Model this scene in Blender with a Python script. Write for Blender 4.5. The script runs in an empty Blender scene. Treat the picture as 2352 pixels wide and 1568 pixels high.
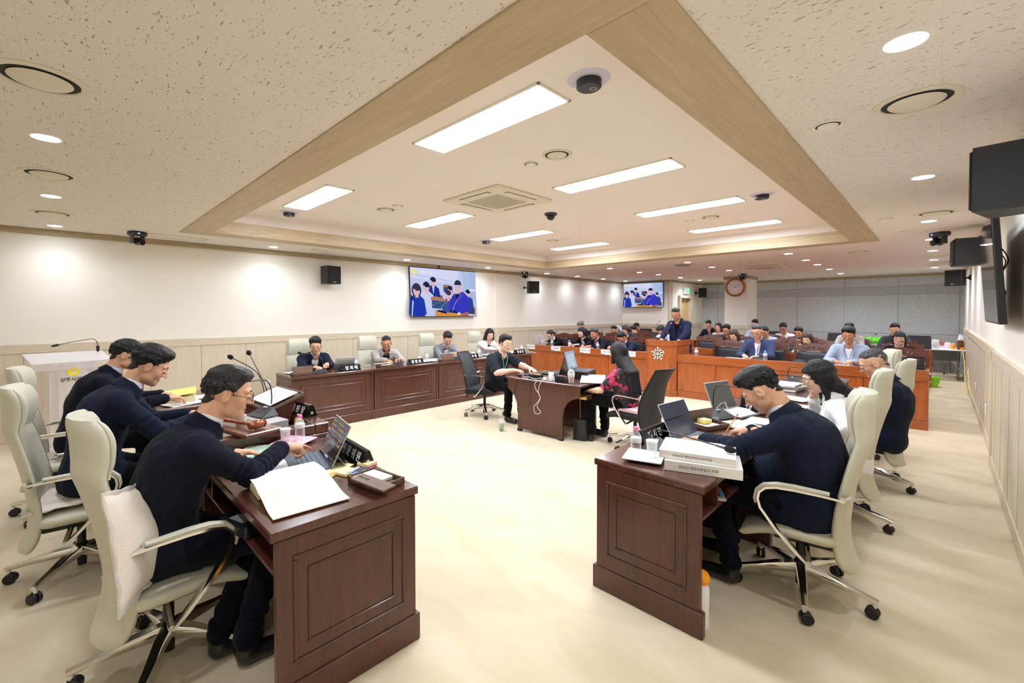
import bpy, bmesh, math, random
import numpy as np
from mathutils import Vector, Matrix, Euler
PI = math.pi
R = math.radians
rng = random.Random(7)
SC = bpy.context.scene
COL = SC.collection

# ------------------------------------------------------------------ camera
F_PX, CX_PX, CY_PX = 1009.62, 1135.67, 736.52
CAM_H = 1.6
YAW, PITCH, ROLL = R(45.4246), R(1.13737), R(0.05716)
_fw = Vector((-math.sin(YAW) * math.cos(PITCH), math.cos(YAW) * math.cos(PITCH), -math.sin(PITCH)))
_rt = Vector((math.cos(YAW), math.sin(YAW), 0))
_up = _rt.cross(_fw)
_c, _s = math.cos(ROLL), math.sin(ROLL)
_rt, _up = _c * _rt - _s * _up, _s * _rt + _c * _up
cam_data = bpy.data.cameras.new('camera')
cam = bpy.data.objects.new('camera', cam_data)
COL.objects.link(cam)
cam.matrix_world = Matrix(((_rt.x, _up.x, -_fw.x, 0), (_rt.y, _up.y, -_fw.y, 0), (_rt.z, _up.z, -_fw.z, CAM_H), (0, 0, 0, 1)))
cam_data.sensor_fit = 'HORIZONTAL'
cam_data.sensor_width = 36.0
cam_data.lens = 36.0 * F_PX / 2352.0
cam_data.shift_x = (1176 - CX_PX) / 2352.0
cam_data.shift_y = -(784 - CY_PX) / 2352.0
cam_data.clip_start = 0.02
cam_data.clip_end = 100
SC.camera = cam

# ------------------------------------------------------------------ world, exposure
w = bpy.data.worlds.new('world')
SC.world = w
w.use_nodes = True
w.node_tree.nodes['Background'].inputs[0].default_value = (1, 0.98, 0.95, 1)
w.node_tree.nodes['Background'].inputs[1].default_value = 0.15
SC.view_settings.view_transform = 'Standard'
SC.view_settings.look = 'None'
SC.view_settings.exposure = 1.43
SC.view_settings.gamma = 1
SC.view_settings.use_curve_mapping = False
try:
    SC.cycles.use_denoising = True
    SC.cycles.max_bounces = 8
    SC.cycles.diffuse_bounces = 6
    SC.cycles.glossy_bounces = 3
    SC.cycles.transmission_bounces = 6
    SC.cycles.transparent_max_bounces = 8
    SC.cycles.sample_clamp_indirect = 4.0
    SC.cycles.caustics_reflective = False
    SC.cycles.caustics_refractive = False
except Exception:
    pass

# lamp strengths used by the ceiling fixtures further down
EXPO = 2.0 ** -1.43     # screens are given in display colours, so they are scaled back by the exposure
PANEL_EMIT = 18.0      # the flat LED panels of the coffer
DOWN_WATT = 16.0       # each recessed downlight
DOWN_EMIT = 30.0       # the glowing face of a downlight
LAMP_RGB = (0.84, 0.905, 1.0)

# ------------------------------------------------------------------ materials
MATS = {}
def _new(name):
    m = bpy.data.materials.new(name); m.use_nodes = True
    nt = m.node_tree
    return m, nt, nt.nodes['Principled BSDF']
def srgb(r, g, b):
    f = lambda c: (c / 255 / 12.92) if c / 255 <= 0.04045 else ((c / 255 + 0.055) / 1.055) ** 2.4
    return (f(r), f(g), f(b))
def mat(name, col, rough=0.5, metal=0.0, var=0.0, vscale=20.0, bump=0.0, bscale=200.0, stretch=(1, 1, 1),
        spec=0.5, coat=0.0, trans=0.0, ior=1.45, alpha=1.0, emit=None, estr=0.0, sheen=0.0, col2=None, detail=4.0, thin=False):
    if name in MATS: return MATS[name]
    m, nt, b = _new(name)
    L = nt.links
    b.inputs['Base Color'].default_value = (*col, 1)
    b.inputs['Roughness'].default_value = rough
    b.inputs['Metallic'].default_value = metal
    b.inputs['Specular IOR Level'].default_value = spec
    b.inputs['IOR'].default_value = ior
    b.inputs['Coat Weight'].default_value = coat
    b.inputs['Coat Roughness'].default_value = 0.15
    b.inputs['Transmission Weight'].default_value = trans
    b.inputs['Alpha'].default_value = alpha
    b.inputs['Sheen Weight'].default_value = sheen
    if emit:
        b.inputs['Emission Color'].default_value = (*emit, 1)
        b.inputs['Emission Strength'].default_value = estr
    if var > 0 or bump > 0 or col2:
        tc = nt.nodes.new('ShaderNodeTexCoord'); mp = nt.nodes.new('ShaderNodeMapping')
        mp.inputs['Scale'].default_value = stretch
        L.new(tc.outputs['Object'], mp.inputs['Vector'])
        if var > 0 or col2:
            n = nt.nodes.new('ShaderNodeTexNoise'); n.inputs['Scale'].default_value = vscale; n.inputs['Detail'].default_value = detail
            L.new(mp.outputs[0], n.inputs['Vector'])
            cr = nt.nodes.new('ShaderNodeValToRGB')
            c1 = tuple(max(0, c * (1 - var)) for c in col) if not col2 else col2
            c2 = tuple(min(1, c * (1 + var)) for c in col) if not col2 else col
            cr.color_ramp.elements[0].color = (*c1, 1); cr.color_ramp.elements[1].color = (*c2, 1)
            cr.color_ramp.elements[0].position = 0.3; cr.color_ramp.elements[1].position = 0.7
            L.new(n.outputs['Fac'], cr.inputs[0]); L.new(cr.outputs[0], b.inputs['Base Color'])
        if bump > 0:
            n2 = nt.nodes.new('ShaderNodeTexNoise'); n2.inputs['Scale'].default_value = bscale; n2.inputs['Detail'].default_value = 3
            L.new(mp.outputs[0], n2.inputs['Vector'])
            bp = nt.nodes.new('ShaderNodeBump'); bp.inputs['Strength'].default_value = bump; bp.inputs['Distance'].default_value = 0.01
            L.new(n2.outputs['Fac'], bp.inputs['Height']); L.new(bp.outputs[0], b.inputs['Normal'])
    MATS[name] = m
    return m
def wood(name, dark, light, axis='Z', rough=0.35, coat=0.0, scale=1.0, contrast=1.0, world=False, bump=0.02):
    """streaky wood grain running along one axis"""
    if name in MATS: return MATS[name]
    m, nt, b = _new(name); L = nt.links
    tc = nt.nodes.new('ShaderNodeTexCoord'); mp = nt.nodes.new('ShaderNodeMapping')
    st = {'X': (0.6, 9, 9), 'Y': (9, 0.6, 9), 'Z': (9, 9, 0.6)}[axis]
    mp.inputs['Scale'].default_value = tuple(s * scale for s in st)
    L.new(tc.outputs['Object'], mp.inputs['Vector'])
    n = nt.nodes.new('ShaderNodeTexNoise'); n.inputs['Scale'].default_value = 3.0; n.inputs['Detail'].default_value = 8; n.inputs['Distortion'].default_value = 0.6
    n.inputs['Roughness'].default_value = 0.65
    L.new(mp.outputs[0], n.inputs['Vector'])
    n3 = nt.nodes.new('ShaderNodeTexNoise'); n3.inputs['Scale'].default_value = 14.0; n3.inputs['Detail'].default_value = 4
    L.new(mp.outputs[0], n3.inputs['Vector'])
    mx = nt.nodes.new('ShaderNodeMath'); mx.operation = 'MULTIPLY_ADD'; mx.inputs[1].default_value = 0.35
    L.new(n3.outputs['Fac'], mx.inputs[0]); L.new(n.outputs['Fac'], mx.inputs[2])
    cr = nt.nodes.new('ShaderNodeValToRGB')
    cr.color_ramp.elements[0].color = (*dark, 1); cr.color_ramp.elements[1].color = (*light, 1)
    mid = 0.67; cr.color_ramp.elements[0].position = mid - 0.2 / contrast; cr.color_ramp.elements[1].position = mid + 0.2 / contrast
    L.new(mx.outputs[0], cr.inputs[0]); L.new(cr.outputs[0], b.inputs['Base Color'])
    b.inputs['Roughness'].default_value = rough
    b.inputs['Coat Weight'].default_value = coat; b.inputs['Coat Roughness'].default_value = 0.12
    bp = nt.nodes.new('ShaderNodeBump'); bp.inputs['Strength'].default_value = bump * 4; bp.inputs['Distance'].default_value = 0.004
    L.new(mx.outputs[0], bp.inputs['Height']); L.new(bp.outputs[0], b.inputs['Normal'])
    MATS[name] = m
    return m
def glow(name, col, strength):
    if name in MATS: return MATS[name]
    m = bpy.data.materials.new(name); m.use_nodes = True; nt = m.node_tree
    nt.nodes.remove(nt.nodes['Principled BSDF'])
    e = nt.nodes.new('ShaderNodeEmission'); e.inputs[0].default_value = (*col, 1); e.inputs[1].default_value = strength
    nt.links.new(e.outputs[0], nt.nodes['Material Output'].inputs[0])
    MATS[name] = m
    return m
def clear(name, tint=(1, 1, 1), op=0.12, rough=0.05):
    """thin clear plastic: mostly see-through with gloss"""
    if name in MATS: return MATS[name]
    m = bpy.data.materials.new(name); m.use_nodes = True; nt = m.node_tree
    b = nt.nodes['Principled BSDF']; b.inputs['Base Color'].default_value = (*tint, 1); b.inputs['Roughness'].default_value = rough
    t = nt.nodes.new('ShaderNodeBsdfTransparent'); t.inputs[0].default_value = (*tint, 1)
    mix = nt.nodes.new('ShaderNodeMixShader'); fr = nt.nodes.new('ShaderNodeLayerWeight'); fr.inputs['Blend'].default_value = 0.35
    mul = nt.nodes.new('ShaderNodeMath'); mul.operation = 'MULTIPLY_ADD'; mul.inputs[1].default_value = 0.55; mul.inputs[2].default_value = op
    nt.links.new(fr.outputs['Facing'], mul.inputs[0]); nt.links.new(mul.outputs[0], mix.inputs[0])
    nt.links.new(t.outputs[0], mix.inputs[1]); nt.links.new(b.outputs[0], mix.inputs[2])
    nt.links.new(mix.outputs[0], nt.nodes['Material Output'].inputs[0])
    MATS[name] = m
    return m

# ------------------------------------------------------------------ mesh building
def TM(loc=(0, 0, 0), rot=(0, 0, 0)):
    return Matrix.Translation(loc) @ Euler(rot).to_matrix().to_4x4()
class MB:
    def __init__(s): s.v = []; s.f = []; s.mi = []; s.M = None
    def add(s, vs, fs, mi=0, M=None):
        o = len(s.v); T = s.M if M is None else (s.M @ M if s.M is not None else M)
        if T is not None: vs = [T @ Vector(p) for p in vs]
        s.v += [tuple(p) for p in vs]; s.f += [tuple(i + o for i in f) for f in fs]; s.mi += [mi] * len(fs)
        return s
    def box(s, c, d, bev=0.0, mi=0, M=None):
        hx, hy, hz = d[0] / 2, d[1] / 2, d[2] / 2
        b = min(bev, hx * .9, hy * .9, hz * .9)
        if b <= 0:
            vs = [(c[0] + x * hx, c[1] + y * hy, c[2] + z * hz) for x in (-1, 1) for y in (-1, 1) for z in (-1, 1)]
            return s.add(vs, [(0, 1, 3, 2), (4, 6, 7, 5), (0, 4, 5, 1), (2, 3, 7, 6), (0, 2, 6, 4), (1, 5, 7, 3)], mi, M)
        vs = []; idx = {}
        for x in (-1, 1):
            for y in (-1, 1):
                for z in (-1, 1):
                    for a in range(3):
                        q = [x * (hx - b), y * (hy - b), z * (hz - b)]
                        q[a] = (x, y, z)[a] * (hx, hy, hz)[a]
                        idx[(x, y, z, a)] = len(vs); vs.append((c[0] + q[0], c[1] + q[1], c[2] + q[2]))
        fs = []
        for a in range(3):
            o = [i for i in range(3) if i != a]
            for sg in (-1, 1):
                ring = []
                for p, q in ((-1, -1), (1, -1), (1, 1), (-1, 1)):
                    k = [0, 0, 0]; k[a] = sg; k[o[0]] = p; k[o[1]] = q; ring.append(idx[(*k, a)])
                if (sg == 1) != (a != 1): ring.reverse()
                fs.append(tuple(ring))
        for a in range(3):
            o = [i for i in range(3) if i != a]
            for p in (-1, 1):
                for q in (-1, 1):
                    k0 = [0, 0, 0]; k1 = [0, 0, 0]; k0[a] = -1; k1[a] = 1
                    for k in (k0, k1): k[o[0]] = p; k[o[1]] = q
                    r = [idx[(*k0, o[0])], idx[(*k1, o[0])], idx[(*k1, o[1])], idx[(*k0, o[1])]]
                    if (p * q == 1) == (a != 1): r.reverse()
                    fs.append(tuple(r))
        for x in (-1, 1):
            for y in (-1, 1):
                for z in (-1, 1):
                    r = [idx[(x, y, z, 0)], idx[(x, y, z, 1)], idx[(x, y, z, 2)]]
                    if x * y * z < 0: r.reverse()
                    fs.append(tuple(r))
        return s.add(vs, fs, mi, M)
    def cyl(s, p0, p1, r0, r1=None, n=16, caps=True, mi=0, M=None):
        r1 = r0 if r1 is None else r1
        return s.tube([p0, p1], [r0, r1], n, caps=caps, mi=mi, M=M)
    def tube(s, pts, r, n=8, closed=False, caps=True, mi=0, M=None, flat=None, upv=None):
        P = [Vector(p) for p in pts]; k = len(P)
        rr = r if isinstance(r, (list, tuple)) else [r] * k
        T = []
        for i in range(k):
            if closed: d = P[(i + 1) % k] - P[i - 1]
            else: d = P[min(i + 1, k - 1)] - P[max(i - 1, 0)]
            T.append(d.normalized() if d.length > 1e-9 else Vector((0, 0, 1)))
        u = Vector(upv) if upv else (Vector((0, 0, 1)) if abs(T[0].z) < 0.9 else Vector((1, 0, 0)))
        vs = []; 
        for i in range(k):
            a = (u - T[i] * u.dot(T[i]))
            if a.length < 1e-6: a = T[i].orthogonal()
            a.normalize(); 
            if not upv: u = a
            b = T[i].cross(a)
            for j in range(n):
                t = 2 * PI * j / n
                fa = flat if flat else 1.0
                vs.append(P[i] + a * (math.cos(t) * rr[i] * fa) + b * (math.sin(t) * rr[i]))
        fs = []
        for i in range(k if closed else k - 1):
            for j in range(n):
                a0 = i * n + j; a1 = i * n + (j + 1) % n; i2 = (i + 1) % k
                fs.append((a0, a1, i2 * n + (j + 1) % n, i2 * n + j))
        if caps and not closed:
            fs.append(tuple(range(n))[::-1]); fs.append(tuple((k - 1) * n + j for j in range(n)))
        return s.add(vs, fs, mi, M)
    def ribbon(s, pts, w, t, upv=(0, 0, 1), mi=0, M=None):
        """rectangular bar along a path: width w across, thickness t along upv"""
        P = [Vector(p) for p in pts]; k = len(P); U = Vector(upv); vs = []
        ww = w if isinstance(w, (list, tuple)) else [w] * k
        tt = t if isinstance(t, (list, tuple)) else [t] * k
        for i in range(k):
            d = (P[min(i + 1, k - 1)] - P[max(i - 1, 0)]).normalized()
            a = U - d * U.dot(d); a.normalize(); b = d.cross(a)
            for x, y in ((-1, -.7), (-1, .7), (-.8, 1), (.8, 1), (1, .7), (1, -.7), (.8, -1), (-.8, -1)):
                vs.append(P[i] + b * (x * ww[i] / 2) + a * (y * tt[i] / 2))
        n = 8; fs = []
        for i in range(k - 1):
            for j in range(n):
                fs.append((i * n + j, i * n + (j + 1) % n, (i + 1) * n + (j + 1) % n, (i + 1) * n + j))
        fs.append(tuple(range(n))[::-1]); fs.append(tuple((k - 1) * n + j for j in range(n)))
        return s.add(vs, fs, mi, M)
    def lathe(s, prof, c=(0, 0, 0), n=24, mi=0, M=None, rx=1, ry=1):
        vs = []; fs = []; k = len(prof)
        for r, z in prof:
            for j in range(n):
                t = 2 * PI * j / n; vs.append((c[0] + math.cos(t) * r * rx, c[1] + math.sin(t) * r * ry, c[2] + z))
        for i in range(k - 1):
            for j in range(n): fs.append((i * n + j, i * n + (j + 1) % n, (i + 1) * n + (j + 1) % n, (i + 1) * n + j))
        if prof[0][0] > 1e-5: fs.append(tuple(range(n))[::-1])
        if prof[-1][0] > 1e-5: fs.append(tuple((k - 1) * n + j for j in range(n)))
        return s.add(vs, fs, mi, M)
    def prism(s, poly, z0, z1, mi=0, M=None):
        n = len(poly); vs = [(x, y, z0) for x, y in poly] + [(x, y, z1) for x, y in poly]
        fs = [tuple(range(n))[::-1], tuple(range(n, 2 * n))] + [(i, (i + 1) % n, (i + 1) % n + n, i + n) for i in range(n)]
        return s.add(vs, fs, mi, M)
    def loft(s, rings, caps=True, mi=0, M=None):
        n = len(rings[0]); vs = [p for r_ in rings for p in r_]; fs = []
        for i in range(len(rings) - 1):
            for j in range(n): fs.append((i * n + j, i * n + (j + 1) % n, (i + 1) * n + (j + 1) % n, (i + 1) * n + j))
        if caps: fs.append(tuple(range(n))[::-1]); fs.append(tuple((len(rings) - 1) * n + j for j in range(n)))
        return s.add(vs, fs, mi, M)
    def quad(s, a, b, c, d, mi=0, M=None): return s.add([a, b, c, d], [(0, 1, 2, 3)], mi, M)
    def ell(s, c, r, n=16, mi=0, M=None):
        prof = []
        m = n // 2
        vs = []; fs = []
        for i in range(m + 1):
            ph = -PI / 2 + PI * i / m
            for j in range(n):
                t = 2 * PI * j / n
                vs.append((c[0] + r[0] * math.cos(ph) * math.cos(t), c[1] + r[1] * math.cos(ph) * math.sin(t), c[2] + r[2] * math.sin(ph)))
        for i in range(m):
            for j in range(n): fs.append((i * n + j, i * n + (j + 1) % n, (i + 1) * n + (j + 1) % n, (i + 1) * n + j))
        return s.add(vs, fs, mi, M)
    def surf(s, fn, nu, nv, mi=0, M=None, t=0.0):
        """thick sheet from fn(u,v) -> (x,y,z), thickened downward by t"""
        top = [Vector(fn(i / nu, j / nv)) for i in range(nu + 1) for j in range(nv + 1)]
        W = nv + 1
        fs = [(i * W + j, (i + 1) * W + j, (i + 1) * W + j + 1, i * W + j + 1) for i in range(nu) for j in range(nv)]
        if t <= 0: return s.add(top, fs, mi, M)
        nrm = []
        for i in range(nu + 1):
            for j in range(nv + 1):
                a = top[min(i + 1, nu) * W + j] - top[max(i - 1, 0) * W + j]
                b = top[i * W + min(j + 1, nv)] - top[i * W + max(j - 1, 0)]
                q = a.cross(b); nrm.append(q.normalized() if q.length > 1e-12 else Vector((0, 0, 1)))
        N = len(top); bot = [p - q * t for p, q in zip(top, nrm)]
        fs2 = [tuple(x + N for x in f[::-1]) for f in fs]
        ed = [i * W for i in range(nu + 1)] + [nu * W + j for j in range(1, W)] + [i * W + nv for i in range(nu - 1, -1, -1)] + [j for j in range(nv - 1, 0, -1)]
        fs3 = [(ed[i], ed[i] + N, ed[(i + 1) % len(ed)] + N, ed[(i + 1) % len(ed)]) for i in range(len(ed))]
        return s.add(top + bot, fs + fs2 + fs3, mi, M)
    def build(s, name, mats, parent=None, smooth=35, M=None, loc=None):
        me = bpy.data.meshes.new(name); me.from_pydata(s.v, [], s.f)
        ml = mats if isinstance(mats, (list, tuple)) else [mats]
        for m in ml: me.materials.append(m)
        if len(ml) > 1: me.polygons.foreach_set('material_index', s.mi)
        bm = bmesh.new(); bm.from_mesh(me); bmesh.ops.recalc_face_normals(bm, faces=bm.faces); bm.to_mesh(me); bm.free()
        if smooth:
            me.shade_smooth()
            try: me.set_sharp_from_angle(angle=R(smooth))
            except Exception: pass
        me.update()
        o = bpy.data.objects.new(name, me); COL.objects.link(o)
        if parent: o.parent = parent
        if M is not None: o.matrix_basis = M
        if loc is not None: o.location = loc
        return o
def tag(o, label, cat, group=None, kind=None):
    if label: o['label'] = label
    if cat: o['category'] = cat
    if group: o['group'] = group
    if kind: o['kind'] = kind
    return o
def thing(name, label, cat, loc=(0, 0, 0), rz=0.0, group=None):
    o = bpy.data.objects.new(name, None); COL.objects.link(o); o.empty_display_size = 0.1
    o.location = loc; o.rotation_euler = (0, 0, rz)
    return tag(o, label, cat, group)
def struct(o): o['kind'] = 'structure'; return o
def copy_tree(src, loc=None, rz=None, label=None, group=None, _p=None):
    c = src.copy(); COL.objects.link(c); c.parent = _p
    if _p is None:
        if loc is not None: c.location = loc
        if rz is not None: c.rotation_euler = (0, 0, rz)
        if label: c['label'] = label
        if group: c['group'] = group
    for ch in list(src.children): copy_tree(ch, _p=c)
    return c
_FONT_CACHE = {}
def text_mesh(mb, s, size, M, mi=0, depth=0.0006, align='CENTER', bold=0.0):
    """adds the outline mesh of a short text (lying in local XY) to mb"""
    key = (s, size, depth, align, bold)
    if key not in _FONT_CACHE:
        cu = bpy.data.curves.new('t', 'FONT'); cu.body = s; cu.size = size; cu.extrude = depth; cu.resolution_u = 2
        cu.align_x = align; cu.align_y = 'CENTER'; cu.offset = bold
        ob = bpy.data.objects.new('t', cu); COL.objects.link(ob)
        dg = bpy.context.evaluated_depsgraph_get(); dg.update()
        me = bpy.data.meshes.new_from_object(ob.evaluated_get(dg))
        _FONT_CACHE[key] = ([tuple(v.co) for v in me.vertices], [tuple(p.vertices) for p in me.polygons])
        bpy.data.objects.remove(ob); bpy.data.curves.remove(cu); bpy.data.meshes.remove(me)
    v, f = _FONT_CACHE[key]
    mb.add(v, f, mi, M)
def smoothp(P, n=6):
    P = [Vector(p) for p in P]; out = []
    for i in range(len(P) - 1):
        p0, p1, p2, p3 = P[max(i - 1, 0)], P[i], P[i + 1], P[min(i + 2, len(P) - 1)]
        for k in range(n):
            t_ = k / n; out.append(.5 * ((2 * p1) + (-p0 + p2) * t_ + (2 * p0 - 5 * p1 + 4 * p2 - p3) * t_ ** 2 + (-p0 + 3 * p1 - 3 * p2 + p3) * t_ ** 3))
    return out + [P[-1]]
def frameM(o, x, y):
    """matrix with origin o, local X along x, local Y along y"""
    x = Vector(x).normalized(); y = Vector(y); y = (y - x * y.dot(x)).normalized(); z = x.cross(y)
    return Matrix(((x.x, y.x, z.x, o[0]), (x.y, y.y, z.y, o[1]), (x.z, y.z, z.z, o[2]), (0, 0, 0, 1)))
# ================================================================== the room
XL, XR, YB, YF, YN = -7.964, 0.43, 16.9, 14.2, -2.2     # walls: left, right, back; the front wall of the alcove; behind the camera
ZC, ZI = 2.65, 2.95                                     # outer ceiling, coffer ceiling
WH = 1.205                                              # top of the wainscot
M_wall = mat('wall_paint', srgb(240, 236, 226), rough=0.85, bump=0.05, bscale=300)
M_wains = wood('pale_ash_panel', srgb(206, 192, 168), srgb(222, 210, 189), 'Z', rough=0.45, scale=1.4, contrast=0.8)
M_cap = wood('pale_ash_cap', srgb(204, 189, 164), srgb(220, 207, 184), 'Y', rough=0.45, scale=1.4, contrast=0.8)
M_capx = wood('pale_ash_cap_x', srgb(204, 189, 164), srgb(220, 207, 184), 'X', rough=0.45, scale=1.4, contrast=0.8)
M_beamY = wood('oak_frame_long', srgb(172, 151, 118), srgb(198, 178, 146), 'Y', rough=0.5, scale=1.0, contrast=0.9)
M_beamX = wood('oak_frame_cross', srgb(172, 151, 118), srgb(198, 178, 146), 'X', rough=0.5, scale=1.0, contrast=0.9)
M_crown = wood('crown_wood', srgb(158, 140, 110), srgb(180, 162, 130), 'Y', rough=0.5, scale=1.0)
M_white = mat('ceiling_white', srgb(238, 230, 225), rough=0.9)
M_groove = mat('panel_groove', srgb(150, 132, 100), rough=0.8)

def carpet_mat():
    m, nt, b = _new('cream_carpet'); L = nt.links
    tc = nt.nodes.new('ShaderNodeTexCoord')
    mp = nt.nodes.new('ShaderNodeMapping'); mp.inputs['Rotation'].default_value = (0, 0, R(20)); mp.inputs['Scale'].default_value = (1, 2.2, 1)
    L.new(tc.outputs['Object'], mp.inputs[0])
    n = nt.nodes.new('ShaderNodeTexNoise'); n.inputs['Scale'].default_value = 1.7; n.inputs['Detail'].default_value = 5; n.inputs['Distortion'].default_value = 0.8
    L.new(mp.outputs[0], n.inputs['Vector'])
    n2 = nt.nodes.new('ShaderNodeTexNoise'); n2.inputs['Scale'].default_value = 260; n2.inputs['Detail'].default_value = 3
    L.new(tc.outputs['Object'], n2.inputs['Vector'])
    a = nt.nodes.new('ShaderNodeMath'); a.operation = 'MULTIPLY_ADD'; a.inputs[1].default_value = 0.35
    L.new(n2.outputs['Fac'], a.inputs[0]); L.new(n.outputs['Fac'], a.inputs[2])
    cr = nt.nodes.new('ShaderNodeValToRGB')
    cr.color_ramp.elements[0].position = 0.4; cr.color_ramp.elements[1].position = 0.95
    cr.color_ramp.elements[0].color = (*srgb(208, 191, 157), 1); cr.color_ramp.elements[1].color = (*srgb(229, 216, 188), 1)
    L.new(a.outputs[0], cr.inputs[0]); L.new(cr.outputs[0], b.inputs['Base Color'])
    b.inputs['Roughness'].default_value = 0.95; b.inputs['Sheen Weight'].default_value = 0.3; b.inputs['Specular IOR Level'].default_value = 0.1
    bp = nt.nodes.new('ShaderNodeBump'); bp.inputs['Strength'].default_value = 0.35; bp.inputs['Distance'].default_value = 0.006
    L.new(n2.outputs['Fac'], bp.inputs['Height']); L.new(bp.outputs[0], b.inputs['Normal'])
    return m
def tile_mat():
    """fissured mineral-fibre board: short dark dashes, fine dots, faint board joints"""
    m, nt, b = _new('fissured_board'); L = nt.links
    tc = nt.nodes.new('ShaderNodeTexCoord')
    base = srgb(230, 222, 215)
    def dash(scale, st, thr, rot):
        mp = nt.nodes.new('ShaderNodeMapping'); mp.inputs['Scale'].default_value = st; mp.inputs['Rotation'].default_value = (0, 0, rot)
        L.new(tc.outputs['Object'], mp.inputs[0])
        nz = nt.nodes.new('ShaderNodeTexNoise'); nz.inputs['Scale'].default_value = scale; nz.inputs['Detail'].default_value = 1.5; nz.inputs['Distortion'].default_value = 0.4
        L.new(mp.outputs[0], nz.inputs['Vector'])
        r = nt.nodes.new('ShaderNodeMapRange'); r.inputs['From Min'].default_value = thr; r.inputs['From Max'].default_value = thr + 0.025
        L.new(nz.outputs['Fac'], r.inputs['Value']); return r.outputs[0]
    def mx(a, c):
        q = nt.nodes.new('ShaderNodeMath'); q.operation = 'MAXIMUM'; L.new(a, q.inputs[0]); L.new(c, q.inputs[1]); return q.outputs[0]
    d = mx(dash(30, (0.75, 2.6, 1), 0.685, R(8)), dash(42, (1, 2.0, 1), 0.70, R(-12)))
    d = mx(d, dash(85, (1, 1, 1), 0.715, 0))
    # joints every 1.2 m
    sp = nt.nodes.new('ShaderNodeSeparateXYZ'); L.new(tc.outputs['Object'], sp.inputs[0])
    def joint(out, period, off):
        a = nt.nodes.new('ShaderNodeMath'); a.operation = 'ADD'; a.inputs[1].default_value = off; L.new(out, a.inputs[0])
        p = nt.nodes.new('ShaderNodeMath'); p.operation = 'PINGPONG'; p.inputs[1].default_value = period / 2; L.new(a.outputs[0], p.inputs[0])
        c = nt.nodes.new('ShaderNodeMath'); c.operation = 'LESS_THAN'; c.inputs[1].default_value = 0.0012; L.new(p.outputs[0], c.inputs[0])
        s = nt.nodes.new('ShaderNodeMath'); s.operation = 'MULTIPLY'; s.inputs[1].default_value = 0.22; L.new(c.outputs[0], s.inputs[0]); return s.outputs[0]
    j = mx(joint(sp.outputs['X'], 0.63, 0.64), joint(sp.outputs['Y'], 0.63, 0.1))
    mix = nt.nodes.new('ShaderNodeMix'); mix.data_type = 'RGBA'
    mix.inputs['A'].default_value = (*base, 1); mix.inputs['B'].default_value = (*srgb(180, 166, 144), 1)
    q = mx(d, j)
    L.new(q, mix.inputs['Factor']); L.new(mix.outputs['Result'], b.inputs['Base Color'])
    b.inputs['Roughness'].default_value = 0.95; b.inputs['Specular IOR Level'].default_value = 0.1
    bp = nt.nodes.new('ShaderNodeBump'); bp.invert = True; bp.inputs['Strength'].default_value = 0.5; bp.inputs['Distance'].default_value = 0.004
    L.new(d, bp.inputs['Height']); L.new(bp.outputs[0], b.inputs['Normal'])
    return m
def felt_mat():
    m, nt, b = _new('grey_acoustic_board'); L = nt.links
    tc = nt.nodes.new('ShaderNodeTexCoord')
    n = nt.nodes.new('ShaderNodeTexNoise'); n.inputs['Scale'].default_value = 38; n.inputs['Detail'].default_value = 6; n.inputs['Roughness'].default_value = 0.7
    L.new(tc.outputs['Object'], n.inputs['Vector'])
    cr = nt.nodes.new('ShaderNodeValToRGB'); cr.color_ramp.elements[0].position = 0.38; cr.color_ramp.elements[1].position = 0.62
    cr.color_ramp.elements[0].color = (*srgb(186, 190, 195), 1); cr.color_ramp.elements[1].color = (*srgb(216, 218, 222), 1)
    L.new(n.outputs['Fac'], cr.inputs[0]); L.new(cr.outputs[0], b.inputs['Base Color'])
    b.inputs['Roughness'].default_value = 0.95
    bp = nt.nodes.new('ShaderNodeBump'); bp.inputs['Strength'].default_value = 0.3; L.new(n.outputs['Fac'], bp.inputs['Height']); L.new(bp.outputs[0], b.inputs['Normal'])
    return m
M_carpet, M_tile, M_felt = carpet_mat(), tile_mat(), felt_mat()
M_feltjoint = mat('felt_joint', srgb(150, 155, 160), rough=0.9)
M_feltdark = mat('felt_band', srgb(184, 188, 192), rough=0.95, var=0.15, vscale=45, detail=6)

struct(MB().box(((XL + XR) / 2, (YN + YB) / 2, -0.05), (XR - XL + .4, YB - YN + .4, 0.1)).build('floor', M_carpet))
# ceiling: board with the rectangular coffer opening
CX0, CX1, CY0, CY1 = -6.98, -0.64, 1.11, 8.62
mb = MB()
for x0, x1, y0, y1 in ((XL - .1, XR + .1, YN - .1, CY0), (XL - .1, XR + .1, CY1, YB + .1), (XL - .1, CX0, CY0, CY1), (CX1, XR + .1, CY0, CY1)):
    mb.box(((x0 + x1) / 2, (y0 + y1) / 2, ZC + 0.05), (x1 - x0, y1 - y0, 0.1))
struct(mb.build('ceiling', M_tile, smooth=0))
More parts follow.
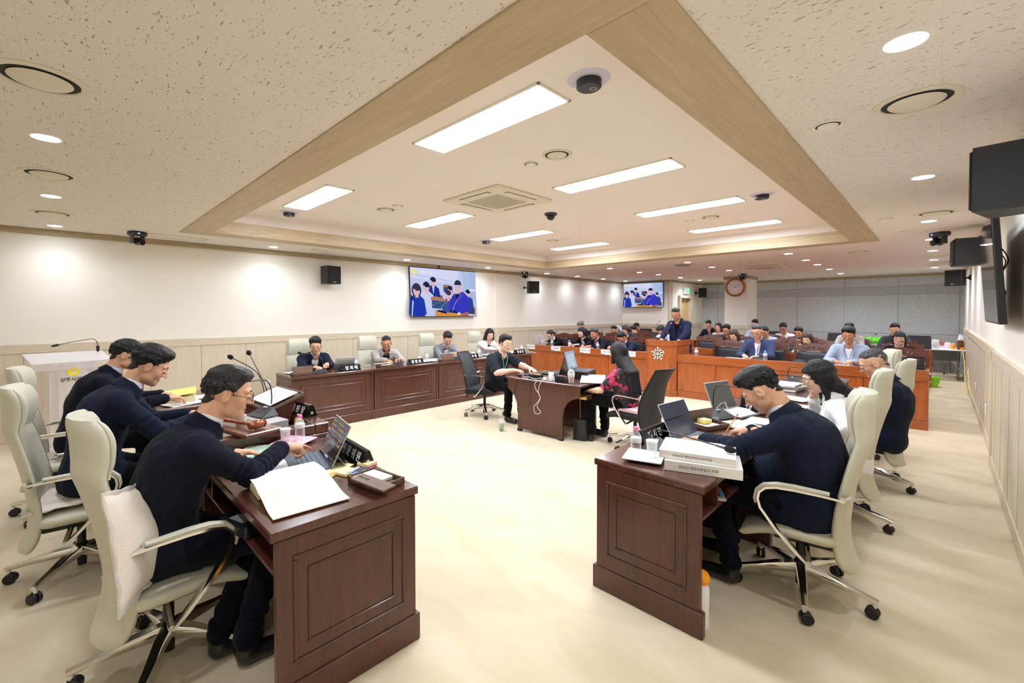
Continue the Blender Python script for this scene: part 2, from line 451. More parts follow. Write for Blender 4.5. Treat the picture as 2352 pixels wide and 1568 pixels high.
# oak frame of the coffer: flat band 0.31 wide, then an upright fascia, then a plain white upstand
BW = 0.31
def coffer_beam(name, x0, x1, y0, y1, m):
    return struct(MB().box(((x0 + x1) / 2, (y0 + y1) / 2, ZC + 0.075), (x1 - x0, y1 - y0, 0.17), 0.003).build(name, m))
coffer_beam('trim_1', CX0, CX0 + BW, CY0 + BW, CY1 - BW, M_beamY)
coffer_beam('trim_2', CX1 - BW, CX1, CY0 + BW, CY1 - BW, M_beamY)
coffer_beam('trim_3', CX0, CX1, CY0, CY0 + BW, M_beamX)
coffer_beam('trim_4', CX0, CX1, CY1 - BW, CY1, M_beamX)
mb = MB()
i0, i1, j0, j1 = CX0 + BW - .02, CX1 - BW + .02, CY0 + BW - .02, CY1 - BW + .02
mb.box((i0 - .05, (j0 + j1) / 2, 2.86), (.1, j1 - j0 + .2, .25)); mb.box((i1 + .05, (j0 + j1) / 2, 2.86), (.1, j1 - j0 + .2, .25))
mb.box(((i0 + i1) / 2, j0 - .05, 2.86), (i1 - i0 + .2, .1, .25)); mb.box(((i0 + i1) / 2, j1 + .05, 2.86), (i1 - i0 + .2, .1, .25))
mb.box(((i0 + i1) / 2, (j0 + j1) / 2, ZI + .05), (i1 - i0 + .2, j1 - j0 + .2, .1))
struct(mb.build('ceiling_coffer', M_white, smooth=0))

def panelled_wall(name, x, y0, y1, side, pan, zt=ZC, cap=M_cap):
    """wall along Y at x, paint above and wood panels below; side=+1 faces +X"""
    mb = MB()
    mb.box((x - side * .06, (y0 + y1) / 2, zt / 2), (.12, y1 - y0, zt))
    struct(mb.build('wall_' + name, M_wall, smooth=0))
    mb = MB()
    mb.box((x + side * .006, (y0 + y1) / 2, (WH - .1) / 2), (.02, y1 - y0, WH - .1), mi=0)
    y = y0
    while y < y1 - .01:
        mb.box((x + side * .0155, y, .1 + (WH - .2) / 2), (.003, .006, WH - .2), mi=1); y += pan
    struct(mb.build('trim_wainscot_' + name, [M_wains, M_groove], smooth=0))
    struct(MB().box((x + side * .013, (y0 + y1) / 2, WH - .055), (.034, y1 - y0, .11), .003).build('trim_cap_' + name, cap))
    struct(MB().box((x + side * .012, (y0 + y1) / 2, .06), (.03, y1 - y0, .12), .004).build('baseboard_' + name, cap))
    struct(MB().box((x + side * .02, (y0 + y1) / 2, ZC - .035), (.05, y1 - y0, .07), .004).build('trim_crown_' + name, M_crown))
panelled_wall('left', XL, YN, 7.87, 1, 0.62)
panelled_wall('left_far', XL + .03, 7.87, YF, 1, 0.62)
panelled_wall('right', XR, 6.8, YB, -1, 0.62)
panelled_wall('right_near', XR - .03, YN, 6.8, -1, 0.62)
# pilaster joints
struct(MB().box((XL + .04, 7.87, WH / 2), (.07, .09, WH), .004).build('trim_5', M_wains))
struct(MB().box((XR - .03, 6.8, WH / 2), (.06, .09, WH), .004).build('trim_6', M_wains))
# wall with the small television, then the side wall with the doorway
XD = -6.2
def xwall(name, x0, x1, y, m=M_wall, wains=True):
    struct(MB().box(((x0 + x1) / 2, y + .06, ZC / 2), (x1 - x0, .12, ZC)).build('wall_' + name, m, smooth=0))
    if wains:
        mb = MB(); mb.box(((x0 + x1) / 2, y - .006, (WH - .1) / 2), (x1 - x0, .02, WH - .1))
        x = x0 + .3
        while x < x1: mb.box((x, y - .0155, .1 + (WH - .2) / 2), (.006, .003, WH - .2), mi=1); x += .5
        struct(mb.build('trim_wainscot_' + name, [M_wains, M_groove], smooth=0))
        struct(MB().box(((x0 + x1) / 2, y - .013, WH - .055), (x1 - x0, .034, .11), .003).build('trim_cap_' + name, M_capx))
        struct(MB().box(((x0 + x1) / 2, y - .012, .06), (x1 - x0, .03, .12), .003).build('baseboard_' + name, M_capx))
    struct(MB().box(((x0 + x1) / 2, y - .02, ZC - .035), (x1 - x0, .05, .07), .003).build('trim_crown_' + name, M_crown))
xwall('alcove_front', XL, XD, YF)
xwall('behind_camera', XL, XR, YN - .12, wains=False)
# side wall x = XD facing +X with door opening y 14.85..15.75
mb = MB()
for y0, y1, z0, z1 in ((YF + .06, 14.85, 0, ZC), (15.75, YB, 0, ZC), (14.85, 15.75, 2.08, ZC)):
    mb.box((XD - .06, (y0 + y1) / 2, (z0 + z1) / 2), (.12, y1 - y0, z1 - z0))
struct(mb.build('wall_alcove_side', M_wall, smooth=0))
mb = MB()
for y0, y1 in ((YF, 14.77), (15.83, YB)): mb.box((XD + .008, (y0 + y1) / 2, (WH - .1) / 2), (.02, y1 - y0, WH - .1)); mb.box((XD + .013, (y0 + y1) / 2, WH - .055), (.034, y1 - y0, .11))
struct(mb.build('trim_wainscot_alcove_side', M_wains, smooth=0))
struct(MB().box((XD + .02, (YF + YB) / 2, ZC - .035), (.05, YB - YF, .07), .003).build('trim_crown_alcove_side', M_crown))
struct(MB().box((XD - .02, YF + .0, ZC / 2 + .3), (.1, .06, ZC - .62), .003).build('trim_corner', M_cap))
M_door = wood('door_oak', srgb(196, 164, 112), srgb(216, 188, 138), 'Z', rough=0.45)
d = thing('door_1', None, None, (XD, 15.3, 0)); d['kind'] = 'structure'
mb = MB()
for s in (-1, 1): mb.box((.0, s * .485, 1.05), (.16, .09, 2.10), .004)
mb.box((.002, 0, 2.115), (.164, 1.07, .09), .004)
mb.build('door_frame', M_cap, d)
mb = MB(); mb.box((-.09, 0, 1.04), (.05, 1.1, 2.14), .003); mb.build('door_leaf', M_door, d)
mb = MB(); mb.cyl((-.04, -.38, 1.0), (.02, -.38, 1.0), .012); mb.tube([(.02, -.38, 1.0), (.02, -.28, 1.0)], .01); mb.build('door_handle', mat('steel', (.6, .6, .6), .25, 1.0), d)
# back wall: grey felt boards
XB0 = XD
mb = MB(); mb.box(((XB0 + XR) / 2, YB + .06, ZC / 2), (XR - XB0 + .2, .12, ZC), mi=0)
mb.box(((XB0 + XR) / 2, YB - .002, 2.20), (XR - XB0, .012, .24), mi=2)
x = XB0 + .55
while x < XR: mb.box((x, YB - .003, ZC / 2), (.008, .012, ZC), mi=1); x += 1.2
for z in (.98, 2.08, 2.32): mb.box(((XB0 + XR) / 2, YB - .003, z), (XR - XB0, .013, .008), mi=1)
struct(mb.build('wall_back', [M_felt, M_feltjoint, M_feltdark], smooth=0))
struct(MB().box(((XB0 + XR) / 2, YB - .02, ZC - .035), (XR - XB0, .05, .07), .003).build('trim_crown_back', M_crown))
# column with the clock
cx0, cx1, cy0, cy1 = -4.56, -3.94, YF, 15.1
struct(MB().box(((cx0 + cx1) / 2, (cy0 + cy1) / 2, ZC / 2), (cx1 - cx0, cy1 - cy0, ZC)).build('wall_column', M_wall, smooth=0))
mb = MB(); e = .015
mb.box(((cx0 + cx1) / 2, (cy0 + cy1) / 2, WH / 2), (cx1 - cx0 + 2 * e, cy1 - cy0 + 2 * e, WH))
mb.box(((cx0 + cx1) / 2, (cy0 + cy1) / 2, WH - .055), (cx1 - cx0 + 4 * e, cy1 - cy0 + 4 * e, .11), .004)
struct(mb.build('trim_column_base', M_wains, smooth=0))
struct(MB().box(((cx0 + cx1) / 2, (cy0 + cy1) / 2, ZC - .04), (cx1 - cx0 + .06, cy1 - cy0 + .06, .08), .004).build('trim_column_crown', M_crown))

# ------------------------------------------------------------------ ceiling fixtures
M_glow = glow('led_panel_glow', LAMP_RGB, PANEL_EMIT)
M_glowd = glow('downlight_glow', LAMP_RGB, DOWN_EMIT)
M_fix = mat('fixture_white', srgb(236, 232, 222), rough=0.5)
M_fixd = mat('fixture_cream', srgb(224, 216, 198), rough=0.45)
M_dark = mat('vent_dark', (.03, .03, .03), rough=0.8)
M_blk = mat('black_plastic', (.012, .012, .014), rough=0.35)
M_gun = mat('gunmetal_plastic', (.05, .055, .06), rough=0.4)
M_chrome = mat('polished_aluminium', (.82, .81, .79), rough=0.12, metal=1.0)
rows_y = {'front': 2.17, 'second': 3.97, 'third': 5.78, 'back': 7.58}
for rn, yy in rows_y.items():
    for cn, xx in (('right', -2.32), ('left', -5.22)):
        t = thing('ceiling_light', 'long white LED panel in the ceiling coffer, %s row, %s one' % (rn, cn), 'ceiling light', (xx, yy, ZI), 0, 'LED panels in the coffer')
        mb = MB(); L_, W_ = 1.30, .32
        for s in (-1, 1): mb.box((0, s * (W_ / 2 - .008), -.006), (L_, .016, .014), .002); mb.box((s * (L_ / 2 - .008), 0, -.006), (.016, W_, .014), .002)
        mb.build('frame', M_fix, t)
        MB().box((0, 0, -.003), (L_ - .03, W_ - .03, .004)).build('diffuser', M_glow, t)
def downlight(x, y, lab, z=ZC):
    t = thing('downlight', lab, 'ceiling light', (x, y, z), 0, 'round recessed downlights')
    mb = MB(); mb.lathe([(.062, -.001), (.066, -.006), (.080, -.005), (.084, 0), (.062, 0)], n=28); mb.build('trim_ring', M_fix, t)
    mb = MB(); mb.lathe([(0.0001, -.004), (.062, -.004), (.062, -.001), (0.0001, -.001)], n=28); mb.build('lamp_face', M_glowd, t)
    ld = bpy.data.lights.new('downlight_lamp', 'SPOT'); ld.energy = DOWN_WATT * (2.6 if y > 11.5 and x > -7 else 2.3 if y > 9 and x > -7 else 0.62 if abs(x) > 7 else 0.9); ld.color = LAMP_RGB; ld.spot_size = R(150); ld.spot_blend = 1.0; ld.shadow_soft_size = .06
    lo = bpy.data.objects.new('downlight_lamp', ld); COL.objects.link(lo); lo.parent = t; lo.location = (0, 0, -.02)
DL = [(-7.53, y, 'beside the left wall') for y in (-.04, 2.44, 4.95, 7.2, 9.43, 10.85, 12.27, 13.67)] + \
     [(-3.78, -.05, 'on the near ceiling, left part'), (-5.64, -.05, 'on the near ceiling, left part'), (-1.9, -.05, 'on the near ceiling overhead')] + \
     [(-.11, y, 'beside the right wall') for y in (-.05, 2.35, 4.8, 7.18, 9.0, 10.7, 12.6, 14.8)] + \
     [(-1.94, y, 'over the right side of the audience rows') for y in (9.36, 10.8, 12.0, 13.5, 15.25)] + \
     [(-5.6, y, 'over the left side of the audience rows') for y in (9.42, 10.9, 12.0, 13.5, 15.05)] + \
     [(-3.77, y, 'over the middle of the audience rows') for y in (9.45, 10.87, 12.04)]
ordn = ['nearest', 'second', 'third', 'fourth', 'fifth', 'sixth', 'seventh', 'eighth']
cnt = {}
for x, y, wtx in DL:
    k = cnt.get(wtx, 0); cnt[wtx] = k + 1
    downlight(x, y, 'round glowing downlight %s, %s from the camera' % (wtx, ordn[k]))
def round_vent(x, y, r, z, lab, small=False):
    t = thing('ceiling_diffuser', lab, 'air vent', (x, y, z), 0, 'round ceiling air vents')
    MB().lathe([(r * .78, 0), (r * .80, -.006), (r * .95, -.010), (r, -.004), (r, 0)], n=36).build('outer_ring', M_fixd if not small else M_fix, t)
    MB().lathe([(0.0001, -.001), (r * .79, -.001), (r * .79, 0), (0.0001, 0)], n=36).build('throat', M_dark, t)
    MB().lathe([(0.0001, -.022), (r * .40, -.02), (r * .60, -.012), (r * .64, -.006), (r * .5, -.004), (0.0001, -.004)], n=36).build('centre_dish', M_fixd if not small else M_fix, t)
for x, y, r, z, lab in ((-2.86, -.05, .17, ZC, 'cream round air vent on the near ceiling, the largest at upper left'), (-4.77, -.05, .17, ZC, 'cream round air vent between two downlights on the left ceiling'),
                        (-6.62, -.05, .17, ZC, 'cream round air vent nearest the left wall crown'), (-.10, 3.06, .17, ZC, 'cream round air vent between downlights on the right ceiling'),
                        (-.05, 6.65, .17, ZC, 'cream round air vent on the right ceiling behind the big speaker'), (-7.35, 3.09, .13, ZC, 'thin round air vent above the left wall near the first downlight'),
                        (-1.03, 9.96, .17, ZC, 'round air vent behind the coffer over the right audience side'), (-6.58, 10.28, .17, ZC, 'round air vent behind the coffer over the left audience side'),
                        (-2.33, 3.05, .13, ZI, 'round air vent in the coffer beside the front right panel'), (-5.14, 3.06, .13, ZI, 'round air vent in the coffer left of the air conditioner'),
                        (-2.31, 6.6, .13, ZI, 'round air vent in the coffer between the two back right panels'), (-5.16, 6.62, .13, ZI, 'round air vent in the coffer between the two back left panels'),
                        (-2.9, 10.3, .15, ZC, 'round air vent over the middle audience rows'), (-4.9, 13.2, .15, ZC, 'far round air vent near the clock column')):
    round_vent(x, y, r, z, lab)
for x, y, z, lab in ((-.46, 3.09, ZC, 'small white round vent beside the coffer frame on the right'), (-.45, 6.65, ZC, 'small white round vent by the far right corner of the coffer'),
                     (-7.17, 3.11, ZC, 'small white round vent beside the thin vent above the left wall'), (-2.64, 3.07, ZI, 'small white round vent in the coffer by the front right panel'),
                     (-4.85, 3.06, ZI, 'small white round vent in the coffer left of the air conditioner'), (-2.62, 6.63, ZI, 'small white round vent in the coffer near the back right panels'),
                     (-4.87, 6.64, ZI, 'small white round vent in the coffer near the back left panels')):
    round_vent(x, y, .075, z, lab, True)
def hatch(x, y, lx, ly, lab):
    t = thing('access_hatch', lab, 'ceiling hatch', (x, y, ZC), 0, 'ceiling access hatches')
    mb = MB()
    for s in (-1, 1): mb.box((0, s * ly / 2, -.004), (lx, .03, .01), .002); mb.box((s * lx / 2, 0, -.004), (.03, ly, .01), .002)
    mb.build('frame', M_fixd, t); MB().box((0, 0, -.001), (lx - .02, ly - .02, .004)).build('lid', M_tile, t)
hatch(-7.5, 1.1, .22, .8, 'narrow ceiling hatch with cream frame beside the left wall')
hatch(-.09, 7.99, .6, .25, 'ceiling hatch with cream frame by the right wall camera')
hatch(0.0, 12.0, .6, .25, 'ceiling hatch with cream frame above the far right wall')
hatch(0.0, 14.4, .6, .4, 'farthest ceiling hatch beside the grey wall')
tag(MB().lathe([(0.0001, -.006), (.14, -.005), (.15, 0), (0.0001, 0)], c=(-6.62, .6, ZC), n=32).build('cover_plate', M_fixd), 'flat round cover plate on the ceiling above the near left camera', 'ceiling plate')
def cassette(x, y, z, lab, s=.94):
    t = thing('air_conditioner', lab, 'air conditioner', (x, y, z), 0)
    MB().box((0, 0, -.012), (s, s, .03), .012).build('panel', M_fixd, t)
    mb = MB()
    for k in range(4):
        M = Matrix.Rotation(k * PI / 2, 4, 'Z')
        mb.box((0, s * .40, -.028), (s * .52, .05, .006), .002, M=M)
    mb.build('air_slot', M_dark, t)
    mb = MB()
    for k in range(4):
        M = Matrix.Rotation(k * PI / 2, 4, 'Z')
        mb.box((0, s * .40, -.031), (s * .50, .036, .006), .002, M=M)
    mb.build('louvre', M_fixd, t)
    mb = MB(); n = 24; g = s * .52
    for i in range(n + 1):
        q = -g / 2 + g * i / n
        mb.box((q, 0, -.031), (.008, g, .006)); mb.box((0, q, -.031), (g, .008, .006))
    mb.build('grille', M_fixd, t)
    MB().box((0, 0, -.0275), (g, g, .003)).build('filter', mat('filter_grey', (.35, .32, .27), .8), t)
cassette(-3.76, 3.76, ZI, 'square cassette air conditioner in the coffer')
cassette(-2.9, 11.6, ZC - .004, 'square cassette air conditioner over the audience rows', .8)
M_disk = mat('sensor_disc', (.02, .024, .035), rough=0.35)
M_bluering = mat('pale_lilac_plastic', srgb(206, 204, 226), rough=0.4)
for x, y, lab in ((-1.45, 2.2, 'black round wireless sensor at the front right corner of the coffer'), (-6.19, 2.21, 'black round wireless sensor at the front left corner of the coffer'),
                  (-1.46, 5.76, 'black round wireless sensor by the right edge of the coffer'), (-6.07, 5.76, 'black round wireless sensor by the left edge of the coffer')):
    t = thing('ceiling_sensor', lab, 'sensor', (x, y, ZI), R(45), 'black ceiling sensors')
    MB().lathe([(0.0001, -.012), (.10, -.012), (.125, 0), (0.0001, 0)], n=32).build('base_plate', M_bluering, t)
    MB().lathe([(0.0001, -.055), (.062, -.055), (.072, -.048), (.072, -.014), (0.0001, -.012)], n=32).build('housing', M_disk, t)
    mb = MB(); mb.tube([(.025 + .018 * math.cos(a), .0 + .018 * math.sin(a), -.056) for a in [i * PI / 8 for i in range(16)]], .0022, 6, closed=True); mb.build('badge_ring', M_bluering, t)
# dome security camera
t = thing('dome_camera', 'dark dome security camera in the middle of the coffer', 'security camera', (-3.77, 4.8, ZI))
MB().lathe([(0.0001, -.03), (.075, -.03), (.085, -.02), (.085, 0), (0.0001, 0)], n=28).build('base', M_gun, t)
MB().ell((0, 0, -.045), (.055, .055, .05), 20).build('dome', mat('smoked_dome', (.02, .02, .025), .08), t)
t = thing('ceiling_speaker_vent', 'grey oval vent on the ceiling above the lectern speaker', 'air vent', (-4.05, 9.9, ZC))
MB().lathe([(0.0001, -.03), (.12, -.03), (.16, -.02), (.17, 0), (0.0001, 0)], n=28).build('grille_disc', mat('vent_grey', (.3, .3, .32), .6), t)
# motorised cameras hanging from the ceiling
def ptz(x, y, rz, lab):
    t = thing('motorised_camera', lab, 'security camera', (x, y, ZC), rz, 'motorised ceiling cameras')
    MB().box((0, 0, -.03), (.17, .15, .055), .014).build('base', M_gun, t)
    for s in (-1, 1): MB().box((s * .064, 0, -.10), (.026, .075, .12), .01).build('yoke_arm', M_gun, t)
    mb = MB(); mb.ell((0, 0, -.125), (.05, .055, .05), 18); mb.cyl((0, .02, -.13), (0, .09, -.145), .034, .038, 20); mb.build('camera_head', M_blk, t)
    MB().cyl((0, .088, -.1445), (0, .093, -.1455), .026, n=20).build('lens', mat('lens_glass', (.01, .01, .015), .05), t)
    MB().box((.03, .077, -.03), (.02, .004, .008)).build('status_light', glow('blue_led', (.1, .2, 1), 6), t)
ptz(-7.35, .72, R(-62), 'grey motorised camera hanging at the near left ceiling edge')
ptz(-7.62, 8.62, R(-130), 'grey motorised camera above the speaker on the far left wall')
ptz(-.02, 8.3, R(130), 'grey motorised camera hanging near the right wall')
ptz(-3.85, 13.4, R(170), 'grey motorised camera in front of the clock column')
# ================================================================== people: smooth blended surfaces
V3 = lambda *a: np.array(a, dtype=np.float64)
def nrm(v):
    v = np.asarray(v, float); l = np.linalg.norm(v); return v / l if l > 1e-9 else v
class Field:
    """distance samples on a regular grid; primitives are blended in locally, then a surface is extracted"""
    def __init__(s, lo, hi, h):
        s.h = h; s.lo = np.array(lo, float) - 2 * h
        s.n = np.ceil((np.array(hi, float) + 2 * h - s.lo) / h).astype(int) + 1
        s.d = np.full(s.n, 0.2, dtype=np.float32)
        s.ax = [s.lo[i] + h * np.arange(s.n[i]) for i in range(3)]
    def sub(s, lo, hi):
        a = np.clip(np.floor((np.array(lo) - s.lo) / s.h).astype(int), 0, s.n - 1)
        b = np.clip(np.ceil((np.array(hi) - s.lo) / s.h).astype(int) + 1, 1, s.n)
        if (b <= a).any(): return None, None
        sl = tuple(slice(a[i], b[i]) for i in range(3))
        X = s.ax[0][sl[0]][:, None, None]; Y = s.ax[1][sl[1]][None, :, None]; Z = s.ax[2][sl[2]][None, None, :]
        return sl, (X, Y, Z)
    def blend(s, sl, q, k):
        a = s.d[sl]
        if k <= 0: s.d[sl] = np.minimum(a, q); return
        hh = np.maximum(k - np.abs(a - q), 0) / k
        s.d[sl] = np.minimum(a, q) - hh * hh * k * 0.25
    def cone(s, a, b, ra, rb, k=0.02, u=None, su=1.0, wr=None):
        """round cone from a to b; axis u is widened by su; wr=(amp, freq, t0, spread) adds cloth folds"""
        a = np.asarray(a, float); b = np.asarray(b, float)
        rm = max(ra, rb) * max(su, 1) + k + 2.5 * s.h + (wr[0] if wr else 0)
        sl, P = s.sub(np.minimum(a, b) - rm, np.maximum(a, b) + rm)
        if sl is None: return
        ab = b - a; L2 = max(ab @ ab, 1e-9)
        dx, dy, dz = P[0] - a[0], P[1] - a[1], P[2] - a[2]
        t = np.clip((dx * ab[0] + dy * ab[1] + dz * ab[2]) / L2, 0, 1)
        ex, ey, ez = dx - t * ab[0], dy - t * ab[1], dz - t * ab[2]
        if u is not None:
            pu = ex * u[0] + ey * u[1] + ez * u[2]; f = pu * (1 - 1 / su)
            ex = ex - f * u[0]; ey = ey - f * u[1]; ez = ez - f * u[2]
        r = ra + (rb - ra) * t
        if wr:
            amp, fr, t0, sp = wr
            r = r + amp * np.exp(-((t - t0) / sp) ** 2) * np.sin(t * fr * 2 * np.pi + 26 * P[0] - 21 * P[1] + 12 * P[2] + 2.2 * np.sin(31 * P[0] + 27 * P[2]) + 1.6 * np.sin(38 * P[1] - 20 * P[2]))
        s.blend(sl, np.sqrt(ex * ex + ey * ey + ez * ez) - r, k)
    def ell(s, c, r, k=0.02, Rm=None, neg=False):
        c = np.asarray(c, float); r = np.asarray(r, float); m = r.max() + k + 2.5 * s.h
        sl, P = s.sub(c - m, c + m)
        if sl is None: return
        d = [P[i] - c[i] for i in range(3)]
        if Rm is not None: d = [d[0] * Rm[0][i] + d[1] * Rm[1][i] + d[2] * Rm[2][i] for i in range(3)]
        q = np.sqrt((d[0] / r[0]) ** 2 + (d[1] / r[1]) ** 2 + (d[2] / r[2]) ** 2)
        g = np.sqrt((d[0] / r[0] ** 2) ** 2 + (d[1] / r[1] ** 2) ** 2 + (d[2] / r[2] ** 2) ** 2) + 1e-9
        q = q * (q - 1) / g
        if neg:
            a = s.d[sl]; q = -q
            hh = np.maximum(k - np.abs(a - q), 0) / max(k, 1e-6); s.d[sl] = np.maximum(a, q) + hh * hh * k * 0.25
        else: s.blend(sl, q, k)
    def torus(s, c, ax, Rr, r, k=0.01, sx=1.0, u=None):
        c = np.asarray(c, float); ax = nrm(ax); m = Rr * max(sx, 1) + r + k + 2.5 * s.h
        sl, P = s.sub(c - m, c + m)
        if sl is None: return
        d = [P[i] - c[i] for i in range(3)]
        if u is not None:
            pu = d[0] * u[0] + d[1] * u[1] + d[2] * u[2]; f = pu * (1 - 1 / sx); d = [d[i] - f * u[i] for i in range(3)]
        hgt = d[0] * ax[0] + d[1] * ax[1] + d[2] * ax[2]
        rad = np.sqrt(np.maximum(d[0] ** 2 + d[1] ** 2 + d[2] ** 2 - hgt ** 2, 0))
        s.blend(sl, np.sqrt((rad - Rr) ** 2 + (hgt * 0.55) ** 2) - r, k)
    def coords(s): return s.ax[0][:, None, None], s.ax[1][None, :, None], s.ax[2][None, None, :]
    def cut(s, q, k=0.0):
        """remove where q < 0 (q given as distance to the removed region)"""
        q = -q
        if k > 0:
            hh = np.maximum(k - np.abs(s.d - q), 0) / k; s.d = (np.maximum(s.d, q) + hh * hh * k * 0.25).astype(np.float32)
        else: s.d = np.maximum(s.d, q).astype(np.float32)
    def mesh(s):
        d = s.d; ins = d < 0
        cnt = np.zeros(np.array(d.shape) - 1, dtype=np.int8)
        for i in (0, 1):
            for j in (0, 1):
                for k in (0, 1): cnt += ins[i:cnt.shape[0] + i, j:cnt.shape[1] + j, k:cnt.shape[2] + k]
        act = (cnt > 0) & (cnt < 8)
        I = np.argwhere(act)
        if len(I) == 0: return np.zeros((0, 3)), np.zeros((0, 4), int)
        idx = np.full(act.shape, -1, dtype=np.int64); idx[act] = np.arange(len(I))
        C = [(i, j, k) for i in (0, 1) for j in (0, 1) for k in (0, 1)]
        val = {c: d[I[:, 0] + c[0], I[:, 1] + c[1], I[:, 2] + c[2]].astype(np.float64) for c in C}
        acc = np.zeros((len(I), 3)); num = np.zeros(len(I))
        for c in C:
            for a in range(3):
                if c[a]: continue
                e = list(c); e[a] = 1; e = tuple(e)
                va, vb = val[c], val[e]; m = (va < 0) != (vb < 0)
                t = np.where(m, va / np.where(m, va - vb, 1), 0)
                p = np.array(c, float)[None, :].repeat(len(I), 0); p[:, a] = t
                acc[m] += p[m]; num[m] += 1
        V = s.lo + s.h * (I + acc / num[:, None])
        F = []
        for a in range(3):
            b, c = (a + 1) % 3, (a + 2) % 3
            s0 = [slice(None)] * 3; s1 = [slice(None)] * 3
            s0[a] = slice(0, -1); s1[a] = slice(1, None)
            A = ins[tuple(s0)]; B = ins[tuple(s1)]
            E = np.argwhere(A != B)
            if not len(E): continue
            ok = (E[:, b] > 0) & (E[:, c] > 0) & (E[:, b] < act.shape[b]) & (E[:, c] < act.shape[c])
            E = E[ok]; flip = A[E[:, 0], E[:, 1], E[:, 2]]
            def g(db, dc):
                q = E.copy(); q[:, b] -= db; q[:, c] -= dc; return idx[q[:, 0], q[:, 1], q[:, 2]]
            Q = np.stack([g(1, 1), g(0, 1), g(0, 0), g(1, 0)], 1)
            Q[~flip] = Q[~flip][:, ::-1]
            F.append(Q)
        F = np.concatenate(F) if F else np.zeros((0, 4), int)
        return V, F[(F >= 0).all(1)]
def np_obj(name, parts, mats, parent=None, smooth=True):
    """parts: list of (V, F, material index) joined in one mesh"""
    Vs, Fs, Ms = [], [], []; o = 0
    for V, F, mi in parts:
        if len(V) == 0: continue
        Vs.append(np.asarray(V, float)); Fs.append(np.asarray(F) + o); Ms.append(np.full(len(F), mi) if np.isscalar(mi) else np.asarray(mi)); o += len(V)
    if not Vs: return None
    V = np.concatenate(Vs); M = np.concatenate(Ms); F = np.concatenate(Fs)
    me = bpy.data.meshes.new(name)
    me.vertices.add(len(V)); me.vertices.foreach_set('co', V.astype(np.float32).ravel())
    me.loops.add(len(F) * 4); me.loops.foreach_set('vertex_index', F.astype(np.int32).ravel())
    me.polygons.add(len(F)); me.polygons.foreach_set('loop_start', (np.arange(len(F)) * 4).astype(np.int32))
    try: me.polygons.foreach_set('loop_total', np.full(len(F), 4, dtype=np.int32))
    except Exception: pass
    for m in mats: me.materials.append(m)
    me.polygons.foreach_set('material_index', M.astype(np.int32))
    me.polygons.foreach_set('use_smooth', np.ones(len(F), bool))
    me.update(); me.validate()
    ob = bpy.data.objects.new(name, me); COL.objects.link(ob)
    if parent: ob.parent = parent
    return ob
def mb_parts(mb, mi=0):
    """a quad-only copy of an MB as numpy parts (triangles are padded)"""
    V = np.array(mb.v, float); out = []
    for f in mb.f:
        if len(f) == 4: out.append(f)
        elif len(f) > 4:
            for i in range(1, len(f) - 1): out.append((f[0], f[i], f[i + 1], f[i + 1]))
    out = [f for f in out if len(set(f)) == 4]
    return (V, np.array(out, int).reshape(-1, 4), mi)

# ---------------- heads (built once per variant in head space: x right, y forward, z up, origin at mid head)
HEADS = {}
def head_skin(female, h, full=1.0):
    key = ('skin', female, h, full)
    if key in HEADS: return HEADS[key]
    f = Field((-.105, -.12, -.15), (.105, .135, .145), h)
    w = 0.94 if female else 1.0
    f.ell((0, -.014, .032), (.074 * w * full, .095, .086), 0)
    f.ell((0, .012, -.03), (.059 * w * full, .075, .078), .035)
    f.ell((0, .050, -.084), (.030 * w * full, .032, .024), .030); f.ell((0, .068, -.092), (.017 * w, .016, .015), .018)
    for s in (-1, 1):
        f.ell((s * .037 * w * full, .052, -.024), (.021, .021, .025), .022)
        f.ell((s * .046 * w * full, .012, -.068), (.015, .030, .020), .03)
        f.cone((s * .010, .083, .026), (s * .042, .072, .026), .010, .009, .014)
    for s in (-1, 1): f.ell((s * .031, .099, .005), (.018, .013, .010), .010, neg=True)
    for s in (-1, 1): f.ell((s * .030, .0785, .002), (.0155, .013, .011), .006)
    f.cone((0, .086, .012), (0, .104, -.024), .0065, .0105, .009)
    for s in (-1, 1): f.ell((s * .0115, .094, -.027), (.0085, .009, .007), .006)
    f.cone((-.018, .083, -.0545), (.018, .083, -.0545), .0055, .0055, .005)
    f.cone((-.013, .082, -.0635), (.013, .082, -.0635), .0065, .0065, .005)
    f.cone((-.012, .089, -.0595), (.012, .089, -.0595), .0, .0, .0)
    for s in (-1, 1):
        Rm = np.array(Euler((R(-12), 0, s * R(-18))).to_matrix())
        f.ell((s * .078 * w * full, -.008, -.006), (.0075, .019, .032), .008, Rm=Rm)
        f.ell((s * .0885 * w * full, -.002, -.001), (.0075, .0105, .020), .003, Rm=Rm, neg=True)
    V, F = f.mesh()
    c = V[F].mean(1)
    mi = np.zeros(len(F), int)
    lip = (c[:, 1] > .074) & (np.abs(c[:, 0]) < .023) & (np.abs(c[:, 2] + .059) < .0115 - .22 * np.abs(c[:, 0]))
    mi[lip] = 1
    HEADS[key] = (V, F, mi); return HEADS[key]
def noise3(X, Y, Z, fr, seed=0):
    a = seed * 1.7
    return (np.sin(X * fr + a + 1.3 * np.sin(Y * fr * .7 + a)) * np.sin(Y * fr * 1.1 + 2 * a + np.sin(Z * fr * .9)) + np.sin(Z * fr * 1.05 + a * 3 + 1.1 * np.sin(X * fr * .8))) * .5
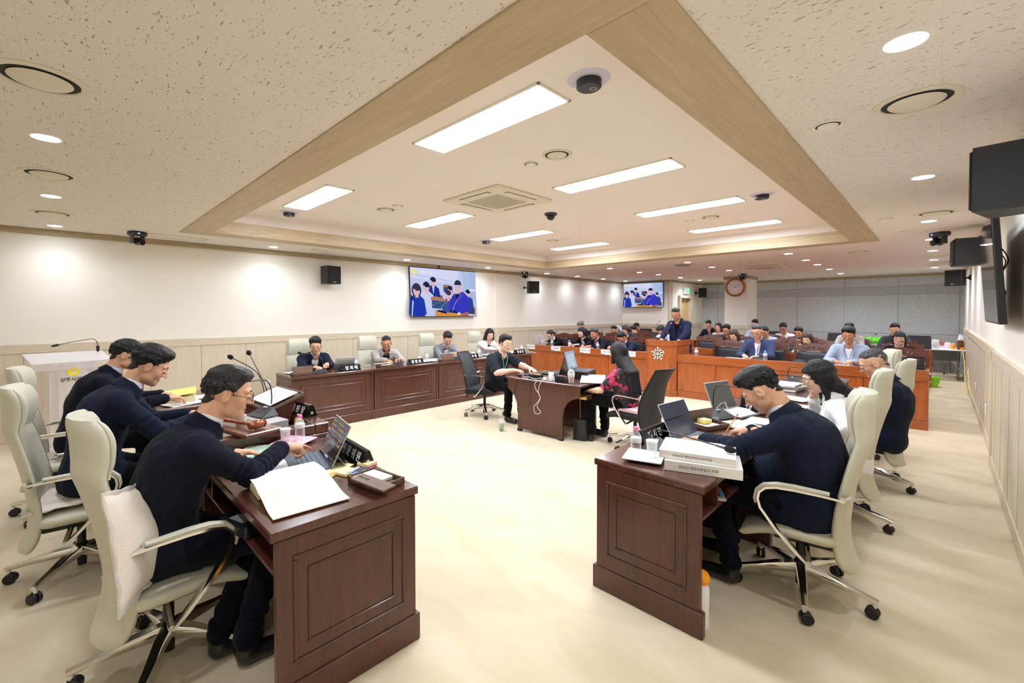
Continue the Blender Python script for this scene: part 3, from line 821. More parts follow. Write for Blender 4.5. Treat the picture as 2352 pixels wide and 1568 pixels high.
def hair_mesh(style, h, seed=0):
    key = ('hair', style, h, seed)
    if key in HEADS: return HEADS[key]
    long_ = style in ('long', 'wavy', 'shoulder', 'bob', 'parted_bob')
    zl = {'long': -.52, 'wavy': -.40, 'shoulder': -.22}.get(style, -.17)
    f = Field((-.13, -.31 if style in ('long', 'wavy') else -.17, zl), (.13, .13, .175), h)
    th = {'short': .010, 'crop': .006, 'full': .017, 'curly': .022, 'thin': .007}.get(style, .014)
    top = {'full': .012, 'curly': .012, 'short': .006}.get(style, .004)
    if long_: f.ell((0, -.016, .034), (.074 + th, .094 + th, .086 + th), 0)
    else:
        # thickness fades out towards the hairline so the sides and the nape taper
        ys = [-.13, -.10, -.07, -.045, -.02, .000, .014, .030, .048, .070, .085, .13]
        zs = {'crop': [-.052, -.052, -.040, -.016, .012, .018, -.002, .030, .055, .078, .084, .09], 'thin': [-.052, -.052, -.040, -.014, .010, .016, -.004, .032, .062, .092, .100, .10],
              'ponytail': [-.060, -.062, -.05, -.03, -.008, .006, -.004, .030, .050, .066, .070, .072]}.get(style, [-.058, -.058, -.046, -.022, .006, .014, -.012, .024, .048, .066, .072, .076])
        X, Y, Z = f.coords(); r0 = (.0742, .0952, .0862)
        d_ = (X / r0[0], (Y + .014) / r0[1], (Z - .032) / r0[2]); q_ = np.sqrt(d_[0] ** 2 + d_[1] ** 2 + d_[2] ** 2) + 1e-9
        g_ = np.sqrt((d_[0] / r0[0]) ** 2 + (d_[1] / r0[1]) ** 2 + (d_[2] / r0[2]) ** 2) + 1e-9
        sk_ = q_ * (q_ - 1) / g_
        tn = np.clip((-.02 - Z) / .10, 0, 1); nk_ = np.sqrt(X ** 2 + (Y + .032 + .030 * tn) ** 2) - .0560; nk_ = np.where(Z > -.01, .1, nk_)
        sk_ = np.minimum(sk_, nk_)
        sg_ = 1 if seed % 2 else -1
        line = np.interp(Y, ys, zs) + np.clip((Y - .03) / .03, 0, 1) * (.020 * np.clip((sg_ * X + .012) / .045, 0, 1) + .004 * np.sin(X * 190 + seed) - .004)
        lift = np.clip((Z - line) / .060, -.3, 1); the = np.sign(lift) * np.abs(lift) ** .8 * (th * (.42 + .58 * np.clip((Z - .02) / .07, 0, 1)) + top * np.clip((Z - .05) / .05, 0, 1)) - .0004 - .03 * np.clip((line - Z) / .025, 0, 1)
        low_ = np.where(Z < -.02, (Z + .02) * .35, 0)      # follow the neck below the ears
        f.d = np.minimum(.2, sk_ - the + low_ * 0).astype(np.float32)
    if style in ('full',): f.ell((0, .040, .100 + top * .5), (.062, .048, .028), .03)
    if style in ('short', 'thin'): f.ell((0, .030, .092 + top), (.055, .05, .022), .03)
    X, Y, Z = f.coords()
    # outline of the hair: keep z above the line zc(y); side burns in front of the ear
    if not long_:
        if style == 'ponytail':
            f.cone((0, -.10, .03), (0.01, -.125, -.02), .028, .03, .02); f.cone((0.01, -.125, -.02), (.03, -.12, -.14), .03, .012, .02)
            for s in (-1, 1): f.cone((s * .078, .03, .02), (s * .078, .035, -.06), .006, .003, .01)
    else:
        lw = {'long': .052, 'wavy': .05, 'shoulder': .045, 'bob': .04, 'parted_bob': .04}[style]
        zb = {'long': -.48, 'wavy': -.36, 'shoulder': -.17, 'bob': -.085, 'parted_bob': -.105}[style]
        for s in (-1, 0, 1):
            f.cone((s * .048, -.045, .0), (s * .055, -.085, max(zb + .03, -.14)), lw, lw * .9, .03)
            if style in ('long', 'wavy'): f.cone((s * .052, -.082, -.08), (s * .062, -.190, -.22), lw * .85, lw * .7, .03); f.cone((s * .062, -.190, -.22), (s * .062, -.235, zb + .03), lw * .75, lw * .55, .03)
        for s in (-1, 1):
            f.cone((s * .074, .000, .03), (s * .080, .005, max(zb, -.10)), .020, .022, .02)
            if style in ('wavy', 'shoulder'): f.cone((s * .080, .0, -.09), (s * .085, .0, zb + .04), .024, .014, .02)
        front = {'bob': .030, 'parted_bob': .056, 'shoulder': .058, 'long': .052, 'wavy': .058}[style]
        # the face opening
        fw = {'bob': .060, 'parted_bob': .056, 'shoulder': .057, 'long': .057, 'wavy': .057}[style]
        face = np.maximum.reduce([np.broadcast_to(np.abs(X) - fw + .25 * np.maximum(Z - .02, 0), f.d.shape), np.broadcast_to(.012 - Y, f.d.shape), np.broadcast_to(Z - front - .0, f.d.shape)])
        f.cut(face, .012)
        inner = np.sqrt((X / .060) ** 2 + ((Y - .02) / .07) ** 2) - 1
        f.cut(np.maximum(inner * .05, Z + .09), .01)
        if style == 'wavy': f.d += (.006 * np.sin(Z * 45 + 6 * X) * np.clip(-Z * 8, 0, 1)).astype(np.float32)
    if h < .0045 and style not in ('long', 'crop'):
        rg = random.Random(seed + 5); n_t = 230
        for q in range(n_t):
            a = rg.uniform(0, 2 * PI); e_ = rg.uniform(-.25, 1.0) if not long_ else rg.uniform(.0, 1.0); ce = math.cos(e_ * PI / 2)
            nn = V3(math.cos(a) * ce, math.sin(a) * ce, math.sin(e_ * PI / 2)); p0 = V3(0, -.016, .034) + nn * V3(.072 + th, .092 + th, .084 + th)
            if nn[1] > .35 and p0[2] < .085: continue
            if not long_ and p0[2] < np.interp(p0[1], ys, zs) + .034: continue
            fl_ = V3(nn[0] * .6, .5 if nn[1] > -.2 else -.15, -.15 if nn[1] > .3 else -.55) + V3(rg.uniform(-.3, .3), rg.uniform(-.2, .2), 0); fl_ = fl_ - nn * (fl_ @ nn); fl_ = nrm(fl_)
            L_ = rg.uniform(.018, .034) * (.6 if style == 'crop' else 1)
            f.cone(p0 - nn * .002, p0 + fl_ * L_ + nn * rg.uniform(-.002, .004), .0058, .0018, .003)
    am_ = 1.0 if long_ else np.clip((Z - line - .004) / .045, 0, 1)
    if style == 'long': f.d += (.0022 * noise3(X, Y, Z * .05, 210, seed)).astype(np.float32)
    elif h < .0045:
        f.d += (am_ * (.0022 * noise3(X * 1.4, Y * .55, Z * .8, 170, seed) + .0028 * noise3(X, Y * .6, Z, 80, seed + 2))).astype(np.float32)
    elif style == 'curly': f.d += (am_ * .004 * noise3(X, Y, Z, 190, seed)).astype(np.float32)
    else: f.d += (am_ * .002 * noise3(X, Y * .7, Z, 90, seed)).astype(np.float32)
    V, F = f.mesh()
    HEADS[key] = (V, F, 0); return HEADS[key]

# ---------------- hands: right hand, wrist at origin, fingers along +Y, back of hand +Z, thumb on -X
def hand_mesh(pose, h, left=False):
    key = ('hand', pose, h, left)
    if key in HEADS: return HEADS[key]
    f = Field((-.09, -.05, -.11), (.07, .20, .06), h)
    fr = .0078 if h < .004 else .0088
    f.cone((0, -.04, 0), (0, .012, 0), .024, .022, 0, u=V3(1, 0, 0), su=1.2)
    f.cone((-.012, .02, 0), (-.020, .082, .0), .016, .013, .018, u=V3(0, 0, 1), su=.8)
    f.cone((.012, .02, -.002), (.022, .076, -.004), .016, .0125, .018)
    f.cone((0, .02, 0), (.002, .083, 0), .016, .013, .018)
    X0 = [-.029, -.010, .010, .028]; Y0 = [.086, .091, .087, .078]; Ls = [(.040, .024, .021), (.044, .028, .022), (.041, .026, .021), (.032, .020, .018)]
    C = {'flat': [(8, 12, 8)] * 4, 'relaxed': [(22, 28, 18), (26, 32, 20), (30, 34, 22), (32, 36, 22)], 'type': [(18, 45, 25), (20, 48, 28), (20, 48, 28), (22, 45, 25)],
         'pen': [(50, 45, 20), (62, 60, 25), (70, 75, 35), (72, 78, 40)], 'fist': [(70, 85, 40), (72, 88, 42), (74, 88, 42), (76, 86, 40)],
         'point': [(14, 14, 10), (60, 70, 35), (66, 78, 40), (68, 78, 40)]}[pose]
    spread = {'flat': .10, 'type': .07}.get(pose, .02)
    for i in range(4):
        p = V3(X0[i], Y0[i], 0 if i < 3 else -.004); a = 0; yaw = (i - 1.5) * spread
        for j in range(3):
            a += R(C[i][j]); d = V3(math.sin(yaw) * math.cos(a), math.cos(yaw) * math.cos(a), -math.sin(a))
            q = p + d * Ls[i][j]; r0 = fr * (1 - .10 * j) * (.92 if i == 3 else 1); r1 = fr * (.92 - .10 * j) * (.92 if i == 3 else 1)
            f.cone(p, q, r0, r1, .004 if j else .008); p = q
    T = {'flat': [(-.045, .045, -.010), (-.062, .070, -.014), (-.068, .092, -.016)], 'relaxed': [(-.042, .045, -.018), (-.052, .072, -.030), (-.048, .094, -.040)],
         'type': [(-.043, .045, -.016), (-.056, .070, -.028), (-.056, .092, -.036)], 'pen': [(-.038, .046, -.022), (-.036, .074, -.040), (-.026, .094, -.050)],
         'fist': [(-.036, .045, -.024), (-.026, .072, -.040), (-.006, .086, -.046)], 'point': [(-.036, .045, -.022), (-.030, .072, -.036), (-.016, .088, -.044)]}[pose]
    p = V3(-.018, .014, -.006)
    for j, q in enumerate(T):
        q = V3(*q); f.cone(p, q, [.016, .0105, .0092][j], [.0105, .0092, .0080][j], .012 if j == 0 else .005); p = q
    V, F = f.mesh()
    if left: V = V * V3(-1, 1, 1); F = F[:, ::-1]
    HEADS[key] = (V, F, 0); return HEADS[key]

SKINS = {}
def skin_mat(name, c):
    if name in MATS: return MATS[name]
    m, nt, b = _new(name); b.inputs['Base Color'].default_value = (*c, 1); b.inputs['Roughness'].default_value = .5
    b.inputs['Specular IOR Level'].default_value = .35
    tc = nt.nodes.new('ShaderNodeTexCoord'); n = nt.nodes.new('ShaderNodeTexNoise'); n.inputs['Scale'].default_value = 28; n.inputs['Detail'].default_value = 4
    nt.links.new(tc.outputs['Object'], n.inputs[0])
    cr = nt.nodes.new('ShaderNodeValToRGB'); cr.color_ramp.elements[0].position = .3; cr.color_ramp.elements[1].position = .7
    cr.color_ramp.elements[0].color = (c[0] * .93, c[1] * .85, c[2] * .80, 1); cr.color_ramp.elements[1].color = (*c, 1)
    nt.links.new(n.outputs['Fac'], cr.inputs[0]); nt.links.new(cr.outputs[0], b.inputs['Base Color'])
    MATS[name] = m; return m
SK_M = skin_mat('skin_tan', srgb(222, 176, 146)); SK_F = skin_mat('skin_fair', srgb(232, 196, 172)); SK_D = skin_mat('skin_brown', srgb(190, 140, 108))
M_lip = mat('lips', srgb(196, 132, 116), .45); M_lipf = mat('lips_red', srgb(206, 112, 108), .4)
M_lash = mat('lash_brow', (.025, .018, .015), .7)
def hair_mat(name, c, c2, rough=.42):
    if name in MATS: return MATS[name]
    m = mat(name, c2, rough=rough, col2=c, vscale=9, stretch=(14, 2.5, 6), detail=6, bump=.6, bscale=26, spec=.4)
    return m
H_BLACK = hair_mat('hair_black', (.004, .0035, .004), (.018, .016, .017)); H_SOFT = hair_mat('hair_soft_black', (.007, .006, .006), (.032, .028, .028))
H_GREY = hair_mat('hair_grey', (.03, .03, .033), (.35, .35, .37)); H_SALT = hair_mat('hair_salt', (.010, .010, .012), (.13, .13, .14)); H_BROWN = hair_mat('hair_brown', (.030, .014, .009), (.085, .045, .03))
def cloth(name, c, rough=.9, var=.06, bump=.25, sheen=.04): return mat(name, c, rough=rough, var=var, vscale=60, bump=bump, bscale=420, sheen=sheen, spec=.12)
C_NAVY = cloth('navy_suit', srgb(26, 32, 50)); C_DNAVY = cloth('dark_navy_suit', srgb(22, 25, 38)); C_MNAVY = cloth('mid_navy_suit', srgb(33, 38, 66)); C_BLUE = cloth('blue_jacket', srgb(62, 71, 102), var=.15)
C_BLACK = cloth('black_cloth', srgb(16, 16, 19)); C_CHAR = cloth('charcoal_jacket', srgb(62, 62, 70)); C_GREY = cloth('grey_jacket', srgb(140, 142, 150), var=.1); C_LGREY = cloth('light_grey_jacket', srgb(176, 170, 166), var=.1)
C_SKY = cloth('sky_jacket', srgb(166, 179, 202), var=.08); C_WHITE = cloth('white_cloth', srgb(238, 237, 238), sheen=.1, var=.02); C_LBLUE = cloth('pale_blue_shirt', srgb(190, 203, 232), sheen=.1)
C_PURPLE = cloth('purple_jacket', srgb(84, 62, 102), var=.25); C_TEAL = cloth('teal_jacket', srgb(32, 54, 74)); C_LIME = cloth('pale_lime_jacket', srgb(216, 222, 176)); C_DBLUE = cloth('dark_blue_shirt', srgb(26, 32, 66))
C_BEIGE = cloth('grey_beige_jacket', srgb(170, 160, 158), var=.1); C_TEE = cloth('charcoal_tee', srgb(44, 46, 54)); C_TROU = cloth('black_trousers', srgb(11, 12, 15)); C_TNAVY = cloth('navy_trousers', srgb(13, 15, 26))
M_shoe = mat('black_shoe', (.012, .011, .011), .3, coat=.3); M_wire = mat('thin_frame', (.04, .035, .03), .3, metal=.7); M_gold = mat('gold_frame', (.5, .38, .2), .25, metal=1)
M_lens = clear('spectacle_lens', (1, 1, 1), .03, .02)
LANY = {'blue': mat('lanyard_blue', srgb(50, 70, 180), .6), 'mint': mat('lanyard_mint', srgb(140, 215, 195), .6)}
def floral_mat():
    m, nt, b = _new('rose_print_chiffon'); L = nt.links
    tc = nt.nodes.new('ShaderNodeTexCoord'); v = nt.nodes.new('ShaderNodeTexNoise'); v.inputs['Scale'].default_value = 9; v.inputs['Detail'].default_value = 2.5; v.inputs['Distortion'].default_value = .8
    n = nt.nodes.new('ShaderNodeTexNoise'); n.inputs['Scale'].default_value = 22; n.inputs['Detail'].default_value = 3
    L.new(tc.outputs['Object'], v.inputs['Vector']); L.new(tc.outputs['Object'], n.inputs['Vector'])
    a = nt.nodes.new('ShaderNodeMath'); a.operation = 'MULTIPLY_ADD'; a.inputs[1].default_value = .3; L.new(n.outputs['Fac'], a.inputs[0]); L.new(v.outputs['Fac'], a.inputs[2])
    cr = nt.nodes.new('ShaderNodeValToRGB'); e = cr.color_ramp.elements
    e[0].position = .56; e[0].color = (*srgb(225, 64, 112), 1); e[1].position = .66; e[1].color = (*srgb(36, 30, 36), 1)
    q = e.new(.60); q.color = (*srgb(180, 40, 86), 1); q = e.new(.625); q.color = (*srgb(60, 50, 58), 1)
    L.new(a.outputs[0], cr.inputs[0]); L.new(cr.outputs[0], b.inputs['Base Color']); b.inputs['Roughness'].default_value = .7
    MATS['rose'] = m; return m
C_FLORAL = floral_mat()

def two_bone(a, c, l1, l2, pole):
    """joint position between a and c"""
    a = np.asarray(a, float); c = np.asarray(c, float); d = c - a; L = np.linalg.norm(d)
    if L > (l1 + l2) * .985: c = a + d / L * (l1 + l2) * .985; d = c - a; L = np.linalg.norm(d)
    x = (l1 * l1 - l2 * l2 + L * L) / (2 * L); hh = math.sqrt(max(l1 * l1 - x * x, 0)); n = d / L
    p = np.asarray(pole, float); p = p - n * (p @ n); p = nrm(p)
    return a + n * x + p * hh, c
def person(label, head, yaw, body_yaw=None, pitch=0, roll=0, hands=None, female=False, hair='short', hmat=None, hseed=0, skin=None, near=False,
           top=None, shirt=None, tie=None, style='jacket', legs=None, glasses=None, lanyard=None, stand=False, seat=.47, size=1.04, feet=None,
           poses=('relaxed', 'relaxed'), group=None, girth=1.0, full=1.0, sleeve=1.0, poles=(None, None), slump=.10, hipy=None, badge=False, pin=False, knee_in=0, lowres=False, hand_dirs=(None, None)):
    """head = world position of the middle of the head; yaw in degrees, 0 looks along +Y, 90 along -X.
       hands = (right, left) world targets of the wrists"""
    S = size; byaw = yaw if body_yaw is None else body_yaw
    skin = skin or (SK_F if female else SK_M); hmat = hmat or H_BLACK; top = top or C_NAVY; legs = legs or C_TROU
    H = V3(*head); cb, sb = math.cos(R(byaw)), math.sin(R(byaw))
    fw = V3(-sb, cb, 0); rt = V3(cb, sb, 0); up = V3(0, 0, 1)
    # head frame
    Rh = np.array((Matrix.Rotation(R(yaw), 3, 'Z') @ Matrix.Rotation(R(-pitch), 3, 'X') @ Matrix.Rotation(R(roll), 3, 'Y')))
    hu = Rh[:, 2]; hf = Rh[:, 1]
    sk = H - hu * .055 * S - hf * .030 * S                       # where the neck enters the skull
    nd = nrm(up * 1.0 - fw * (-.0) + (up * -1 + hu) * .25)
    tl = .50 * S                                                 # seat to base of the neck
    hz = (.92 * S if stand else seat + .045)
    N = sk - nrm(up * .82 + fw * .42 + hu * .15) * .100 * S
    dz = N[2] - hz
    if dz > tl * .985: hz = N[2] - tl * .985; dz = N[2] - hz
    back = math.sqrt(max(tl * tl - dz * dz, 0)) if hipy is None else hipy
    if stand: back = min(back, .10)
    P = V3(N[0], N[1], 0) - fw * back; P[2] = hz
    if stand: P[2] = N[2] - tl * .98
    ax = nrm(N - P); bk = nrm(np.cross(ax, rt)); bk = -bk if bk @ fw > 0 else bk
    mid = (P + N) / 2 + bk * slump * .45 * S; chest = P + (N - P) * .70 + bk * slump * .42 * S
    root = bpy.data.objects.new('person', None); COL.objects.link(root); root.location = (P[0], P[1], 0); root.empty_display_size = .2
    tag(root, label, 'person', group)
    O = V3(P[0], P[1], 0); loc = lambda p: np.asarray(p) - O
    fs = .93 if female else 1.0; g = girth * S
    shw = .178 * S * fs * (1 + (girth - 1) * .3)
    tdir = nrm(N - chest)
    shc = N - tdir * .082 * S
    ShR, ShL = shc + rt * shw, shc - rt * shw
    if hands is None: hands = (P + fw * .35 + rt * .12 + up * .27, P + fw * .35 - rt * .12 + up * .27)
    W = []; E = []; l1, l2 = .275 * S * fs, .245 * S * fs
    for i, (sh, s) in enumerate(((ShR, 1), (ShL, -1))):
        pole = V3(*poles[i]) if poles[i] is not None else (rt * s * .70 - up * .85 - fw * .15)
        e, wv = two_bone(sh + fw * .0, V3(*hands[i]), l1, l2, pole); E.append(e); W.append(wv)
    hb = .0055 if near else (.0115 if not lowres else .013); hh_ = .0033 if near else .0058; hn = .0029 if near else .0052
    wrk = (.0065 if near else .004)
    # ---- outer garment
    nk = nrm(sk - N)
    bare = sleeve < .75
    def torso(f, e, arms=True, skirt=True, k=.05):
        f.cone(loc(P + up * .02), loc(mid), (.120 * g + e), (.122 * g + e), k, u=rt, su=1.42 * fs)
        f.cone(loc(mid), loc(chest), (.122 * g + e), (.122 * g + e), k, u=rt, su=1.42 * fs)
        f.cone(loc(chest), loc(shc - tdir * .02), (.120 * g + e), (.092 * S + e), k, u=rt, su=1.48 * fs)
        f.cone(loc(ShR * .9 + ShL * .1), loc(ShL * .9 + ShR * .1), (.060 * S + e), (.060 * S + e), .05)
        f.cone(loc(shc), loc(N - tdir * .01), (.060 * S + e), (.052 * S + e), .075)
        if female: 
            for s in (-1, 1): f.ell(loc(chest - bk * .085 * S + rt * s * .07 * S - tdir * .02), (.055 + e, .05 + e, .055 + e), .04)
        elif girth > 1.08: f.ell(loc(P + (N - P) * .28 - bk * .06 + up * .02), (.15 * g + e, .13 * g + e, .13 * g + e), .06)
        if arms:
            for i, sh in enumerate((ShR, ShL)):
                ee, ww = E[i], W[i]
                ar = 1.0 if not female else .84
                ar = ar * (1 + (girth - 1) * .7)
                if bare:
                    q = sh + (ee - sh) * sleeve * 1.25
                    f.cone(loc(sh), loc(q), .068 * S * ar + e, (.074 * S * ar + e) if style == 'tee' else .056 * S * ar + e, .03, wr=(wrk, 4, .8, .4))
                else:
                    f.cone(loc(sh - tdir * .010 - rt * (1 - 2 * i) * .012), loc(ee), .061 * S * ar + e, .053 * S * ar + e, .05, wr=(wrk, 7, .95, .35))
                    q = ee + (ww - ee) * (.90 if style == 'jacket' else .95)
                    f.cone(loc(ee), loc(q), .053 * S * ar + e, .041 * S * ar + e, .02, wr=(wrk, 6, .05, .4))
    pts = np.array([loc(p) for p in (P, N, ShR, ShL, E[0], E[1], W[0], W[1], mid)])
    f = Field(pts.min(0) - .20 * max(1, girth), pts.max(0) + .17, hb)
    torso(f, 0.0)
    if style == 'jacket':
        for s in (-1, 1): f.cone(loc(P + rt * s * .09 * S + up * .0), loc(P + rt * s * .11 * S + fw * (.12 if not stand else .03) - up * (.02 if not stand else .16)), .105 * g, (.085 if not stand else .118) * g, .05)
        f.cone(loc(P - fw * .02), loc(P - fw * .045 - up * (.05 if not stand else .14)), .105 * g, (.095 if not stand else .112) * g, .05, u=rt, su=1.4)
        f.torus(loc(N + tdir * .006 * S), nrm(tdir * .8 + nk * .5 - bk * .35), .062 * S, .013, .022, sx=1.05, u=rt)
        if near:  # cuff buttons are separate small parts below; a faint hem thickening at the cuffs
            for i in (0, 1):
                q = E[i] + (W[i] - E[i]) * .885; f.torus(loc(q), nrm(W[i] - E[i]), .038 * S, .007, .008)
    elif style in ('shirt', 'blouse', 'tee'):
        f.cone(loc(P), loc(P + fw * .06 - up * .02), .115 * g, .10 * g, .05, u=rt, su=1.35)
    # neckline and front opening
    X, Y, Z = f.coords()
    dv = (X - loc(N)[0], Y - loc(N)[1], Z - loc(N)[2])
    along = dv[0] * tdir[0] + dv[1] * tdir[1] + dv[2] * tdir[2]
    side = np.abs(dv[0] * rt[0] + dv[1] * rt[1] + dv[2] * rt[2])
    fr = -(dv[0] * bk[0] + dv[1] * bk[1] + dv[2] * bk[2])
    nk = nrm(sk - N)
    ncut = np.sqrt((dv[0] ** 2 + dv[1] ** 2 + dv[2] ** 2) - (dv[0] * nk[0] + dv[1] * nk[1] + dv[2] * nk[2]) ** 2) - .053 * S
    f.cut(np.maximum(np.maximum(ncut, -(along + .03)), np.abs(fr) - .14 + 0 * along), .008)
    if style == 'jacket':
        dep = .34 if not female else .26
        wd = np.interp(along, [-dep, -.06, .05], [.0, .052, .062])
        f.cut(np.maximum.reduce([side - wd, .035 - fr + 0 * along, -(along + dep), fr - .165 * g]), .004)
    else:
        dep = .05 if style == 'shirt' else .075
        wd = np.interp(along, [-dep, 0, .05], [.004, .045, .06])
        f.cut(np.maximum.reduce([side - wd, .02 - fr, -(along + dep), fr - .15 * g]), .006)
    if near:
        dd = (X + Y * .6) * .5 + Z * .35
        nz = .0075 * (.45 - np.abs(noise3(X + .35 * Z, Y - .25 * Z, Z * .55, 17, hseed))) + .0040 * (.4 - np.abs(noise3(X * 1.2 - .4 * Z, Y + .3 * Z, Z * .6, 38, hseed + 3))) + .0008 * noise3(X * 1.6, Y, Z * .6, 80, hseed + 1)
        nz = -nz
        if style == 'jacket':
            bside = dv[0] * rt[0] + dv[1] * rt[1] + dv[2] * rt[2]
            nz = nz + .0035 * np.exp(-(bside / .0045) ** 2) * (fr < 0)
            for i, sh in enumerate((ShR, ShL)):
                q = loc(sh) - (rt * (1 - 2 * i)) * .035; pl = (X - q[0]) * rt[0] + (Y - q[1]) * rt[1] + (Z - q[2]) * rt[2]
                rr2 = (X - q[0]) ** 2 + (Y - q[1]) ** 2 + (Z - q[2]) ** 2; nz = nz + .004 * np.exp(-(pl / .005) ** 2) * np.exp(-(rr2 / .12 ** 2) ** 3)
        # radiating drag folds under the arms
        f.d += nz.astype(np.float32)
    V, F = f.mesh()
    nm = {'jacket': 'jacket', 'shirt': 'shirt', 'blouse': 'blouse', 'tee': 'shirt'}[style]
    jk = np_obj(nm, [(V, F, 0)], [top], root)
    if style == 'jacket':
        cax = nrm(nk * .75 + tdir * .25 - bk * .12); cf = nrm(np.cross(rt, cax)); cf = -cf if cf @ bk > 0 else cf      # cf points to the front
        def colr(u, v):
            a = R(-148 + 296 * u); w_ = math.cos(R((u - .5) * 150))
            r_ = (.0665 + .026 * v) * S; zc = (.030 - .052 * v * (.75 + .25 * w_)) * S - (1 - w_) * .022
            p = loc(N) + cax * zc + (-cf * math.cos(a) + rt * math.sin(a)) * r_ * (1 + .04 * abs(math.sin(a)))
            return tuple(p)
        mb = MB(); mb.surf(colr, 28, 5, t=.006); mb.build('collar', top, root, smooth=70)
    if style == 'jacket' and not lowres:
        # lapels lying along the edges of the opening
        fl = Field(pts.min(0) - .20 * max(1, girth), pts.max(0) + .17, hb)
        torso(fl, .004 if near else .006, arms=False)
        wd2 = wd + np.interp(along, [-dep, -.20, -.08, .0], [.004, .030, .045, .035])
        keep = np.maximum.reduce([np.broadcast_to(side - wd2, f.d.shape), np.broadcast_to(wd - side, f.d.shape), np.broadcast_to(.03 - fr, f.d.shape), np.broadcast_to(-(along + dep), f.d.shape), np.broadcast_to(along - .035, f.d.shape)])
        fl.d = np.maximum(fl.d, keep).astype(np.float32); fl.cut(np.maximum(ncut, -(along + .03)))
        Vl, Fl = fl.mesh()
        if len(Vl): np_obj('lapel', [(Vl, Fl, 0)], [top], root)
        sm = shirt or C_WHITE
        fsx = Field(pts.min(0) - .18 * max(1, girth), pts.max(0) + .17, hb)
        torso(fsx, -.010, arms=False)
        fsx.torus(loc(N + nk * .030 * S), nrm(nk * .9 - bk * .35), .056 * S, .0095, .012)
        fsx.cone(loc(N), loc(N + nk * .034 * S), .058 * S, .057 * S, .01)
        X, Y, Z = fsx.coords(); dv = (X - loc(N)[0], Y - loc(N)[1], Z - loc(N)[2])
        al = dv[0] * tdir[0] + dv[1] * tdir[1] + dv[2] * tdir[2]; sd = np.abs(dv[0] * rt[0] + dv[1] * rt[1] + dv[2] * rt[2]); ff = -(dv[0] * bk[0] + dv[1] * bk[1] + dv[2] * bk[2])
        nc = np.sqrt(np.maximum((dv[0] ** 2 + dv[1] ** 2 + dv[2] ** 2) - (dv[0] * nk[0] + dv[1] * nk[1] + dv[2] * nk[2]) ** 2, 0)) - .049 * S
        fsx.cut(np.maximum(nc, -(al + .02)), .004)
        op = .0 if tie else .07
        if op: fsx.cut(np.maximum(np.maximum(sd - np.interp(al, [-op, .04], [.0, .030]), .03 - ff), -(al + op)), .004)
        Vs, Fs = fsx.mesh(); prt = [(Vs, Fs, 0)]
        for i in (0, 1):
            q0 = E[i] + (W[i] - E[i]) * .86; q1 = E[i] + (W[i] - E[i]) * .955
            m2 = MB(); m2.tube([loc(q0), loc(q1)], [.034 * S, .0335 * S], 18); prt.append(mb_parts(m2, 0))
        np_obj('shirt', prt, [sm], root)
        if tie:
            m2 = MB(); c0 = N + nk * .018 * S - bk * .050 * S; 
            ptsT = [loc(c0 + (-tdir) * t * .30 - bk * (.010 + .055 * math.sin(min(t * 1.6, 1) * PI / 2)) * S) for t in [i / 8 for i in range(9)]]
            m2.ribbon([tuple(p) for p in ptsT], [.030] + [.030 + .004 * i for i in range(8)], .006, upv=tuple(-bk)); m2.build('tie', tie, root)
    elif style == 'jacket' and lowres:
        pass
    # ---- body: head, neck, hands (and bare arms) as one mesh
    Vh, Fh, mh = head_skin(female, hh_, full)
    Wd = lambda V: (V * S) @ Rh.T + loc(H)
    parts = [(Wd(Vh), Fh, mh)]
    fn = Field(np.minimum(loc(sk), loc(N)) - .13, np.maximum(loc(sk), loc(N)) + .13, .0045 if near else .008)
    nr = .050 if female else .060
    fn.cone(loc(N - tdir * .05 * S), loc(sk + nrm(sk - N) * .02), (nr + .004) * S, (nr - .004) * S * full, 0)
    fn.ell(loc(N - tdir * .05 * S), (.085 * S, .085 * S, .05 * S), .04)
    Vn, Fn = fn.mesh(); parts.append((Vn, Fn, 0))
    for i in (0, 1):
        ee, ww = E[i], W[i]; fd = nrm(ww - ee)
        hd = V3(*hand_dirs[i]) if hand_dirs[i] is not None else nrm(fd * .8 + V3(fd[0], fd[1], 0) * .8 + V3(0, 0, -.12))
        hd = nrm(hd); hx = nrm(np.cross(hd, up)); hzv = np.cross(hx, hd)
        Rw = np.stack([hx, hd, hzv], 1)
        Vq, Fq, _ = hand_mesh(poses[i], hn, left=(i == 1))
        parts.append(((Vq * S * (.93 if female else 1)) @ Rw.T + loc(ww), Fq, 0))
        if bare:
            sh = (ShR, ShL)[i]; ar = .84 if female else 1
            fa = Field(np.minimum.reduce([loc(sh), loc(ee), loc(ww)]) - .08, np.maximum.reduce([loc(sh), loc(ee), loc(ww)]) + .08, .0055 if near else .009)
            fa.cone(loc(sh), loc(ee), .050 * S * ar, .040 * S * ar, 0); fa.cone(loc(ee), loc(ee + (ww - ee) * .35), .041 * S * ar, .040 * S * ar, .02)
            fa.cone(loc(ee + (ww - ee) * .35), loc(ww), .040 * S * ar, .026 * S, .02)
            Va, Fa = fa.mesh(); parts.append((Va, Fa, 0))
    fi = Field(pts.min(0) - .1, pts.max(0) + .1, .017)
    for a_, b_ in ((P, mid), (mid, chest), (chest, shc)): fi.cone(loc(a_), loc(b_), .075, .070, .03, u=rt, su=1.4)
    fi.cone(loc(shc), loc(N), .05, .045, .02); fi.cone(loc(ShR * .85 + ShL * .15), loc(ShL * .85 + ShR * .15), .034, .034, .02)
    for i, sh in enumerate((ShR, ShL)): fi.cone(loc(sh * .9 + shc * .1), loc(E[i]), .030, .027, .02); fi.cone(loc(E[i]), loc(W[i] + (W[i] - E[i]) * .04), .027, .021, .01)
    Vi, Fi = fi.mesh(); parts.append((Vi, Fi, 0))
    # brows and lashes
    mb = MB()
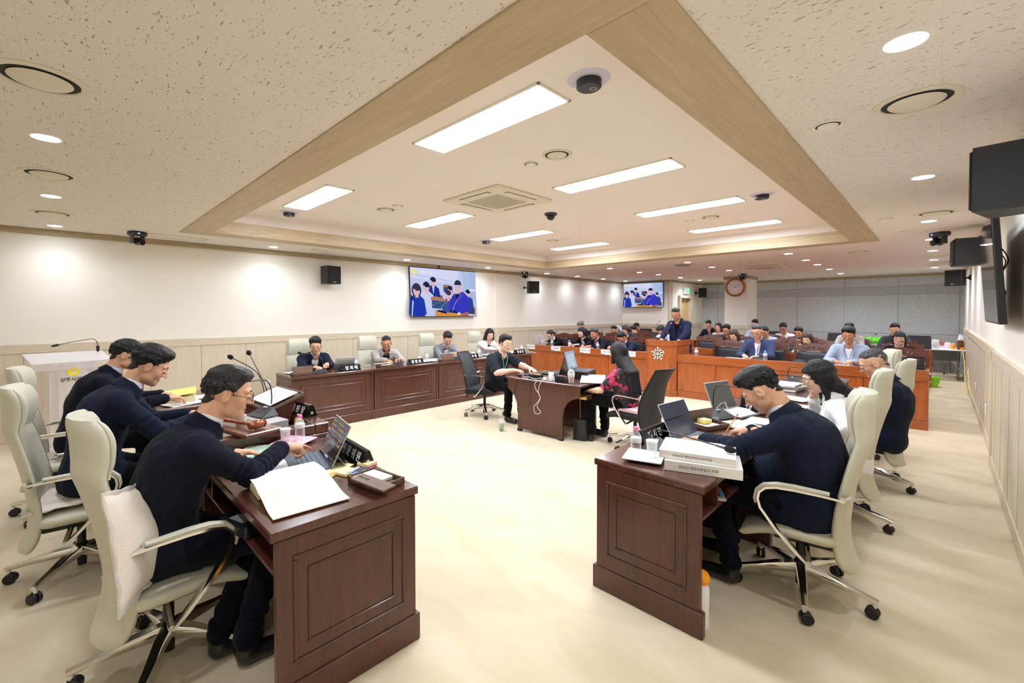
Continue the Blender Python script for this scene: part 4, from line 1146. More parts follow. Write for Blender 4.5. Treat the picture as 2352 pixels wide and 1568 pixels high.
    for s in (-1, 1):
        bz = .030
        mb.tube([(s * .013, .0915, bz - .002), (s * .021, .0895, bz + .0015), (s * .030, .0865, bz + .003), (s * .040, .0805, bz + .002), (s * .048, .0745, bz - .002)], [.0020, .0028, .0028, .0022, .0012], 6)
        lz = .0005 if pitch > 12 else .004
        mb.tube([(s * .016, .0855, lz - .003), (s * .023, .0895, lz - .005), (s * .030, .0908, lz - .006), (s * .038, .0885, lz - .0045), (s * .045, .0825, lz - .002)], [.0009, .0013, .0015, .0014, .0010], 6)
    bv, bf, _ = mb_parts(mb); parts.append((Wd(bv), bf, 2))
    np_obj('body', parts, [skin, M_lipf if female else M_lip, M_lash], root)
    # hair
    if hair:
        Vr, Fr, _ = hair_mesh(hair, .0036 if near else .0062, hseed)
        np_obj('hair', [(Wd(Vr), Fr, 0)], [hmat], root)
    MH = Matrix(((Rh[0][0] * S, Rh[0][1] * S, Rh[0][2] * S, loc(H)[0]), (Rh[1][0] * S, Rh[1][1] * S, Rh[1][2] * S, loc(H)[1]), (Rh[2][0] * S, Rh[2][1] * S, Rh[2][2] * S, loc(H)[2]), (0, 0, 0, 1)))
    if glasses:
        mb = MB(); mb.M = MH
        gm = M_gold if glasses == 'gold' else M_wire
        th = .0016 if near else .0022
        for s in (-1, 1):
            mb.tube([(s * .0325 + .0215 * math.cos(a), .1045 - .10 * abs(.0325 + .0215 * math.cos(a) * s * s - .01) * .6, -.001 + .0185 * math.sin(a)) for a in [i * PI / 8 for i in range(16)]], th, 5, closed=True)
            mb.tube([(s * .054, .098, .004), (s * .070 * full, .07, .005), (s * .0775 * full, .0, .004), (s * .0775 * full, -.015, -.006)], th, 5)
        mb.tube([(-.011, .106, .003), (0, .109, .005), (.011, .106, .003)], th, 5)
        mb.build('glasses', gm, root)
        if near:
            mb = MB(); mb.M = MH
            for s in (-1, 1): mb.add([(s * .0325 + .021 * math.cos(a), .1045 - .10 * abs(.0325 + .0215 * math.cos(a) - .01) * .6, -.001 + .018 * math.sin(a)) for a in [i * PI / 8 for i in range(16)]], [tuple(range(16))])
            mb.build('spectacle_lenses', M_lens, root)
    if lanyard:
        mb = MB(); lm = LANY[lanyard]
        e0 = N - bk * (.152 * g) - tdir * .25 * S
        ln = e0 - bk * .02
        for s in (-1, 1):
            a0 = N + rt * s * .055 * S + tdir * .02 * S; a1 = N + rt * s * .055 * S - bk * .086 * S - tdir * .04 * S
            a2 = N + rt * s * .030 * S - bk * (.146 * g) - tdir * .14 * S
            mb.tube([tuple(loc(p)) for p in (a0, a1, a2, ln)], .0035, 6)
        mb.build('lanyard', lm, root)
        if badge:
            mb = MB(); bx = loc(ln - tdir * .05 - bk * .008); mb.M = frameM(tuple(bx), tuple(rt), tuple(tdir)); mb.box((0, 0, 0), (.055, .085, .003), .001); mb.build('name_badge', C_WHITE, root)
    if pin:
        mb = MB(); q = chest - bk * (.122 * g) + rt * -.085 * S + tdir * .06; mb.cyl(tuple(loc(q)), tuple(loc(q - bk * .006)), .010, n=12); mb.build('lapel_pin', M_gold, root)
    # ---- legs and shoes
    if legs is not None:
        hl = .0075 if near else .016
        kn, an = [], []
        for s in (1, -1):
            hp = P + rt * s * .09 * S
            if stand: k_ = V3(hp[0], hp[1], .50 * S) + fw * .02; a_ = V3(hp[0], hp[1], .09 * S)
            else:
                k_ = hp + fw * .42 * S + rt * s * (.05 - knee_in); k_[2] = seat + .045
                a_ = k_ + fw * (-.03) ; a_[2] = .10
                if feet is not None: a_ = V3(*feet[0 if s == 1 else 1]); k2, a_ = two_bone(hp, a_, .44 * S, .44 * S, fw * .8 + up * .9); k_ = k2
            kn.append(k_); an.append(a_)
        pts2 = np.array([loc(p) for p in (P, *kn, *an)])
        fl = Field(pts2.min(0) - .15 * g, pts2.max(0) + .16 * g, hl)
        fl.cone(loc(P + rt * .04), loc(P - rt * .04), .118 * g, .118 * g, .04)
        for i, s in enumerate((1, -1)):
            hp = P + rt * s * .09 * S
            fl.cone(loc(hp), loc(kn[i]), .092 * g * (.9 if female else 1), .066 * S, .03, wr=(wrk, 5, .15, .3)); fl.cone(loc(kn[i]), loc(an[i] + up * .02), .064 * S, .052 * S, .02, wr=(wrk, 5, .8, .4))
        X, Y, Z = fl.coords(); fl.cut((Z + 0 * X + 0 * Y) - .075)
        Vt, Ft = fl.mesh(); np_obj('trousers', [(Vt, Ft, 0)], [legs], root)
        for i in (0, 1):
            a_ = an[i]; hsh = .005 if near else .012
            fo = Field(loc(a_) - .2, loc(a_) + V3(.28, .28, .1), hsh) if near else Field(loc(a_) - .28, loc(a_) + V3(.28, .28, .08), hsh)
            if near: fo = Field(loc(a_) - V3(.28, .28, .12), loc(a_) + V3(.28, .28, .08), hsh)
            ft = loc(a_); z0 = .045
            fo.cone((ft[0], ft[1], z0), (ft[0] + fw[0] * .15, ft[1] + fw[1] * .15, .036), .042, .036, .02, u=rt, su=1.1); fo.cone((ft[0], ft[1], .05), (ft[0], ft[1], .11), .040, .042, .02)
            X, Y, Z = fo.coords(); fo.cut((Z + 0 * X + 0 * Y) - .004)
            Vf, Ff = fo.mesh(); np_obj('shoe', [(Vf, Ff, 0)], [M_shoe], root)
    return root, dict(P=P, N=N, E=E, W=W, H=H)
# ================================================================== furniture
W_DK = wood('dark_walnut', srgb(70, 38, 28), srgb(96, 54, 40), 'Z', rough=.32, coat=.25, scale=1.6)
W_DKX = wood('dark_walnut_top', srgb(72, 40, 32), srgb(100, 60, 48), 'X', rough=.22, coat=.5, scale=1.3)
W_BLK = wood('walnut_block', srgb(90, 52, 34), srgb(126, 80, 56), 'X', rough=.3, coat=.4, scale=2)
W_BOX = wood('walnut_box', srgb(88, 64, 50), srgb(118, 90, 72), 'X', rough=.5, scale=3)
W_OR = wood('cherry', srgb(146, 72, 30), srgb(180, 98, 46), 'Z', rough=.3, coat=.3, scale=1.1)
W_ORX = wood('cherry_rail', srgb(140, 70, 32), srgb(172, 94, 46), 'X', rough=.26, coat=.4, scale=1.1)
W_RD = wood('rosewood_chair', srgb(72, 30, 20), srgb(104, 46, 30), 'X', rough=.3, coat=.4, scale=2)
M_line = mat('shadow_gap', (.02, .01, .008), .7)
M_leath = mat('black_leather', (.020, .021, .025), .38, bump=.15, bscale=300, coat=.1)
M_ivory = mat('ivory_leather', srgb(202, 200, 180), .42, bump=.05, bscale=260, var=.02, spec=.4)
M_ivoryd = mat('ivory_stitching', srgb(170, 160, 132), .6)
M_mesh = mat('charcoal_mesh', srgb(62, 63, 66), .7, bump=.4, bscale=900)
M_foam = mat('black_seat_fabric', srgb(40, 40, 43), .85, bump=.3, bscale=500)
M_rub = mat('caster_black', (.012, .012, .012), .4)
M_paper = mat('paper', srgb(244, 243, 240), .8); M_paper2 = mat('paper_cream', srgb(250, 244, 214), .8); M_ink = mat('ink', (.02, .02, .025), .6)
M_pages = mat('page_edges', srgb(236, 226, 186), .85, stretch=(1, 1, 40), vscale=30, col2=srgb(214, 204, 160))
M_mint = mat('mint_paper', srgb(198, 232, 206), .8); M_yel = mat('yellow_note', srgb(248, 226, 120), .8); M_pale = mat('pale_yellow_note', srgb(250, 240, 180), .8)
M_pink = mat('pink_note', srgb(240, 120, 150), .8); M_orange = mat('orange_plastic', srgb(250, 160, 20), .4); M_bluep = mat('blue_plastic', srgb(60, 140, 220), .4)
M_greenp = mat('lime_plastic', srgb(140, 220, 30), .4); M_pinkcap = mat('pink_cap', srgb(246, 130, 190), .4); M_bluecap = mat('blue_cap', srgb(110, 180, 236), .4)
M_water = clear('clear_bottle', (1, 1, 1), .10, .06); M_glass = clear('clear_cup', (1, 1, 1), .22, .08); M_acryl = clear('acrylic', (.98, .97, .99), .16, .12)
M_milk = mat('milky_label', srgb(232, 232, 238), .5); M_brass = mat('brass', (.62, .46, .18), .25, metal=1); M_white = M_white
M_whitep = mat('white_plastic', srgb(240, 240, 242), .35); M_silver = mat('silver_plastic', srgb(190, 192, 198), .35, metal=.4)
M_greyp = mat('grey_metal', srgb(120, 124, 130), .4, metal=.3)

def frame_loop(mb, cx, cz, w_, h_, y, t=.014, d=.008, mi=0):
    """rectangular moulding on a face lying in XZ at y"""
    for s in (-1, 1):
        mb.box((cx, y, cz + s * h_ / 2), (w_ + t, d, t), d * .45, mi); mb.box((cx + s * w_ / 2, y, cz), (t, d, h_ - t), d * .45, mi)
def dark_desk(name, label, loc, rz, W=1.23, D=.62, H=.75, group=None, left_end=True, right_end=True, top=True):
    """sitter at -Y, carved front at +Y; origin under the middle of the desk"""
    t = thing(name, label, 'desk', loc, rz, group)
    mb = MB(); mb.box((0, 0, H - .02), (W - .004, D, .04), .006); mb.build('desk_top', W_DKX, t)
    MB().box((0, D / 2 - .045, (H - .04) / 2 + .06), (W - .006, .03, H - .04 - .12), .002).build('front_panel', W_DK, t)
    mb = MB(); frame_loop(mb, 0, .425, W - .26, .40, D / 2 - .028, .018, .012); mb.build('outer_moulding', W_DK, t)
    mb = MB(); frame_loop(mb, 0, .425, W - .38, .29, D / 2 - .028, .012, .009); mb.build('inner_moulding', W_DK, t)
    mb = MB(); mb.box((0, D / 2 - .03, .065), (W - .004, .05, .13), .006); mb.build('front_plinth', W_DK, t)
    for s, on in ((-1, left_end), (1, right_end)):
        mb = MB(); mb.box((s * (W / 2 - .02), 0, (H - .04) / 2), (.036, D - .04, H - .04), .003)
        ep = mb.build('end_panel', W_DK, t)
        if on:
            M = Matrix.Translation((s * (W / 2 + .0), 0, 0)) @ Matrix.Rotation(-s * PI / 2, 4, 'Z')
            mb = MB(); mb.M = M; frame_loop(mb, 0, .42, D - .18, .42, .001, .016, .010); mb.build('outer_moulding', W_DK, ep)
            mb = MB(); mb.M = M; frame_loop(mb, 0, .42, D - .29, .30, .001, .011, .008); mb.build('inner_moulding', W_DK, ep)
            MB().box((s * (W / 2 - .012), 0, .065), (.04, D - .0, .13), .005).build('end_plinth', W_DK, ep)
    MB().box((0, -.08, .575), (W - .08, D - .20, .018), .002).build('under_shelf', W_DK, t)
    mb = MB(); mb.box((-W * .30, -.08, .65), (.018, D - .2, .13)); mb.build('shelf_divider', W_DK, t)
    mb = MB(); mb.box((0, D / 2 - .03, H - .055), (W - .01, .012, .008)); mb.build('gap_line', M_line, t)
    return t
# right-hand row (sitters at +X, facing -X)
for k, lab in enumerate(['dark walnut desk nearest the camera at right, end panel showing', 'second dark walnut desk of the right row, under the open silver laptop', 'third dark walnut desk of the right row, under spiral binders', 'farthest dark walnut desk of the right row, near the orange counter']):
    dark_desk('walnut_desk', lab, (-1.10, 2.2 + .615 + 1.23 * k, 0), R(90), group='right row desks')
# left wall row (sitters at -X, facing +X)
for k, lab in enumerate(['dark walnut desk at the near end of the left wall row', 'second dark walnut desk of the left wall row', 'third dark walnut desk of the left wall row', 'farthest dark walnut desk of the left wall row']):
    dark_desk('walnut_desk', lab, (-6.24, 2.13 + .6 + 1.2 * k + .01 * k, 0), R(-90), W=1.2, D=.60, group='left wall row desks')
# head table
dark_desk('walnut_desk', 'dark walnut desk at lower left, open book and tablet on it', (-2.41, .895, 0), 0, W=1.26, D=.68, group='head table desks')
t = dark_desk('walnut_desk', 'chairman desk with raised rim at the middle of the head table', (-3.735, .93, 0), 0, W=1.37, D=.84, group='head table desks')
mb = MB()
for x in (-.635, .635): mb.box((x, -.045, .7845), (.10, .73, .069), .006)
mb.box((0, .37, .785), (1.37, .10, .07), .006)
mb.build('raised_rim', W_DKX, t)
dark_desk('walnut_desk', 'far dark walnut desk of the head table under flagged papers', (-5.06, .895, 0), 0, W=1.26, D=.68, group='head table desks')

# ---------------- orange counters
def counter(label, x0, x1, y, H=.80, D=.62, rail=.145, group=None, end_right=True, panels=None):
    cx = (x0 + x1) / 2; Wd = x1 - x0
    t = thing('cherry_counter', label, 'counter', (cx, y + D / 2, 0), 0, group)
    MB().box((0, .0, H - .06), (Wd, D - .02, .03), .003).build('worktop', W_ORX, t)
    MB().box((0, -D / 2 + .02, H - rail / 2), (Wd, .045, rail), .004).build('front_rail', W_ORX, t)
    n = panels or max(1, round(Wd / .62)); pw = Wd / n
    for i in range(n):
        MB().box((-Wd / 2 + pw * (i + .5), -D / 2 + .035, .12 + (H - rail - .12) / 2), (pw - .006, .03, H - rail - .125), .002).build('front_panel', W_OR, t)
    MB().box((0, -D / 2 + .028, .06), (Wd, .045, .12), .003).build('plinth', W_ORX, t)
    for s in (-1, 1):
        MB().box((s * (Wd / 2 - .018), .015, (H - .02) / 2), (.036, D - .06, H - .02), .003).build('end_panel', W_OR, t)
    MB().box((0, -D / 2 + .045, .40), (Wd - .02, .008, H - .1)).build('shadow_gap', M_line, t)
    return t
counter('long cherry front counter left of the lectern with name cards', -7.18, -4.06, 8.27, group='cherry counters', panels=7)
counter('long cherry front counter right of the lectern', -3.47, -.10, 8.25, group='cherry counters', panels=5)
for (x0, x1, y, lab) in ((-7.3, -4.7, 10.0, 'second row cherry counter on the left side'), (-3.95, -.25, 10.0, 'second row cherry counter on the right side'),
                         (-7.3, -4.7, 11.4, 'third row cherry counter on the left side'), (-4.2, -.25, 11.4, 'third row cherry counter on the right side'),
                         (-7.3, -5.0, 13.0, 'fourth row cherry counter on the left side'), (-4.9, -.12, 12.97, 'fourth row cherry counter on the right side')):
    counter(lab, x0, x1, y, group='cherry counters')
# ---------------- lectern with the council emblem
t = thing('lectern', 'tall cherry lectern with council emblem on its front', 'lectern', (-3.78, 8.42, 0))
poly = [(-.30, .42), (-.30, -.18), (-.21, -.27), (.21, -.27), (.30, -.18), (.30, .42), (.262, .42), (.262, -.16), (.19, -.232), (-.19, -.232), (-.262, -.16), (-.262, .42)]
MB().prism(poly, .10, .97).build('body', W_OR, t)
poly2 = [(-.315, .44), (-.315, -.19), (-.22, -.285), (.22, -.285), (.315, -.19), (.315, .44), (.27, .44), (.27, -.17), (.19, -.24), (-.19, -.24), (-.27, -.17), (-.27, .44)]
MB().prism(poly2, .0, .11).build('plinth', W_ORX, t)
mb = MB(); mb.prism(poly2, .955, 1.055); mb.build('top_rail', W_ORX, t)
mb = MB(); mb.prism([(-.27, .40), (-.27, -.17), (-.19, -.24), (.19, -.24), (.27, -.17), (.27, .40)], .965, .985); mb.build('reading_top', W_ORX, t)
# emblem: rounded pentagon badge of five scroll petals around a disc
M_emb = mat('emblem_white', srgb(240, 236, 226), .4); M_embb = mat('emblem_bronze', srgb(112, 74, 40), .35, metal=.5)
def emblem(parent, M, r, c1, c2, c3, txt='의회', flat=False):
    def pent(rad, b=.86, n=8):
        pts = []
        for k in range(5):
            a = PI / 2 + 2 * PI * k / 5
            for q in range(-n, n + 1):
                th = a + (PI / 5) * q / n; u = abs(q) / n
                pts.append((rad * (1 - (1 - b) * (u ** .8)) * math.cos(th), rad * (1 - (1 - b) * (u ** .8)) * math.sin(th)))
        return pts[:-1] if pts[0] == pts[-1] else pts
    mb = MB(); mb.M = M
    mb.prism(pent(r, .74), 0, .006); e = mb.build('emblem', c1, parent, smooth=0)
    mb = MB(); mb.M = M; 
    if not flat:
        for k in range(5):
            a = PI / 2 + 2 * PI * k / 5
            for s in (-1, 1):
                for rr, q0, q1 in ((.84, .04, .50), (.70, .06, .54), (.56, .10, .56)):
                    pts = [(r * (rr - .20 * (q ** 1.2) * (1 if rr > .6 else .4)) * math.cos(a + s * q), r * (rr - .20 * (q ** 1.2) * (1 if rr > .6 else .4)) * math.sin(a + s * q), .007) for q in [q0 + (q1 - q0) * i / 5 for i in range(6)]]
                    mb.tube(pts, [r * .030, r * .055, r * .06, r * .055, r * .045, r * .02], 5, flat=.35)
        mb.lathe([(0.0001, .006), (r * .40, .006), (r * .40, .009), (0.0001, .009)], n=28); mb.build('emblem_relief', c2, e)
    mb = MB(); mb.M = M; mb.lathe([(0.0001, .008), (r * (.34 if flat else .22), .008), (r * (.34 if flat else .22), .0105), (0.0001, .0105)], n=28); mb.box((0, 0, .010), (r * .60, r * .16, .003)) if not flat else None
    mb.build('emblem_disc', c1 if not flat else c3, e)
    mb = MB(); text_mesh(mb, txt, r * .34, M @ Matrix.Translation((0, 0, .0125))); mb.build('emblem_lettering', c2 if not flat else c3b, e)
c3b = mat('emblem_grey_text', srgb(150, 140, 120), .5)
emblem(t, frameM((-.02, -.272, .80), (1, 0, 0), (0, 0, 1)), .135, M_emb, M_embb, M_emb)

# ---------------- high-backed ivory office chair, faces +Y, origin on the floor under the seat
def swivel_base(t, r=.33, col=M_chrome, a0=0.0, name='base_leg'):
    MB().lathe([(.026, .10), (.030, .12), (.030, .17), (.022, .18), (.022, .36), (0.0001, .36)], n=18).build('gas_column', M_rub, t)
    MB().lathe([(0.0001, .035), (.022, .035), (.024, .10), (0.0001, .10)], n=18).build('column_foot', M_rub, t)
    for k in range(5):
        M = Matrix.Rotation(a0 + 2 * PI * k / 5, 4, 'Z')
        mb = MB(); mb.M = M; mb.ribbon([(0, 0.02, .135), (0, .12, .128), (0, r * .7, .110), (0, r + .015, .092)], [.052, .046, .036, .026], [.060, .048, .030, .022]); mb.cyl((0, r, .06), (0, r, .10), .011, n=12)
        lg = mb.build(name, col, t)
        mb = MB(); mb.M = M @ Matrix.Translation((0, r, 0)) @ Matrix.Rotation(k * 1.3 + .5, 4, 'Z')
        for s in (-1, 1): mb.lathe([(0.0001, -.010), (.026, -.010), (.030, -.006), (.030, .006), (.026, .010), (0.0001, .010)], n=20, M=Matrix.Translation((s * .014, .008, .031)) @ Matrix.Rotation(PI / 2, 4, 'Y'))
        mb.box((0, .006, .058), (.020, .034, .018), .006); mb.build('caster', M_rub, lg)
def ivory_chair(label, loc, rz, group=None, s=1.0, base_rot=.3):
    t = thing('ivory_office_chair', label, 'chair', loc, rz, group)
    swivel_base(t, a0=base_rot)
    # seat: thick pad curving down at the front
    rings = []
    for i in range(25):
        v = i / 24; w_ = .50 * min(1, (.62 + .38 * math.sin(min(v / .22, 1) * PI / 2))) * (1 - .10 * max(0, v - .7) / .3); zc = .408 - .16 * max(0, v - .66) ** 1.35 * 1.9; th_ = .078 * (math.sin(min(v / .10, 1) * PI / 2) * math.sin(min((1 - v) / .08, 1) * PI / 2)) ** .45 + .004; y = -.215 + .50 * v
        rings.append([(.5 * w_ * math.copysign(abs(math.cos(a)) ** .4, math.cos(a)), y, zc + .5 * th_ * math.copysign(abs(math.sin(a)) ** .75, math.sin(a)) + .010 * (2 * abs(.5 * math.cos(a))) ** 3) for a in [2 * PI * j / 28 for j in range(28)]])
    mb = MB(); mb.loft(rings); mb.build('seat', M_ivory, t, smooth=60)
    MB().box((0, -.02, .345), (.26, .30, .05), .015).build('tilt_mechanism', M_rub, t)
    # backrest: rounded cross-sections lofted along a reclining profile
    prof = [(-.238, .235), (-.215, .275), (-.190, .34), (-.178, .45), (-.188, .58), (-.212, .72), (-.244, .86), (-.268, .955), (-.262, 1.02), (-.262, 1.10), (-.276, 1.165), (-.290, 1.20)]
    pw = [.30, .40, .44, .46, .465, .45, .425, .40, .385, .38, .36, .31]; pt = [.030, .046, .052, .054, .054, .054, .056, .060, .074, .082, .070, .040]
    def sec(q, off=0.0, wk=1.0, front=False):
        i = min(int(q), len(prof) - 2); f = q - i
        def cr(A): 
            p0, p1, p2, p3 = A[max(i - 1, 0)], A[i], A[i + 1], A[min(i + 2, len(A) - 1)]
            return .5 * (2 * p1 + (p2 - p0) * f + (2 * p0 - 5 * p1 + 4 * p2 - p3) * f * f + (3 * p1 - p0 - 3 * p2 + p3) * f ** 3)
        y, z, w_, t_ = cr([p[0] for p in prof]), cr([p[1] for p in prof]), cr(pw) * wk, cr(pt)
        y1, z1 = cr([p[0] for p in prof]), 0
        out = []
        for j in range(28):
            a = 2 * PI * j / 28; ca, sa = math.cos(a), math.sin(a)
            x = .5 * w_ * math.copysign(abs(ca) ** .45, ca); yy = .5 * t_ * math.copysign(abs(sa) ** .7, sa)
            out.append((x, y - .02 + yy + .045 * (2 * x / w_) ** 2, z))
        return out
    nq = (len(prof) - 1) * 4
    mb = MB(); mb.loft([sec(k / 4) for k in range(nq)] + [sec(len(prof) - 1.001)]); bo = mb.build('backrest', M_ivory, t, smooth=60)
    mb = MB()
    for s_ in (0, 14): mb.tube([tuple(Vector(sec(k / 4)[s_ + (2 if s_ == 0 else -2)]) * 1.0 + Vector((0, .001, 0))) for k in range(1, nq)], .0022, 5)
    mb.build('stitching', M_ivoryd, bo)
    mb = MB(); mb.loft([[(x * .93, y + .016 * math.sin(PI * min(1, (k - 27) / 16)) ** .4 + .004, z) for x, y, z in sec(k / 4)] for k in range(28, 43)]); mb.build('head_cushion', M_ivory, t, smooth=60)
    for s_ in (-1, 1):
        x = s_ * .272
        path = [(x, -.19, .665), (x, -.10, .672), (x, .02, .674), (x, .10, .670), (x, .150, .655), (x, .178, .625), (x, .184, .585), (x, .172, .54), (x, .10, .44), (x, .0, .33), (x, -.045, .288)]
        mb = MB(); mb.ribbon(path, [.014, .015, .015, .015, .015, .015, .015, .016, .018, .018, .014], [.030, .036, .040, .040, .038, .036, .034, .034, .036, .034, .026], upv=(1, 0, 0))
        mb.tube([(s_ * .20, -.205, .66), (x, -.18, .665)], .016, 10); mb.tube([(x, -.045, .292), (s_ * .10, -.03, .335)], .014, 10)
        ar = mb.build('armrest', M_chrome, t)
        pad = [(x, -.13, .686), (x, .02, .688), (x, .10, .684), (x, .158, .668), (x, .192, .632), (x, .200, .588), (x, .194, .560)]
        mb = MB(); mb.ribbon(pad, [.012, .018, .018, .017, .016, .014, .008], [.036, .044, .044, .042, .040, .036, .030], upv=(1, 0, 0)); mb.build('arm_pad', M_ivory, ar)
    t.scale = (s, s, s * .98)
    return t
ch0 = ivory_chair('ivory leather office chair with white lace cushion, lower left foreground', (-2.50, .335, 0), R(4), 'ivory chairs', base_rot=.42)
def chair_at(lab, x, y, rz): return copy_tree(ch0, (x, y, 0), R(rz), lab)
chair_at('ivory chair of the middle sitter at the head table', -3.74, .07, -6)
chair_at('ivory chair of the farthest sitter at the head table, before the clear podium', -4.98, .02, -8)
chair_at('ivory chair nearest the camera in the right row', -.55, 3.02, 98)
chair_at('ivory chair of the woman in white in the right row', -.56, 4.28, 93)
chair_at('ivory chair of the bespectacled man in the right row', -.47, 5.38, 86)
chair_at('empty ivory chair at the far end of the right row', -.62, 6.55, 110)
for y, lab in ((2.72, 'ivory chair at the near end of the left wall row'), (3.92, 'ivory chair behind the man in the beige jacket'), (5.22, 'ivory chair behind the man in the light grey jacket'), (6.50, 'ivory chair behind the woman in white by the left wall')):
    chair_at(lab, -7.00, y, -90)
# ---------------- mesh office chairs of the stenographers
def mesh_chair(label, loc, rz, cushion=False):
    t = thing('black_office_chair', label, 'chair', loc, rz, 'black office chairs')
    swivel_base(t, .31, a0=.2)
    def seat(u, v):
        e = max(abs(u - .5) * 2, abs(v - .5) * 2)
        return ((u - .5) * .48, -.22 + .46 * v, .44 - .05 * max(0, v - .75) * 2 - .02 * max(0, e - .85) / .15)
    mb = MB(); mb.surf(seat, 14, 14, t=.06); mb.build('seat', M_foam, t, smooth=60)
    MB().box((0, -.02, .35), (.22, .28, .05), .015).build('tilt_mechanism', M_rub, t)
    def bk(u, v):
        wv = .36 + .12 * math.sin(PI * min(1, v * 1.15 + .1)); y = -.235 - .20 * (v - .25) ** 2 * 1.2 - .06 * v + .06 * (2 * (u - .5)) ** 2
        return (-(u - .5) * wv, y, .30 + .66 * v)
    mb = MB(); mb.surf(bk, 14, 18, t=.022); mb.build('backrest', M_mesh, t, smooth=70)
    mb = MB(); rim = [bk(0, i / 14) for i in range(15)] + [bk(i / 10, 1) for i in range(1, 11)] + [bk(1, 1 - i / 14) for i in range(1, 15)] + [bk(1 - i / 10, 0) for i in range(1, 10)]
    mb.tube([(p[0], p[1] - .011, p[2]) for p in rim], .014, 8, closed=True); mb.build('back_rim', M_rub, t)
    for s in (-1, 1):
        x = s * .26
        mb = MB(); mb.ribbon([(x, -.22, .635), (x, .02, .64), (x, .08, .635), (x, .12, .61), (x, .128, .57), (x, .10, .50), (x, .03, .40), (x, -.05, .32)], .012, .03, upv=(1, 0, 0)); mb.tube([(s * .20, -.24, .63), (x, -.21, .635)], .013, 8); mb.tube([(x, -.05, .325), (s * .1, -.04, .34)], .012, 8); mb.build('armrest', M_chrome, t)
    if cushion:
        mb = MB(); mb.surf(lambda u, v: ((u - .5) * .42, -.20 + .42 * v, .478 + .012 * math.sin(PI * u) * math.sin(PI * v)), 10, 10, t=.03)
        o = mb.build('seat_cushion', mat('pink_cushion', srgb(240, 196, 200), .8), None, smooth=60); o.matrix_world = Matrix.Translation(loc) @ Matrix.Rotation(rz, 4, 'Z')
        tag(o, 'flat pink seat cushion under the woman in the rose blouse', 'cushion')
    return t
mesh_chair('black office chair of the man in the charcoal tee', (-4.97, 4.68, 0), R(-68))
mesh_chair('black mesh office chair of the woman in the rose blouse', (-2.52, 4.82, 0), R(84), True)
for x, y, lab in ((-7.0, 13.74, 'black office chair behind the man before the pale wall'), (-5.3, 10.98, 'black office chair back beside the bending man'), (-3.9, 11.0, 'black office chair back right of the standing speaker'),
                  (-1.9, 14.2, 'black office chair back near the grey wall'), (-.35, 14.0, 'black office chair back behind the woman with the black bob'), (-3.35, 14.3, 'black office chair back by the clock column')):
    t = thing('black_office_chair', lab, 'chair', (x, y, 0), R(180), 'black office chairs')
    swivel_base(t, .31)
    mb = MB(); mb.surf(lambda u, v: ((u - .5) * .48, -.22 + .46 * v, .46), 6, 6, t=.06); mb.build('seat', M_leath, t)
    mb = MB(); mb.surf(lambda u, v: (-(u - .5) * (.46 - .06 * v), -.24 - .10 * v, .46 + .58 * v), 8, 8, t=.05); mb.build('backrest', M_leath, t, smooth=60)
